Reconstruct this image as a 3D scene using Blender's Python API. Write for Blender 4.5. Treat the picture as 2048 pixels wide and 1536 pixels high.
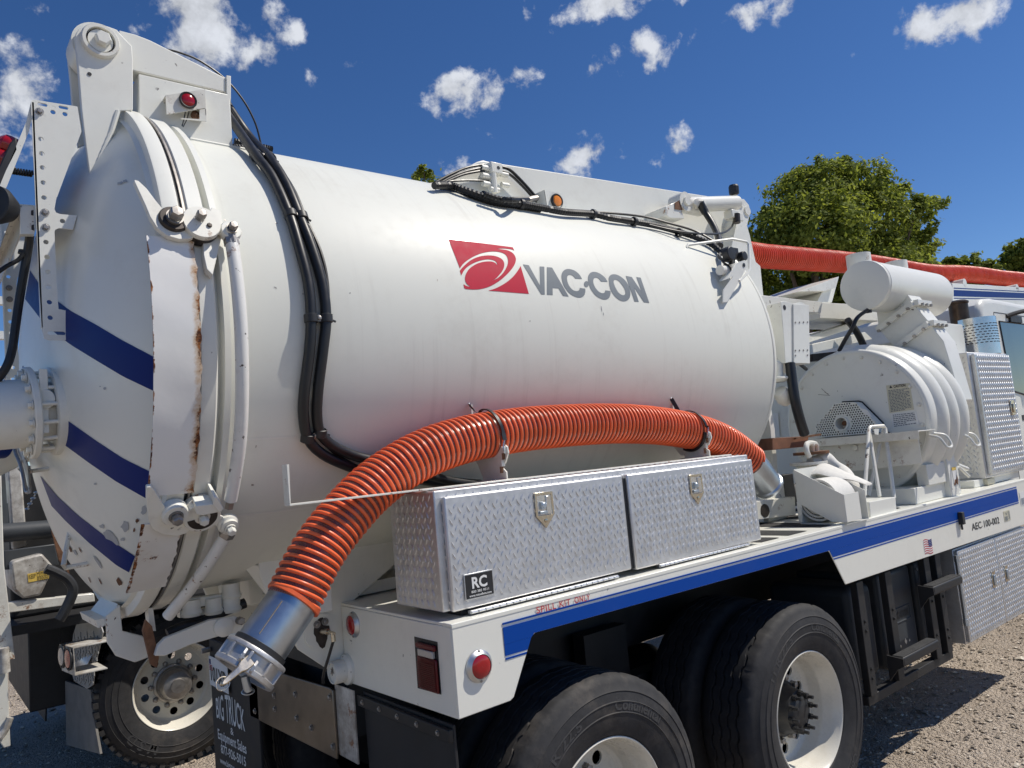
import bpy, bmesh, math, random
from math import pi, sin, cos, radians as R_, atan2, hypot, sqrt
from mathutils import Vector, Matrix
from mathutils.geometry import delaunay_2d_cdt
random.seed(7)
S = bpy.context.scene
for o in list(bpy.data.objects): bpy.data.objects.remove(o)
COL = S.collection
# ---------------------------------------------------------------- camera
FPX = 1510.0
YAW, PITCH, ROLL = 0.885, 0.099, -0.092
CAM = Vector((-3.451, -2.146, 1.895))
fw = Vector((cos(PITCH)*cos(YAW), cos(PITCH)*sin(YAW), sin(PITCH)))
r0 = Vector((sin(YAW), -cos(YAW), 0)); u0 = r0.cross(fw)
rt = cos(ROLL)*r0 + sin(ROLL)*u0; up = -sin(ROLL)*r0 + cos(ROLL)*u0
cd = bpy.data.cameras.new('camera'); cam = bpy.data.objects.new('camera', cd); COL.objects.link(cam)
cd.sensor_width = 36; cd.lens = FPX/2048*36; cd.clip_end = 3000; cd.clip_start = .05
m = Matrix((rt, up, -fw)).transposed().to_4x4(); m.translation = CAM; cam.matrix_world = m
S.camera = cam
# ---------------------------------------------------------------- sun, exposure, world
SUND = Vector((0.61, -0.365, 1.0)).normalized()
ld = bpy.data.lights.new('sun', 'SUN'); sun = bpy.data.objects.new('sun', ld); COL.objects.link(sun)
ld.energy = 4.45; ld.angle = R_(.53); ld.color = (1, .935, .835)
sun.rotation_euler = SUND.to_track_quat('Z', 'Y').to_euler()
S.view_settings.view_transform = 'Standard'; S.view_settings.look = 'None'
S.view_settings.exposure = 0.0; S.view_settings.gamma = 1; S.view_settings.use_curve_mapping = False
W = bpy.data.worlds.new('World'); S.world = W; W.use_nodes = True
nt = W.node_tree; N = nt.nodes; L = nt.links
bg = N['Background']; bg.inputs['Strength'].default_value = .105
sky = N.new('ShaderNodeTexSky'); sky.sky_type = 'NISHITA'; sky.sun_disc = False
sky.sun_elevation = math.asin(SUND.z); sky.sun_rotation = atan2(SUND.x, SUND.y)
sky.altitude = 1600; sky.air_density = 1.0; sky.dust_density = .25; sky.ozone_density = 3.5
def nmath(op, a, b=None, c=None):
    n = N.new('ShaderNodeMath'); n.operation = op
    for i, x in enumerate((a, b, c)):
        if x is None: continue
        if hasattr(x, 'is_output'): L.new(x, n.inputs[i])
        else: n.inputs[i].default_value = x
    return n.outputs[0]
hs = N.new('ShaderNodeHueSaturation'); hs.inputs['Saturation'].default_value = 1.22; hs.inputs['Value'].default_value = .94; hs.inputs['Hue'].default_value = .508
L.new(sky.outputs[0], hs.inputs['Color'])
tc = N.new('ShaderNodeTexCoord'); sx = N.new('ShaderNodeSeparateXYZ'); L.new(tc.outputs['Generated'], sx.inputs[0])
az = nmath('ARCTAN2', sx.outputs[1], sx.outputs[0]); el = nmath('ARCSINE', sx.outputs[2])
cx = N.new('ShaderNodeCombineXYZ'); L.new(az, cx.inputs[0]); L.new(el, cx.inputs[1])
def azel(px, py):
    d = ((px-1024)*rt - (py-768)*up)/FPX + fw; d.normalize(); return atan2(d.y, d.x), math.asin(d.z)
# clouds of the day, each a patch of fair-weather cumulus at its own place in the sky: (px, py, half width, half height, strength)
CL = [(30, 170, 62, 100, 1.0), (420, 55, 120, 95, 1.0), (520, 100, 60, 42, .62), (592, 65, 32, 36, .62), (1250, -8, 180, 40, 1.0), (1530, 12, 120, 34, .8), (1052, 35, 38, 30, .5), (1300, 92, 130, 40, .66), (1890, 38, 90, 46, .95),
      (935, 180, 112, 48, .9), (1170, 312, 66, 46, 1.0), (1355, 300, 48, 50, .95), (925, 335, 46, 30, .55), (690, 128, 30, 16, .4), (1190, 135, 42, 18, .5), (610, 160, 34, 20, .4), (950, 285, 44, 16, .3)]
blobs = []
for (px, py, w, h, s) in CL:
    a, e = azel(px, py); blobs.append((a, e, .84*w/FPX/max(.3, cos(e)), .84*h/FPX, s))
rng = random.Random(3)
for i in range(22):                              # the rest of the sky, out of view, carries clouds of the same kind
    a = rng.uniform(.885+.75, .885-.75+2*pi); a = (a+pi) % (2*pi)-pi
    e = rng.uniform(.12, .9); blobs.append((a, e, rng.uniform(.05, .14), rng.uniform(.025, .06), rng.uniform(.5, 1)))
dens = None
for (a, e, w, h, s) in blobs:
    sb = N.new('ShaderNodeVectorMath'); sb.operation = 'SUBTRACT'; L.new(cx.outputs[0], sb.inputs[0]); sb.inputs[1].default_value = (a, e, 0)
    mu = N.new('ShaderNodeVectorMath'); mu.operation = 'MULTIPLY'; L.new(sb.outputs[0], mu.inputs[0]); mu.inputs[1].default_value = (1/w, 1/h, 0)
    ln = N.new('ShaderNodeVectorMath'); ln.operation = 'LENGTH'; L.new(mu.outputs[0], ln.inputs[0])
    v = nmath('MULTIPLY_ADD', ln.outputs['Value'], -.62*s, s)
    dens = v if dens is None else nmath('MAXIMUM', dens, v)
nz = N.new('ShaderNodeTexNoise'); nz.noise_dimensions = '3D'; L.new(tc.outputs['Generated'], nz.inputs['Vector'])
nz.inputs['Scale'].default_value = 21; nz.inputs['Detail'].default_value = 9; nz.inputs['Roughness'].default_value = .60; nz.inputs['Distortion'].default_value = .12
cl = nmath('ADD', dens, nmath('MULTIPLY_ADD', nz.outputs['Fac'], 2.9, -1.45))
mr = N.new('ShaderNodeMapRange'); mr.interpolation_type = 'SMOOTHSTEP'; L.new(cl, mr.inputs['Value'])
mr.inputs['From Min'].default_value = .40; mr.inputs['From Max'].default_value = .92
# lit side of the cloud: the same noise a little towards the sun
of = N.new('ShaderNodeVectorMath'); of.operation = 'ADD'; L.new(tc.outputs['Generated'], of.inputs[0]); of.inputs[1].default_value = SUND*.022
nz2 = N.new('ShaderNodeTexNoise'); L.new(of.outputs[0], nz2.inputs['Vector'])
for k in ('Scale', 'Detail', 'Roughness', 'Distortion'): nz2.inputs[k].default_value = nz.inputs[k].default_value
li = nmath('MULTIPLY_ADD', nmath('SUBTRACT', nz.outputs['Fac'], nz2.outputs['Fac']), 2.2, .62); 
cr = N.new('ShaderNodeMapRange'); L.new(li, cr.inputs['Value']); cr.inputs['From Min'].default_value = .2; cr.inputs['From Max'].default_value = 1.0
cr.inputs['To Min'].default_value = .6; cr.inputs['To Max'].default_value = 1.0
cm = N.new('ShaderNodeVectorMath'); cm.operation = 'SCALE'; cm.inputs[0].default_value = (7.2, 7.5, 8.1); L.new(cr.outputs[0], cm.inputs['Scale'])
mx = N.new('ShaderNodeMixRGB'); L.new(nmath('MULTIPLY', mr.outputs[0], .96), mx.inputs['Fac']); L.new(hs.outputs[0], mx.inputs['Color1']); L.new(cm.outputs[0], mx.inputs['Color2'])
L.new(mx.outputs[0], bg.inputs['Color'])
S.render.engine = 'CYCLES'
# ---------------------------------------------------------------- sight lines: where a point seen in the photograph lies on a known surface of the truck
def ray(px, py): return ((px-1024)*rt - (py-768)*up)/FPX + fw
def oY(px, py, y):
    d = ray(px, py); return CAM + d*((y-CAM.y)/d.y)
def oX(px, py, x):
    d = ray(px, py); return CAM + d*((x-CAM.x)/d.x)
def oZ(px, py, z):
    d = ray(px, py); return CAM + d*((z-CAM.z)/d.z)
def oP(px, py, P, n):
    d = ray(px, py); return CAM + d*((P-CAM).dot(n)/d.dot(n))
TY, TZ, TR = 1.17, 2.415, .925                    # tank axis and radius
def quad(px, py, Sc, c):
    d = ray(px, py); d = Vector((d[i]*Sc[i] for i in range(3))); e = Vector(((CAM[i]-c[i])*Sc[i] for i in range(3)))
    a = d.dot(d); b = e.dot(d); k = e.dot(e)-1; D = b*b-a*k
    t = (-b-sqrt(max(D, 0)))/a; return CAM + ray(px, py)*t
def oC(px, py, r=TR): return quad(px, py, (0, 1/r, 1/r), (0, TY, TZ))
DX, DD, DR = -2.7, .39, .98                      # door dome
def oE(px, py, k=0): return quad(px, py, (1/(DD+k), 1/(DR+k), 1/(DR+k)), (DX, TY, TZ))
def cylP(x, th, r): return Vector((x, TY-r*cos(th), TZ+r*sin(th)))   # th from the near horizontal, up positive
# ---------------------------------------------------------------- geometry helpers
def perp(d):
    d = d.normalized(); a = Vector((0, 0, 1)) if abs(d.z) < .9 else Vector((1, 0, 0))
    u = d.cross(a).normalized(); return u, d.cross(u)
class MB:
    def __init__(s): s.v = []; s.f = []
    def add(s, vs, fs):
        b = len(s.v); s.v += [tuple(p) for p in vs]; s.f += [tuple(i+b for i in f) for f in fs]; return s
    def box(s, x0, x1, y0, y1, z0, z1):
        return s.add([(x, y, z) for x in (x0, x1) for y in (y0, y1) for z in (z0, z1)],
                     [(0, 1, 3, 2), (4, 6, 7, 5), (0, 4, 5, 1), (2, 3, 7, 6), (0, 2, 6, 4), (1, 5, 7, 3)])
    def obox(s, c, ax, ay, az, hx, hy, hz):
        c = Vector(c); vs = [c+ax*(i*hx)+ay*(j*hy)+az*(k*hz) for i in (-1, 1) for j in (-1, 1) for k in (-1, 1)]
        return s.add(vs, [(0, 1, 3, 2), (4, 6, 7, 5), (0, 4, 5, 1), (2, 3, 7, 6), (0, 2, 6, 4), (1, 5, 7, 3)])
    def bar(s, a, b, w, h, upv=(0, 0, 1)):
        a = Vector(a); b = Vector(b); d = (b-a).normalized(); u = d.cross(Vector(upv)).normalized(); v = u.cross(d)
        return s.obox((a+b)/2, d, u, v, (b-a).length/2, w/2, h/2)
    def prism(s, pts, ext):
        pts = [Vector(p) for p in pts]; ext = Vector(ext); n = len(pts)
        nm = Vector((0, 0, 0))
        for i in range(n): nm += pts[i].cross(pts[(i+1) % n])
        if nm.dot(ext) < 0: pts.reverse()
        vs = pts + [p+ext for p in pts]
        return s.add(vs, [tuple(range(n-1, -1, -1)), tuple(range(n, 2*n))] + [(i, (i+1) % n, n+(i+1) % n, n+i) for i in range(n)])
    def tube(s, pts, r, n=10, caps=True, closed=False):
        pts = [Vector(p) for p in pts]; k = len(pts); rr = r if isinstance(r, (list, tuple)) else [r]*k
        b = len(s.v); u = None
        for i, p in enumerate(pts):
            if closed: d = (pts[(i+1) % k]-pts[i-1]).normalized()
            else: d = (pts[min(i+1, k-1)]-pts[max(i-1, 0)]).normalized()
            if u is None: u, w = perp(d)
            else:
                u = (u-d*u.dot(d)).normalized(); w = d.cross(u)
            for j in range(n):
                a = 2*pi*j/n; s.v.append(tuple(p+(u*cos(a)+w*sin(a))*rr[i]))
        for i in range(k if closed else k-1):
            i2 = (i+1) % k
            for j in range(n):
                j2 = (j+1) % n; s.f.append((b+i*n+j, b+i*n+j2, b+i2*n+j2, b+i2*n+j))
        if caps and not closed:
            s.f.append(tuple(b+j for j in range(n-1, -1, -1))); s.f.append(tuple(b+(k-1)*n+j for j in range(n)))
        return s
    def lathe(s, o, ax, prof, n=48, a0=0, a1=2*pi, cap0=False, cap1=False, closed=False):
        o = Vector(o); ax = Vector(ax).normalized(); u, w = perp(ax); full = abs(a1-a0-2*pi) < 1e-6
        m_ = n if full else n+1; b = len(s.v); k = len(prof)
        for (r, h) in prof:
            for j in range(m_):
                a = a0+(a1-a0)*j/n; s.v.append(tuple(o+ax*h+(u*cos(a)+w*sin(a))*r))
        for i in range(k if closed else k-1):
            i2 = (i+1) % k
            for j in range(n):
                j2 = (j+1) % m_; s.f.append((b+i*m_+j, b+i2*m_+j, b+i2*m_+j2, b+i*m_+j2))
        if cap0: s.f.append(tuple(b+j for j in range(m_)))
        if cap1: s.f.append(tuple(b+(k-1)*m_+j for j in range(m_-1, -1, -1)))
        return s
    def cyl(s, a, b, r, n=24, r2=None):
        a = Vector(a); b = Vector(b); return s.lathe(a, b-a, [(r, 0), (r2 if r2 else r, (b-a).length)], n, cap0=True, cap1=True)
    def strip(s, A, B):
        n = len(A); return s.add(list(A)+list(B), [(i, i+1, n+i+1, n+i) for i in range(n-1)])
    def holed(s, outer, holes, o, u, v, ext):
        """flat plate with real holes: outer / holes are 2D loops in the frame o,u,v"""
        P = []; Ed = []; loops = []
        for lp in [outer]+holes:
            b = len(P); P += [Vector(p) for p in lp]; n = len(lp); Ed += [(b+i, b+(i+1) % n) for i in range(n)]; loops.append((b, n))
        vs, es, fs, ov, oe, of_ = delaunay_2d_cdt(P, Ed, [], 1, 1e-7)
        def ins(x, y, Q):
            c = False; j = len(Q)-1
            for i in range(len(Q)):
                if (Q[i][1] > y) != (Q[j][1] > y) and x < (Q[j][0]-Q[i][0])*(y-Q[i][1])/(Q[j][1]-Q[i][1])+Q[i][0]: c = not c
                j = i
            return c
        bb = [(min(p[0] for p in h), max(p[0] for p in h), min(p[1] for p in h), max(p[1] for p in h), h) for h in holes]; ok = []
        for f in fs:
            x = sum(vs[i][0] for i in f)/3; y = sum(vs[i][1] for i in f)/3
            if not ins(x, y, outer): continue
            if any(b0 < x < b1 and b2 < y < b3 and ins(x, y, h) for b0, b1, b2, b3, h in bb): continue
            ok.append(f)
        fs = ok
        o = Vector(o); ext = Vector(ext); A = [o+u*p[0]+v*p[1] for p in vs]; n = len(A)
        mp = {}
        for i, l in enumerate(ov):
            for k in l: mp[k] = i
        F = [tuple(f) for f in fs]+[tuple(n+i for i in reversed(f)) for f in fs]
        for (b, c) in loops:
            for i in range(c):
                p, q = mp[b+i], mp[b+(i+1) % c]; F.append((p, q, n+q, n+p))
        return s.add(A+[p+ext for p in A], F)
def circ(cx_, cy_, r, n=10, ph=0): return [(cx_+r*cos(2*pi*i/n+ph), cy_+r*sin(2*pi*i/n+ph)) for i in range(n)]
def slot(cx_, cy_, w, h, n=5):
    r = h/2; o = []
    for i in range(n+1): a = -pi/2+pi*i/n; o.append((cx_+w/2-r+r*cos(a), cy_+r*sin(a)))
    for i in range(n+1): a = pi/2+pi*i/n; o.append((cx_-w/2+r+r*cos(a), cy_+r*sin(a)))
    return o
def spline(P, n=8, closed=False):
    P = [Vector(p) for p in P]; out = []; k = len(P)
    rngs = range(k if closed else k-1)
    for i in rngs:
        if closed: p0, p1, p2, p3 = P[i-1], P[i], P[(i+1) % k], P[(i+2) % k]
        else: p0, p1, p2, p3 = P[max(i-1, 0)], P[i], P[i+1], P[min(i+2, k-1)]
        for j in range(n):
            t = j/n; out.append(.5*((2*p1)+(p2-p0)*t+(2*p0-5*p1+4*p2-p3)*t*t+(3*p1-p0-3*p2+p3)*t**3))
    if not closed: out.append(P[-1])
    return out
def dens2(P, step):
    out = []
    for a, b in zip(P[:-1], P[1:]):
        a = Vector(a); b = Vector(b); n = max(1, int((b-a).length/step))
        out += [a.lerp(b, i/n) for i in range(n)]
    return out+[Vector(P[-1])]
# ---------------------------------------------------------------- object helpers
def thing(name, label, cat, loc=(0, 0, 0), group=None):
    o = bpy.data.objects.new(name, None); COL.objects.link(o); o.location = loc; o.empty_display_size = .1
    o['label'] = label; o['category'] = cat
    if group: o['group'] = group
    return o
def base_of(o):
    p = Vector((0, 0, 0))
    while o is not None: p = p+Vector(o.location); o = o.parent
    return p
def mesh_of(name, mb, mat, smooth=35):
    me = bpy.data.meshes.new(name); me.from_pydata(mb.v, [], mb.f); me.validate(); 
    bm = bmesh.new(); bm.from_mesh(me); bmesh.ops.remove_doubles(bm, verts=bm.verts, dist=1e-5); bmesh.ops.recalc_face_normals(bm, faces=bm.faces); bm.to_mesh(me); bm.free()
    me.materials.append(mat)
    if smooth:
        me.polygons.foreach_set('use_smooth', [True]*len(me.polygons)); me.set_sharp_from_angle(angle=R_(smooth))
    me.update(); return me
def part(name, mb, mat, parent=None, label=None, bevel=0, smooth=35, kind=None, cat=None, group=None, seg=2):
    me = mesh_of(name, mb, mat, smooth)
    o = bpy.data.objects.new(name, me); COL.objects.link(o)
    if parent is not None:
        o.parent = parent
        if parent.type == 'EMPTY': o.matrix_parent_inverse = Matrix.Translation(-Vector(parent.location))
    if label: o['label'] = label
    if cat: o['category'] = cat
    if group: o['group'] = group
    if kind: o['kind'] = kind
    if bevel:
        b = o.modifiers.new('bevel', 'BEVEL'); b.width = bevel; b.segments = seg; b.limit_method = 'ANGLE'; b.angle_limit = R_(40); b.use_clamp_overlap = True
        if smooth: b.harden_normals = False
    return o
PROTO = {}; MKS = {}
def inst(key, mk, name, mat, pos, axis, parent, roll=0, smooth=35, scale=1.0):
    """a copy of a small repeated part (bolt, stud...) with shared mesh data, +Z along axis"""
    k = (key, mat.name)
    if mk is not None: MKS[key] = mk
    mk = MKS[key]
    if k not in PROTO: PROTO[k] = mesh_of(name, mk(), mat, smooth)
    o = bpy.data.objects.new(name, PROTO[k]); COL.objects.link(o)
    q = Vector(axis).to_track_quat('Z', 'Y').to_matrix().to_4x4() @ Matrix.Rotation(roll, 4, 'Z') @ Matrix.Scale(scale, 4)
    q.translation = Vector(pos); o.parent = parent
    if parent is not None and parent.type == 'EMPTY': o.matrix_parent_inverse = Matrix.Translation(-Vector(parent.location))
    o.matrix_basis = q
    return o
def mk_bolt(r=.012, h=.012, w=1.45):
    def f():
        mb = MB(); mb.lathe((0, 0, 0), (0, 0, 1), [(r*w, 0), (r*w, h*.25), (r, h*.25)], 16)
        mb.lathe((0, 0, 0), (0, 0, 1), [(r, h*.25), (r, h), (r*.8, h*1.15), (0.0001, h*1.18)], 6); return mb
    return f
def text_geo(s, size, bold=0, shear=0, sx_=1.0, align='LEFT', spacing=1.0):
    cu = bpy.data.curves.new('txt', 'FONT'); cu.body = s; cu.size = size; cu.offset = bold*size; cu.shear = shear; cu.align_x = align; cu.space_character = spacing
    cu.resolution_u = 3
    o = bpy.data.objects.new('txt', cu); COL.objects.link(o); dg = bpy.context.evaluated_depsgraph_get(); dg.update()
    me = bpy.data.meshes.new_from_object(o.evaluated_get(dg))
    vs = [(v.co.x*sx_, v.co.y) for v in me.vertices]; fs = [tuple(p.vertices) for p in me.polygons]
    bpy.data.objects.remove(o); bpy.data.curves.remove(cu); bpy.data.meshes.remove(me)
    return vs, fs
def text_on(mb, s, size, o, u, v, n, h=.0012, thick=0, **k):
    vs, fs = text_geo(s, size, **k); o = Vector(o); u = Vector(u); v = Vector(v); n = Vector(n)
    if not thick: mb.add([o+u*a+v*b+n*h for a, b in vs], fs); return
    # raised letters: lifted copy plus side walls
    A = [o+u*a+v*b+n*(h) for a, b in vs]; B = [o+u*a+v*b-n*thick for a, b in vs]; nn = len(A)
    cnt = {}
    for f in fs:
        for i in range(len(f)):
            e = (f[i], f[(i+1) % len(f)]); cnt[tuple(sorted(e))] = cnt.get(tuple(sorted(e)), [])+[e]
    F = list(fs)+[(e[0][0], e[0][1], nn+e[0][1], nn+e[0][0]) for e in cnt.values() if len(e) == 1]
    mb.add(A+B, F)
def text_fit(mb, s, P0, P1, hgt, n, sx_=None, **k):
    """text whose baseline runs from P0 to P1 (3D), letters hgt high along up = n x u"""
    P0 = Vector(P0); P1 = Vector(P1); n = Vector(n).normalized(); u = (P1-P0).normalized(); v = n.cross(u)
    size = hgt/.7; vs, fs = text_geo(s, size, **k); x0 = min(a for a, b in vs); x1 = max(a for a, b in vs); q = (P1-P0).length/(x1-x0)
    mb.add([P0+u*((a-x0)*q)+v*b+n*.0016 for a, b in vs], fs)
# ---------------------------------------------------------------- materials
def new_mat(name):
    m_ = bpy.data.materials.new(name); m_.use_nodes = True; return m_, m_.node_tree.nodes, m_.node_tree.links, m_.node_tree.nodes['Principled BSDF']
def tnoise(n_, l_, scale, detail=4, rough=.6, vec=(1, 1, 1), coord='Object', loc=(0, 0, 0)):
    t = n_.new('ShaderNodeTexCoord'); mp = n_.new('ShaderNodeMapping'); mp.inputs['Scale'].default_value = vec; mp.inputs['Location'].default_value = loc
    l_.new(t.outputs[coord], mp.inputs[0]); z = n_.new('ShaderNodeTexNoise'); l_.new(mp.outputs[0], z.inputs['Vector'])
    z.inputs['Scale'].default_value = scale; z.inputs['Detail'].default_value = detail; z.inputs['Roughness'].default_value = rough
    return z.outputs['Fac']
def rampf(n_, l_, f, a, b, lo=0, hi=1, smooth=True):
    r = n_.new('ShaderNodeMapRange'); r.interpolation_type = 'SMOOTHSTEP' if smooth else 'LINEAR'
    l_.new(f, r.inputs['Value']); r.inputs['From Min'].default_value = a; r.inputs['From Max'].default_value = b
    r.inputs['To Min'].default_value = lo; r.inputs['To Max'].default_value = hi; return r.outputs[0]
def mixc(n_, l_, f, a, b):
    x = n_.new('ShaderNodeMixRGB')
    for i, q in ((0, f), (1, a), (2, b)):
        if hasattr(q, 'is_output'): l_.new(q, x.inputs[i])
        elif i == 0: x.inputs[0].default_value = q
        else: x.inputs[i].default_value = (*q, 1) if len(q) == 3 else q
    return x.outputs[0]
def mulf(n_, l_, a, b, op='MULTIPLY'):
    x = n_.new('ShaderNodeMath'); x.operation = op
    for i, q in enumerate((a, b)):
        if hasattr(q, 'is_output'): l_.new(q, x.inputs[i])
        else: x.inputs[i].default_value = q
    return x.outputs[0]
def bump(n_, l_, p, f, strength, dist):
    b = n_.new('ShaderNodeBump'); b.inputs['Strength'].default_value = strength; b.inputs['Distance'].default_value = dist
    l_.new(f, b.inputs['Height']); l_.new(b.outputs[0], p.inputs['Normal'])
def paint(name, col, rough=.28, dirt=(.36, .31, .25), dirt_amt=.25, rust=0, streak=0, bumpy=.02, chips=0, grime_lo=.5, grime_hi=.8, coat=.25, spec=.5):
    m_, n_, l_, p = new_mat(name)
    f = tnoise(n_, l_, 3.1, 6, .65); g = tnoise(n_, l_, 23, 5, .7)
    d = mulf(n_, l_, rampf(n_, l_, mulf(n_, l_, f, mulf(n_, l_, g, .45), 'ADD'), grime_lo+.2, grime_hi+.25), dirt_amt)
    c = mixc(n_, l_, d, col, dirt)
    if streak:
        s1 = tnoise(n_, l_, 30, 3, .6, (1, .035, .035)); s2 = tnoise(n_, l_, 1.7, 4, .6, loc=(4, 2, 1))
        c = mixc(n_, l_, mulf(n_, l_, mulf(n_, l_, rampf(n_, l_, s1, .52, .72), rampf(n_, l_, s2, .4, .62)), streak), c, (.45, .43, .38))
    if chips:
        k = tnoise(n_, l_, 38, 4, .55, loc=(3, 7, 1)); k2 = tnoise(n_, l_, 4.5, 2, .5, loc=(1, 3, 5))
        c = mixc(n_, l_, mulf(n_, l_, rampf(n_, l_, k, .66, .70), rampf(n_, l_, k2, .62-chips*.3, .72-chips*.3)), c, (.05, .035, .025))
    if rust:
        r1 = tnoise(n_, l_, 14, 7, .72, loc=(9, 1, 4)); r2 = tnoise(n_, l_, 2.6, 3, .5, loc=(2, 8, 6))
        rf = mulf(n_, l_, rampf(n_, l_, r1, .58, .66), rampf(n_, l_, r2, .62-rust*.3, .74-rust*.3))
        rc = mixc(n_, l_, tnoise(n_, l_, 60, 4, .6), (.10, .035, .015), (.36, .15, .05))
        c = mixc(n_, l_, rf, c, rc)
    l_.new(c, p.inputs['Base Color'])
    l_.new(mulf(n_, l_, mulf(n_, l_, g, .18), rough-.09+0.0, 'ADD'), p.inputs['Roughness'])
    p.inputs['Coat Weight'].default_value = coat; p.inputs['Coat Roughness'].default_value = .12; p.inputs['Specular IOR Level'].default_value = spec
    if bumpy: bump(n_, l_, p, mulf(n_, l_, tnoise(n_, l_, 1.8, 2, .5), mulf(n_, l_, tnoise(n_, l_, 160, 2, .5), .012), 'ADD'), bumpy*6, .02)
    return m_
def plain(name, col, rough=.5, metal=0, var=.25, scale=18, bmp=0, coat=0, alpha_=None, spec=.5, trans=0):
    m_, n_, l_, p = new_mat(name)
    f = tnoise(n_, l_, scale, 6, .65); f2 = tnoise(n_, l_, scale*.17, 3, .6)
    lo = tuple(c*(1-var) for c in col); hi = tuple(min(1, c*(1+var)) for c in col)
    l_.new(mixc(n_, l_, rampf(n_, l_, mulf(n_, l_, mulf(n_, l_, f, .6), mulf(n_, l_, f2, .4), 'ADD'), .3, .7), lo, hi), p.inputs['Base Color'])
    l_.new(mulf(n_, l_, mulf(n_, l_, f, .3), rough-.15, 'ADD'), p.inputs['Roughness'])
    p.inputs['Metallic'].default_value = metal; p.inputs['Coat Weight'].default_value = coat; p.inputs['Specular IOR Level'].default_value = spec
    if trans: p.inputs['Transmission Weight'].default_value = trans
    if bmp: bump(n_, l_, p, f, bmp, .01)
    return m_
M = {}
M['tank'] = paint('tank_white', (.755, .76, .695), .46, dirt_amt=.14, streak=.2, bumpy=.010, chips=.0, coat=.09, spec=.18)
M['white'] = paint('white_paint', (.785, .785, .725), .36, dirt_amt=.18, bumpy=.012, chips=.05, coat=.12, spec=.35)
M['rod'] = paint('chipped_rod_paint', (.76, .755, .72), .38, dirt_amt=.3, rust=.95, chips=.85, bumpy=.02)
M['worn'] = paint('worn_white_paint', (.76, .75, .68), .40, dirt_amt=.45, rust=.68, chips=.45, bumpy=.03)
M['skirt'] = paint('skirt_white', (.82, .815, .74), .33, dirt_amt=.12, chips=.05, bumpy=.008, streak=.1, coat=.15)
M['dirtyw'] = paint('dirty_white_paint', (.66, .64, .59), .5, dirt=(.16, .13, .10), dirt_amt=.8, rust=.5, chips=.4, grime_lo=.35, grime_hi=.65)
M['door'] = paint('door_white', (.79, .795, .73), .33, dirt_amt=.14, chips=.0, bumpy=.012, coat=.2)
M['blue'] = paint('blue_stripe', (.0006, .018, .16), .4, dirt=(.2, .2, .22), dirt_amt=.03, bumpy=.0, coat=.0, spec=.2)
M['bluelt'] = paint('blue_decal', (.003, .058, .33), .5, dirt=(.2, .22, .25), dirt_amt=.05, bumpy=.0, coat=.0, spec=.12)
M['red_logo'] = plain('logo_red', (.50, .026, .055), .6, var=.06, spec=.12)
M['grey_logo'] = plain('logo_grey', (.19, .215, .235), .55, var=.06, spec=.2)
M['white_flat'] = plain('white_print', (.80, .80, .78), .45, var=.03)
M['alu'] = plain('tread_plate_aluminium', (.69, .69, .69), .52, 1, .10, 40)
M['alu2'] = plain('plain_aluminium', (.62, .63, .64), .42, 1, .1, 30)
M['cast'] = plain('cast_aluminium', (.55, .55, .55), .5, .85, .12, 60, bmp=.1)
M['chrome'] = plain('polished_steel', (.62, .55, .44), .24, 1, .05, 20)
M['galv'] = plain('galvanised_steel', (.50, .55, .60), .36, 1, .16, 9)
M['steel'] = plain('dull_steel', (.36, .34, .32), .5, .9, .25, 30)
M['rusty'] = plain('rusty_steel', (.20, .10, .055), .75, .3, .5, 26, bmp=.3)
M['grease'] = plain('greasy_metal', (.05, .04, .035), .45, .4, .5, 30)
M['stainless'] = plain('stainless_plate', (.21, .19, .165), .36, 1, .3, 6)
M['rubber'] = plain('tyre_rubber', (.030, .030, .032), .72, 0, .3, 24, bmp=.15, spec=.35)
_n = M['rubber'].node_tree.nodes; _l = M['rubber'].node_tree.links; _p = _n['Principled BSDF']; _src = _p.inputs['Base Color'].links[0].from_socket
_d = mulf(_n, _l, rampf(_n, _l, tnoise(_n, _l, 7, 6, .7), .46, .68), rampf(_n, _l, tnoise(_n, _l, 2.1, 3, .6, loc=(5, 1, 3)), .35, .65))
_l.new(mixc(_n, _l, mulf(_n, _l, _d, .45), _src, (.115, .10, .085)), _p.inputs['Base Color'])
M['rubberw'] = plain('tyre_tread_rubber', (.052, .050, .047), .82, 0, .35, 34, bmp=.3, spec=.25)
M['letter'] = plain('moulded_rubber_letter', (.055, .055, .057), .62, 0, .2, 24, spec=.4)
M['blackp'] = plain('black_plastic', (.022, .023, .025), .5, 0, .25, 20)
M['cable'] = plain('black_hose_rubber', (.014, .015, .017), .42, 0, .25, 30)
M['chassis'] = plain('black_chassis_paint', (.016, .016, .017), .55, 0, .4, 12)
M['flap'] = plain('black_mudflap_rubber', (.018, .018, .02), .62, 0, .4, 9)
M['tankpl'] = plain('dark_grey_water_tank', (.045, .05, .055), .5, 0, .2, 10)
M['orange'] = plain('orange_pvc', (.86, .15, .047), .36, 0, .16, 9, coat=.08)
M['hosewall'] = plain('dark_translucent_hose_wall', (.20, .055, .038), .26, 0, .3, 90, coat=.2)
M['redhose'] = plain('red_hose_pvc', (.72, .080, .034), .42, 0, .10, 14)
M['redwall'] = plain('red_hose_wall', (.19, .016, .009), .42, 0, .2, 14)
M['redlens'] = plain('red_lens', (.34, .004, .008), .16, 0, .12, 60, coat=.5)
M['darklens'] = plain('dark_red_lens', (.11, .003, .007), .35, 0, .2, 120, coat=.15, spec=.3)
M['amber'] = plain('amber_lens', (.80, .24, .015), .2, 0, .15, 90, coat=.5)
M['clearlens'] = plain('clear_lens', (.45, .43, .40), .2, 0, .1, 60, coat=.5)
M['wood'] = plain('weathered_brown_wood', (.20, .085, .045), .7, 0, .35, 12)
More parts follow.
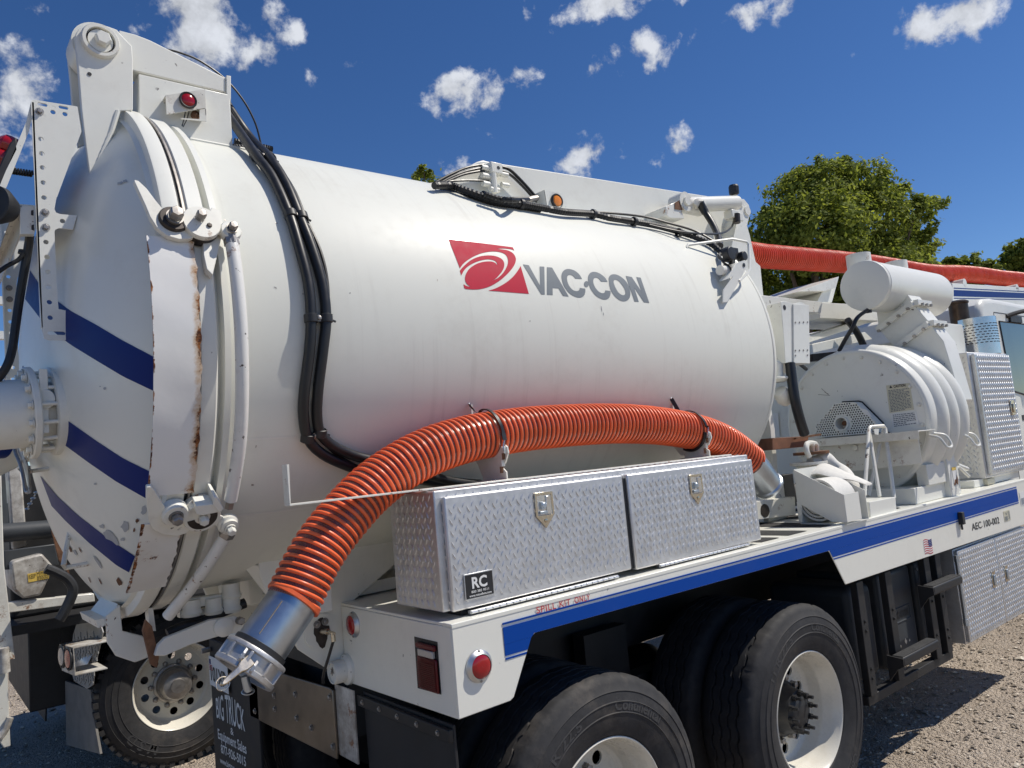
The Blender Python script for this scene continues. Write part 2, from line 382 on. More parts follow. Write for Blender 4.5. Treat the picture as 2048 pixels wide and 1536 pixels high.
M['canvas'] = plain('white_canvas_hose', (.68, .67, .63), .75, 0, .08, 60, bmp=.1)
M['glass'] = plain('dark_cab_glass', (.012, .022, .020), .06, 0, .2, 3, coat=.6)
M['black'] = plain('black_print', (.02, .02, .022), .5, 0, .1)
M['redprint'] = plain('faded_red_stencil', (.48, .05, .06), .5, 0, .25, 60)
M['yellow'] = plain('yellow_label', (.72, .50, .10), .5, 0, .15, 40)
M['cream'] = plain('cream_label', (.62, .59, .45), .5, 0, .08, 30)
M['grip'] = plain('black_grip_tape', (.035, .035, .035), .9, 0, .4, 80, bmp=.5)
M['rimw'] = paint('rim_white', (.74, .71, .62), .28, dirt=(.45, .36, .22), dirt_amt=.35, bumpy=.0)
M['bronze'] = plain('stack_brown_metal', (.085, .06, .045), .4, .9, .4, 18)
M['mirror'] = plain('polished_heat_shield', (.70, .71, .72), .2, 1, .1, 30)
# ================================================================ GROUND
gm, n_, l_, p_ = new_mat('dirt_and_gravel')
f1 = tnoise(n_, l_, .55, 5, .6); f2 = tnoise(n_, l_, 9, 6, .7); f3 = tnoise(n_, l_, 70, 4, .7)
vo = n_.new('ShaderNodeTexVoronoi'); t_ = n_.new('ShaderNodeTexCoord'); l_.new(t_.outputs['Object'], vo.inputs['Vector']); vo.inputs['Scale'].default_value = 46
vo2 = n_.new('ShaderNodeTexVoronoi'); l_.new(t_.outputs['Object'], vo2.inputs['Vector']); vo2.inputs['Scale'].default_value = 120
c = mixc(n_, l_, rampf(n_, l_, f1, .35, .65), (.42, .35, .275), (.55, .465, .375))
c = mixc(n_, l_, rampf(n_, l_, f2, .45, .7, 0, .6), c, (.30, .24, .185))
c = mixc(n_, l_, rampf(n_, l_, f3, .5, .75, 0, .5), c, (.58, .53, .46))
sc = mixc(n_, l_, vo.outputs['Color'], (.20, .17, .145), (.62, .57, .51))
c = mixc(n_, l_, mulf(n_, l_, rampf(n_, l_, vo.outputs['Distance'], .25, .42, 1, 0), rampf(n_, l_, f2, .4, .6, .2, .8)), c, sc)
l_.new(c, p_.inputs['Base Color']); p_.inputs['Roughness'].default_value = .92; p_.inputs['Specular IOR Level'].default_value = .2
hgt = mulf(n_, l_, mulf(n_, l_, vo.outputs['Distance'], -.6), mulf(n_, l_, mulf(n_, l_, vo2.outputs['Distance'], -.35), mulf(n_, l_, f2, .9), 'ADD'), 'ADD')
bump(n_, l_, p_, hgt, .9, .045)
g = MB(); GX = [-400, -60, -12, -5, 0, 5, 12, 60, 400]
def gz(x, y): return 0.0
nx = 60
xs = sorted(set([-1500, -400, -100, -30]+[-8+i*.35 for i in range(70)]+[30, 100, 400, 1500])); ys = sorted(set([-1500, -400, -100, -30]+[-8+i*.35 for i in range(70)]+[30, 100, 400, 1500]))
rg = random.Random(5)
for x in xs:
    for y in ys: g.v.append((x, y, -.012*rg.random() if abs(x) < 18 and abs(y) < 18 else -.01))
for i in range(len(xs)-1):
    for j in range(len(ys)-1):
        a = i*len(ys)+j; g.f.append((a, a+len(ys), a+len(ys)+1, a+1))
part('ground', g, gm, kind='structure', smooth=180)
# loose stones
sm, n_, l_, p_ = new_mat('gravel_stone')
gi = n_.new('ShaderNodeNewGeometry'); rp = n_.new('ShaderNodeValToRGB'); l_.new(gi.outputs['Random Per Island'], rp.inputs[0])
rp.color_ramp.elements[0].color = (.19, .165, .135, 1); rp.color_ramp.elements[1].color = (.70, .63, .52, 1); e_ = rp.color_ramp.elements.new(.55); e_.color = (.45, .375, .29, 1)
l_.new(rp.outputs[0], p_.inputs['Base Color']); p_.inputs['Roughness'].default_value = .9
def stone(mb, x, y, s, rg):
    vs = [(1, 0, 0), (-1, 0, 0), (0, 1, 0), (0, -1, 0), (0, 0, 1), (0, 0, -1)]; a = rg.random()*6.3; e = (s*rg.uniform(.7, 1.4), s*rg.uniform(.7, 1.1), s*rg.uniform(.45, .8))
    P = []
    for (i, j, k) in vs+[(.62, .62, .45), (-.62, .62, .45), (-.62, -.62, .45), (.62, -.62, .45)]:
        q = 1+rg.uniform(-.2, .2); i, j, k = i*e[0]*q, j*e[1]*q, k*e[2]*q; P.append((x+i*cos(a)-j*sin(a), y+i*sin(a)+j*cos(a), k+e[2]*.25))
    mb.add(P, [(4, 0, 6), (4, 6, 2), (4, 2, 7), (4, 7, 1), (4, 1, 8), (4, 8, 3), (4, 3, 9), (4, 9, 0), (0, 5, 2, 6), (2, 5, 1, 7), (1, 5, 3, 8), (3, 5, 0, 9)])
st = MB(); rg = random.Random(11)
for i in range(20000):
    if rg.random() < .62: x = rg.uniform(.6, 7); y = rg.uniform(-3.2, 1.3)
    else: x = rg.uniform(-4.2, 2); y = rg.uniform(2.6, 8)
    s = .004+.013*rg.random()**2.2
    if rg.random() < .025: s *= 2.2
    stone(st, x, y, s, rg)
part('gravel', st, sm, kind='stuff', smooth=0, label='loose grey and brown gravel lying on the dirt yard around the trucks', cat='gravel')
# ================================================================ VACUUM TRUCK
truck = thing('vacuum_truck', 'white vacuum truck with large cylindrical tank, blue stripes and red swirl logo, parked in front', 'vacuum truck', (0, TY, 0))
T = truck
def P(name, mb, mat, parent=None, **k): return part(name, mb, M[mat] if isinstance(mat, str) else mat, T if parent is None else parent, **k)
YS = -.05                                     # right-hand side plane of the bed
# ---- bed: side skirt with the wheel cut-outs
BX0, BX1, BT = -2.08, 3.28, 1.387
sk = [(BX0, 1.09), (-1.868, 1.092), (-1.852, 1.10), (-1.752, 1.277), (-1.735, 1.287), (.262, 1.277), (.272, 1.270), (.388, 1.085), (3.28, 1.062), (BX1, BT-.012), (BX0, BT-.012)]
bed = P('bed_skirt', MB().prism([(x, YS, z) for x, z in sk], (0, .006, 0)).box(BX0, BX1, YS, YS+.05, BT-.012, BT), 'skirt', bevel=.004)
sk2 = [(x, z) for x, z in sk]
P('bed_skirt', MB().prism([(x, 2*TY-YS, z) for x, z in sk2], (0, -.006, 0)).box(BX0, BX1, 2*TY-YS-.05, 2*TY-YS, BT-.012, BT), 'skirt', bevel=.003, label='far side skirt of the bed')
P('deck', MB().box(BX0+.003, BX1, YS+.05, 2*TY-YS-.05, BT-.012, BT-.002), 'skirt', bevel=.002)
# rear end panel, from the corner to the pivot stand
rp_ = MB().prism([(BX0, YS+.006, 1.09), (BX0, YS+.006, BT-.012), (BX0, .74, BT-.012), (BX0, .74, 1.078)], (.006, 0, 0))
rear = P('rear_panel', rp_, 'skirt', bevel=.003)
P('rear_panel', MB().prism([(BX0, 2*TY-YS-.006, 1.09), (BX0, 2*TY-YS-.006, BT-.012), (BX0, 1.60, BT-.012), (BX0, 1.60, 1.09)], (.006, 0, 0)), 'skirt', label='far rear end panel of the bed')
# blue stripe on the skirt: broad band with a thin line above and below
SX0, SX1 = -1.874, 3.015
def notch_rear(z): return -1.852+(z-1.10)/(1.277-1.10)*.10          # x of the rear wheel cut-out edge at height z
def notch_front(z): return .388-(z-1.085)/(1.270-1.085)*.116
def sband(name, z0, z1):
    def pr(pts): P(name, MB().prism([(x, YS-.0014, z) for x, z in pts], (0, .0022, 0)), 'bluelt', bed)
    if z0 >= 1.287: pr([(SX0, z0), (SX1, z0), (SX1, z1), (SX0, z1)])
    else:
        zt = min(z1, 1.2775)
        pr([(SX0, z0), (notch_rear(z0)-.003, z0), (notch_rear(zt)-.003, zt), (SX0, zt)])
        pr([(notch_front(z0)+.003, z0), (SX1, z0), (SX1, zt), (notch_front(zt)+.003, zt)])
        if z1 > 1.288: pr([(SX0, zt+.0005), (-1.753, zt+.0005), (-1.74, 1.2885), (.266, 1.2785), (.276, zt+.0005), (SX1, zt+.0005), (SX1, z1), (SX0, z1)])
sband('stripe_line', 1.3425, 1.349); sband('stripe', 1.240, 1.334); sband('stripe_line', 1.227, 1.2335)
# lettering and stickers on the skirt
nY = Vector((0, -1, 0))
for s_, p0, p1 in (('SPILL', (1073, 1227), (1112, 1217)), ('KIT', (1119, 1215), (1141, 1209.5)), ('ONLY', (1149, 1207), (1180, 1200))):
    tm = MB(); text_fit(tm, s_, oY(*p0, YS), oY(*p1, YS), .022, nY, spacing=1.15, bold=.012); P('stencil_lettering', tm, 'redprint', bed, smooth=0)
tm = MB(); text_fit(tm, 'AEC 100-002', oY(1944, 1061, YS), oY(1999, 1046, YS), .045, nY, bold=.012)
P('unit_number', tm, 'black', bed, smooth=0)
def rectY(mb, px0, py0, wx, hz, y, lift=.0016):
    p = oY(px0, py0, y); mb.box(p.x, p.x+wx, y-lift, y-lift+.001, p.z-hz, p.z); return p
# stars and stripes sticker: waving flag of white, red bars and a blue canton
fp = oY(1846, 1082, YS); fw_, fh_ = .115, .085
def wav(x): return .007*sin(x/.115*5.2+.6)
def fstrip(mb, u0, u1, v0, v1, lift):
    n = 10; A = []; B = []
    for i in range(n+1):
        u = u0+(u1-u0)*i/n; A.append((fp.x+u, YS-lift, fp.z-v0+wav(u)+u*.04)); B.append((fp.x+u, YS-lift, fp.z-v1+wav(u)+u*.04))
    mb.strip(A, B)
mb = MB(); fstrip(mb, 0, fw_, 0, fh_, .0012); flag = P('flag_sticker', mb, 'white_flat', bed, smooth=0)
mb = MB()
for i in range(7): fstrip(mb, .002, fw_-.002, fh_/13*(2*i)+.0005, fh_/13*(2*i+1), .0017)
P('flag_red_bars', mb, 'redprint', bed, smooth=0)
mb = MB(); fstrip(mb, fw_*.56, fw_-.002, .0005, fh_*.5, .0022); P('flag_canton', mb, 'blue', bed, smooth=0)
mb = MB()
for i in range(4):
    for j in range(5):
        u = fw_*(.60+.085*j); v = fh_*(.08+.115*i); fstrip(mb, u, u+.003, v, v+.003, .0026)
P('flag_stars', mb, 'white_flat', bed, smooth=0)
mb = MB(); p = rectY(mb, 2006, 1023, .12, .075, YS); P('maker_sticker', mb, 'cream', bed, smooth=0)
mb = MB(); p = oY(2006, 1023, YS)
text_fit(mb, 'V', (p.x+.02, YS-.002, p.z-.03), (p.x+.075, YS-.002, p.z-.03), .022, nY)
for i in range(4): mb.box(p.x+.008, p.x+.075-.01*(i % 2), YS-.0034, YS-.003, p.z-.043-.008*i, p.z-.040-.008*i)
for i in range(7): mb.box(p.x+.087, p.x+.112, YS-.0034, YS-.003, p.z-.012-.008*i, p.z-.009-.008*i)
P('sticker_print', mb, 'grey_logo', bed, smooth=0)
mb = MB(); p = rectY(mb, 2038, 985, .15, .10, YS, .0016); P('warning_sticker', mb, 'white_flat', bed, smooth=0)
mb = MB(); p = oY(2038, 985, YS)
for i in range(6): mb.box(p.x+.01, p.x+.08, YS-.0034, YS-.003, p.z-.05-.008*i, p.z-.047-.008*i)
P('sticker_print', mb, 'grey_logo', bed, smooth=0)
# black latch on the skirt
p = oY(1918, 1038, YS); mb = MB().box(p.x-.018, p.x+.022, YS-.030, YS, p.z-.035, p.z+.045).box(p.x-.004, p.x+.008, YS-.016, YS-.004, p.z-.07, p.z-.035)
P('skirt_latch', mb, 'blackp', bevel=.004)
# ---- round side marker lamp on the skirt, and the lamps on the rear panel
def round_lamp(c, axis, r, name='marker_lamp', lens='redlens', label=None):
    a = Vector(axis); c = Vector(c)
    b = P(name, MB().lathe(c, a, [(r*1.38, 0), (r*1.36, .004), (r*1.12, .010), (r*1.03, .016), (r*1.0, .012), (r*1.0, .002)], 40), 'alu2', label=label)
    u, w = perp(a)
    P('lens', MB().lathe(c, a, [(r, .004), (r*.99, .014), (r*.8, .018), (r*.4, .020), (.0005, .0205)], 40), lens, b)
    for s_ in (1, -1): inst('bolt4', mk_bolt(.004, .003), 'screw', M['steel'], c+Vector((0, 0, s_*r*1.22))+a*.006, a, b)
    return b
c = oY(958, 1332, YS); round_lamp(c, (0, -1, 0), .038, label='round red marker lamp in aluminium bezel on the side of the bed')
c = oX(708, 1249, BX0); round_lamp(c, (-1, 0, 0), .036, label='small round red lamp on the rear panel')
c = oX(696, 1338, BX0)
cl_ = P('clearance_lamp', MB().lathe(c, (-1, 0, 0), [(.060, 0), (.058, .012), (.044, .022), (.044, .062), (.040, .070), (.036, .070), (.036, .064), (.001, .064)], 36), 'white', label='white clearance lamp bucket standing out from the rear panel')
mb = MB(); 
for i in range(9): a = -.6+i*.14; mb.obox(c+Vector((-.0655, .004*(i % 3)-.012*a, .004+.006*(i % 2)+a*.008)), Vector((1, 0, 0)), Vector((0, cos(a*3), sin(a*3))), Vector((0, -sin(a*3), cos(a*3))), .0008, .010, .0016)
P('worn_print', mb, 'steel', cl_, smooth=0)
for s_ in (-1, 1): inst('bolt4', mk_bolt(.004, .003), 'screw', M['steel'], c+Vector((-.012, s_*.052, 0)), (-1, 0, 0), cl_)
# rectangular tail lamp set in a dark opening of the rear panel
q = [oX(px, py, BX0) for px, py in ((829, 1273), (875, 1284), (883, 1389), (836, 1376))]
mb = MB(); rr_ = .012
mb.prism([q_+Vector((-.0015, 0, 0)) for q_ in q], (.001, 0, 0)); tl = P('tail_lamp', mb, 'black', label='rectangular tail lamp in a black recess of the rear panel')
qc = sum(q, Vector())/4
yl, yr, zt, zb = qc.y+.068, qc.y-.060, qc.z+.066, qc.z-.088
yl = max(q[0].y, q[3].y)-.012; yr = min(q[1].y, q[2].y)+.004; zt = q[0].z-.012; zb = q[3].z+.006
P('lens', MB().box(BX0-.012, BX0-.002, yr, yl-.014, zb, zt-.045), 'darklens', tl, bevel=.006)
P('reverse_lens', MB().box(BX0-.015, BX0-.002, yr+.012, yl-.026, zt-.044, zt-.020), 'clearlens', tl, bevel=.003)
P('lens_rim', MB().box(BX0-.015, BX0-.002, yr, yl-.014, zt-.019, zt), 'darklens', tl, bevel=.005)
mb = MB()
for i in range(14): mb.box(BX0-.0168, BX0-.0155, yr+.004, yl-.018, zb+.008+i*.0062, zb+.011+i*.0062)
for i in range(12): mb.box(BX0-.0168, BX0-.0155, yr+.006+i*.0075, yr+.008+i*.0075, zb+.006, zt-.048)
P('lens_ribs', mb, 'darklens', tl, smooth=0)
# ---- chassis below the bed
for y in (.78, 1.48): P('frame_rail', MB().box(-2.05, 9.5, y, y+.08, .84, 1.10), 'chassis')
for x in (-1.9, -.7, .65, 2.0, 3.4, 5): P('cross_member', MB().box(x-.06, x+.06, .86, 1.48, .88, 1.06), 'chassis')
P('inner_deck_panel', MB().box(-2.0, 3.2, .02, 2.32, 1.345, 1.368), 'chassis')
for x in (-1.41, 0): P('axle', MB().lathe((x, 1.17, .524), (0, 1, 0), [(.001, -.87), (.075, -.87), (.075, -.3), (.2, -.1), (.2, .1), (.075, .3), (.075, .87), (.001, .87)], 28), 'chassis')
for s_ in (-1, 1):
    sb_ = P('suspension_beam', MB().bar((-1.5, TY+s_*.47, .66), (.1, TY+s_*.47, .66), .1, .14), 'chassis'); P('trunnion', MB().box(-.85, -.55, TY+s_*.47-.04, TY+s_*.47+.04, .73, 1.0), 'chassis', sb_)
# ---- wheels
def tyre_mb(cx_, cz, y0, sgn=1, w=.275, R=.524, n=180, treads=True):
    """y0: plane of the outer rim flange, tyre runs inwards (sgn=+1: +y)"""
    prof = [(.296, .012), (.305, -.002), (.33, -.012), (.365, -.021), (.385, -.0245), (.3875, -.0275), (.3905, -.0245), (.425, -.026), (.4275, -.029), (.4305, -.0255), (.462, -.018), (.4645, -.0205), (.468, -.0165), (.492, -.006), (.505, .002), (.515, .012), (R-.003, .022)]
    G = []
    if treads:
        for gy in (.062, .108, .155, .202): G += [(R-.001, gy-.0065, 1), (R-.015, gy-.004, 1), (R-.015, gy+.004, 1), (R-.001, gy+.0065, 1)]
    prof2 = [(R-.003, w-.03), (.512, w-.014), (.49, w+.004), (.43, w+.022), (.38, w+.02), (.33, w+.006), (.298, w-.012)]
    full = [(r, y, 0) for r, y in prof]+G+[(r, y, 0) for r, y in prof2]
    mb = MB(); k = len(full)
    for (r, y, z) in full:
        for j in range(n):
            a = 2*pi*j/n; yy = y+(.0055*(1 if (j % 6) < 3 else -1) if z else 0); rj = r
            if z == 0 and r > .51 and y < .03 and j % 6 == 0: rj = r-.006
            mb.v.append((cx_+rj*cos(a), y0+sgn*yy, cz+rj*sin(a)))
    for i in range(k-1):
        for j in range(n):
            j2 = (j+1) % n; mb.f.append((i*n+j, i*n+j2, (i+1)*n+j2, (i+1)*n+j))
    return mb
def arc_text(mb, s, cx_, cz, y, r, ang_mid, hgt, sgn=1, n=-1, thick=.002, span=None, **k):
    size = hgt/.7; vs, fs = text_geo(s, size, **k); x0 = min(a for a, b in vs); x1 = max(a for a, b in vs); q = 1 if span is None else span*r/(x1-x0)
    def f(a, b, lift):
        th = ang_mid-sgn*((a-x0)*q-(x1-x0)*q/2)/r; rr = r+sgn*b
        return Vector((cx_+rr*cos(th), y+n*lift, cz+rr*sin(th)))
    mb.add([f(a, b, thick) for a, b in vs], fs)
def wheel(cx_, y0, sgn=1, cz=.524, parent=None, dish=.165, nh=10, outer=True, texts=True, hub='blackp', rimmat='rimw'):
    ty = P('tyre', tyre_mb(cx_, cz, y0, sgn), 'rubber', parent, smooth=28)
    if texts:
        for s_, a_, hh, bo, sp in (('Continental', 64, .040, .03, .66), ('11 R 22.5', 126, .034, .02, .62), ('Continental', -60, .040, .03, .66)):
            tm = MB(); arc_text(tm, s_, cx_, cz, y0-sgn*.0245, .398, R_(a_), hh, n=-sgn, bold=bo, span=sp); P('moulded_lettering', tm, 'letter', ty, smooth=0)
    if not outer: return ty
    A = (0, sgn, 0); o = (cx_, y0, cz)
    rim = P('rim', MB().lathe(o, A, [(.290, .022), (.2985, .012), (.2985, .002), (.294, -.001), (.289, .002), (.287, .010), (.279, .020), (.276, .06), (.262, .085), (.258, .105), (.256, dish-.012), (.248, dish), (.235, dish+.006)], 96), rimmat, parent, smooth=50)
    u = Vector((1, 0, 0)); w = Vector((0, 0, 1))
    hl = [circ(.195*cos(2*pi*i/nh+.31), .195*sin(2*pi*i/nh+.31), .027, 14) for i in range(nh)]
    P('wheel_disc', MB().holed(circ(0, 0, .236, 64), hl+[circ(0, 0, .098, 28)], Vector((cx_, y0+sgn*(dish+.006), cz)), u, w, (0, sgn*.010, 0)), rimmat, rim)
    h = P('hub', MB().lathe(o, A, [(.135, dish+.012), (.135, dish-.012), (.120, dish-.020), (.112, dish-.045), (.105, .085), (.100, .070), (.078, .066), (.070, .058), (.055, .052), (.001, .050)], 40), hub, rim)
    for i in range(10):
        a = 2*pi*i/10+.15; inst('stud', lambda: MB().lathe((0, 0, 0), (0, 0, 1), [(.015, 0), (.015, .02), (.009, .02), (.009, .048), (.0005, .050)], 8), 'stud', M[hub], Vector((cx_+.088*cos(a), y0+sgn*.068, cz+.088*sin(a))), (0, -sgn, 0), h)
    for i in range(10):
        a = 2*pi*i/10; inst('nut', lambda: MB().lathe((0, 0, 0), (0, 0, 1), [(.019, 0), (.019, .005), (.016, .005), (.016, .028), (.001, .032)], 6), 'wheel_nut', M['steel'], Vector((cx_+.150*cos(a), y0+sgn*(dish+.004), cz+.150*sin(a))), (0, -sgn, 0), rim)
    return ty
for cx_ in (-1.41, 0.0):
    wheel(cx_, 0.0); wheel(cx_, .33, texts=False, outer=False)
    wheel(cx_, 2*TY, -1, texts=False); wheel(cx_, 2*TY-.33, -1, texts=False, outer=False)
    for y_, d_ in ((.34, 1), (2*TY-.34, -1)): P('brake_drum', MB().lathe((cx_, y_, .524), (0, d_, 0), [(.001, 0), (.21, .0), (.21, .25), (.001, .25)], 32), 'chassis')
# ---- mudflaps, bumper plate, licence plate
FX = -2.10
mb = MB(); pts = [(FX+.02, .60, 1.065), (FX+.02, -.01, 1.065), (FX+.03, -.01, .25), (FX+.03, .60, .25)]
mb.prism(pts, (.012, 0, 0)); fl = P('mudflap', mb, 'flap', label='plain black rubber mudflap below the right rear corner', bevel=.003)
P('mudflap_bar', MB().box(FX+.0, FX+.018, -.015, .615, 1.015, 1.055), 'chassis', fl, bevel=.003)
for i in range(5): inst('bolt6', mk_bolt(.007, .006), 'bolt', M['steel'], (FX, .05+.13*i, 1.035), (-1, 0, 0), fl)
BXP = -2.125
bp = [oX(px, py, BXP) for px, py in ((568, 1335), (690, 1371), (695, 1512), (518, 1426), (514, 1330))]
bump_pl = P('bumper_plate', MB().prism([(BXP, 1.735, .762), (BXP, 1.735, .99), (BXP, 1.60, 1.02), (BXP, .80, 1.055), (BXP, .775, 1.05), (BXP, .775, .785)], (.012, 0, 0)), 'stainless', bevel=.003, label='stainless steel bumper plate between the mudflaps')
for y, z in ((.80, .83), (.80, 1.02), (1.66, .80), (1.66, .985), (1.15, .87), (1.15, .97), (1.00, .86), (1.40, .92), (1.40, .86)):
    inst('bolt9', mk_bolt(.010, .008), 'bolt', M['steel'], (BXP, y, z), (-1, 0, 0), bump_pl)
P('bumper_return', MB().box(BXP+.014, BXP+.02, .62, .78, .80, 1.07), 'dirtyw')  # rusty dirty paint; its darker tone also stands for shade under the bed
FY = 1.78
fp_ = [oX(px, py, BXP) for px, py in ((423, 1388), (519, 1370))]
y0_, y1_ = oX(424, 1400, BXP).y, oX(520, 1420, BXP).y
fl = P('mudflap', MB().prism([(BXP, y0_, 1.06), (BXP, y1_+.02, 1.06), (BXP, y1_+.02, .22), (BXP, y0_, .22)], (.014, 0, 0)), 'flap', label='black mudflap with white dealer lettering and phone number', bevel=.003)
tm = MB(); nX = Vector((-1, 0, 0))
def flap_line(s, a, b, hh, **k): text_fit(tm, s, oX(*a, BXP), oX(*b, BXP), hh, nX, **k)
def arch_text(s, a, b, h0, h1, **k):
    P0 = oX(*a, BXP); P1 = oX(*b, BXP); u = Vector((0, -1, 0)); vs, fs = text_geo(s, 1, **k); xa = min(q[0] for q in vs); xb = max(q[0] for q in vs); yb = max(q[1] for q in vs)
    tm.add([Vector((BXP-.002, P0.y+(P1.y-P0.y)*(x-xa)/(xb-xa), P0.z+(P1.z-P0.z)*(x-xa)/(xb-xa)+(y/yb)*(h0+(h1-h0)*sin(pi*(x-xa)/(xb-xa))))) for x, y in vs], fs)
arch_text('BIG TRUCK', (434, 1434), (491, 1462), .10, .145, bold=.012)
flap_line('&', (462, 1468), (468, 1471), .035, bold=.01)
flap_line('Equipment Sales', (437, 1476), (494, 1508), .050, bold=.018)
flap_line('877-926-5015', (443, 1505), (493, 1533), .044, bold=.018)
flap_line('www.bigtruckequip.com'[:11], (441, 1525), (470, 1542), .03, bold=.018)
P('flap_lettering', tm, 'white_flat', fl, smooth=0)
# licence plate
q = [oX(px, py, BXP-.01) for px, py in ((421, 1311), (462, 1330), (462, 1390), (425, 1368))]
ya, yb, za, zb = q[0].y, q[1].y-.03, .81, .965
ya = oX(420, 1340, BXP-.01).y; yb = ya-.305; zt = oX(420, 1311, BXP-.01).z; zb = zt-.155
lp = P('licence_plate', MB().box(BXP-.014, BXP-.011, yb, ya, zb, zt), 'white_flat', bevel=.001)
tm = MB(); text_fit(tm, '101XP', (BXP-.0145, ya-.03, zb+.03), (BXP-.0145, yb+.03, zb+.03), .075, nX, bold=.02); P('plate_number', tm, 'black', lp, smooth=0)
tm = MB()
for i in range(4): tm.box(BXP-.0155, BXP-.015, ya-.06, ya-.008, zt-.05-.008*i, zt-.046-.008*i)
P('plate_print', tm, 'redprint', lp, smooth=0)
P('plate_blue', MB().box(BXP-.0152, BXP-.0142, ya-.035, ya-.008, zt-.042, zt-.016), 'blue', lp, smooth=0)
P('plate_bolt', MB().cyl((BXP-.05, ya-.0, zt+.03), (BXP-.005, ya-.0, zt+.03), .014, 12), 'steel')
# ---- pivot stand: tall white plate between bed and tank at the frame rail
PYY = .745
pv = [(640, 1262), (516, 1107), (700, 1200), (790, 1130), (605, 1295), (690, 1360)]
o1 = [oY(px, py, PYY) for px, py in ((516, 1107), (519, 1150), (553, 1235), (585, 1278), (598, 1300), (622, 1316), (690, 1361), (694, 1330), (690, 1260), (692, 1215), (715, 1195), (792, 1128), (800, 1060), (640, 1060))]
stand = P('pivot_stand', MB().prism(o1, (0, .02, 0)), 'skirt', bevel=.004, label='white gusset plate carrying the tank tipping pivot')
P('pivot_stand', MB().prism([p+Vector((0, .83, 0)) for p in o1], (0, .02, 0)), 'skirt', bevel=.004)
a = oY(495, 1131, PYY); b = oY(516, 1131, PYY); c = oY(545, 1205, PYY)
P('gusset', MB().prism([a+Vector((0, .05, 0)), b, c], (0, .012, 0)), 'skirt', stand)
P('tank_subframe', MB().box(-2.3, -1.2, .78, 1.56, 1.392, 1.44), 'skirt')
c = oY(640, 1262, PYY)
bs = P('pivot_boss', MB().lathe(c, (0, -1, 0), [(.068, 0), (.068, .010), (.001, .010)], 40), 'skirt', stand)
bl = []
rg = random.Random(2)
for i in range(20):
    a = 2*pi*i/20; r = .040*(1+.25*rg.uniform(-1, 1)); bl.append((r*.75*cos(a)-.0, r*1.25*sin(a)-.004))
P('grease_patch', MB().prism([c+Vector((x, -.0115, z)) for x, z in bl], (0, .001, 0)), 'grease', bs, smooth=0)
for dx, dz in ((-.016, .03), (.018, .034)): inst('bolt9', mk_bolt(.010, .008), 'bolt', M['steel'], c+Vector((dx, -.012, dz)), (0, -1, 0), bs)
P('grease_nipple', MB().cyl(c+Vector((.0, -.012, 0)), c+Vector((.012, -.05, 0)), .012).cyl(c+Vector((.012, -.05, 0)), c+Vector((.02, -.085, -.005)), .007).cyl(c+Vector((.018, -.075, 0)), c+Vector((.018, -.078, -.035)), .009), 'chrome', bs)
P('grease_line', MB().tube(spline([c+Vector((.018, -.078, -.03)), c+Vector((.008, -.05, -.09)), c+Vector((-.005, -.02, -.16)), c+Vector((0, 0, -.2))]), .006), 'cable', bs)
# grip strips on the deck
for i, (px0, py0, px1, py1, px2, py2, px3, py3) in enumerate(((1520, 1053, 1640, 1046, 1618, 1066, 1518, 1075), (1518, 1082, 1600, 1075, 1530, 1100, 1518, 1104))):
    q = [oZ(a, b, BT) for a, b in ((px0, py0), (px1, py1), (px2, py2), (px3, py3))]
x_ = [(.02, .2), (.34, .52), (.72, .9), (1.1, 1.28), (-.22, -.06), (1.5, 1.68), (1.9, 2.1)]
for (xa, xb) in x_:
    rg = random.Random(int(xa*100)); A = [(xa+rg.uniform(-.006, .006), .02+1.0*i/14, BT+.0006) for i in range(15)]; B = [(xb+rg.uniform(-.012, .006), .02+1.0*i/14, BT+.0006) for i in range(15)]
    P('grip_strip', MB().strip(A, B), 'grip', smooth=0)
# ================================================================ TANK
AXc = Vector((0, TY, TZ)); AX = Vector((1, 0, 0))
tank = P('tank', MB().lathe(AXc, AX, [(TR-.01, -2.735), (TR, -2.70), (TR, .488), (TR-.004, .505), (TR-.016, .522), (TR-.05, .545), (TR-.2, .61), (TR-.45, .665), (.2, .70), (.001, .705)], 160), 'tank', smooth=50, label='large white cylindrical debris tank')
P('head_seam', MB().lathe(AXc, AX, [(TR+.0005, .470), (TR+.003, .474), (TR+.003, .480), (TR+.0005, .484)], 160), 'tank', tank)
th = R_(-42.6)
P('weld_seam', MB().strip([cylP(x, th-.006, TR+.0008) for x in (-2.62, -1.5, -.4, .46)], [cylP(x, th+.006, TR+.0008) for x in (-2.62, -1.5, -.4, .46)]), 'white', tank)
th = R_(-24)
P('weld_seam', MB().strip([cylP(x, th-.004, TR+.0008) for x in (-2.66, -2.4)], [cylP(x, th+.004, TR+.0008) for x in (-2.66, -2.4)]), 'white', tank)
P('tank_ring', MB().lathe(AXc, AX, [(TR, -2.735), (.966, -2.738), (.972, -2.734), (.972, -2.690), (.966, -2.684), (TR, -2.680)], 160, closed=True), 'white', tank)
P('tank_ring_lip', MB().lathe(AXc, AX, [(TR, -2.665), (.962, -2.66), (.962, -2.640), (TR+.0, -2.636)], 160, a0=0, a1=2*pi), 'white', tank)
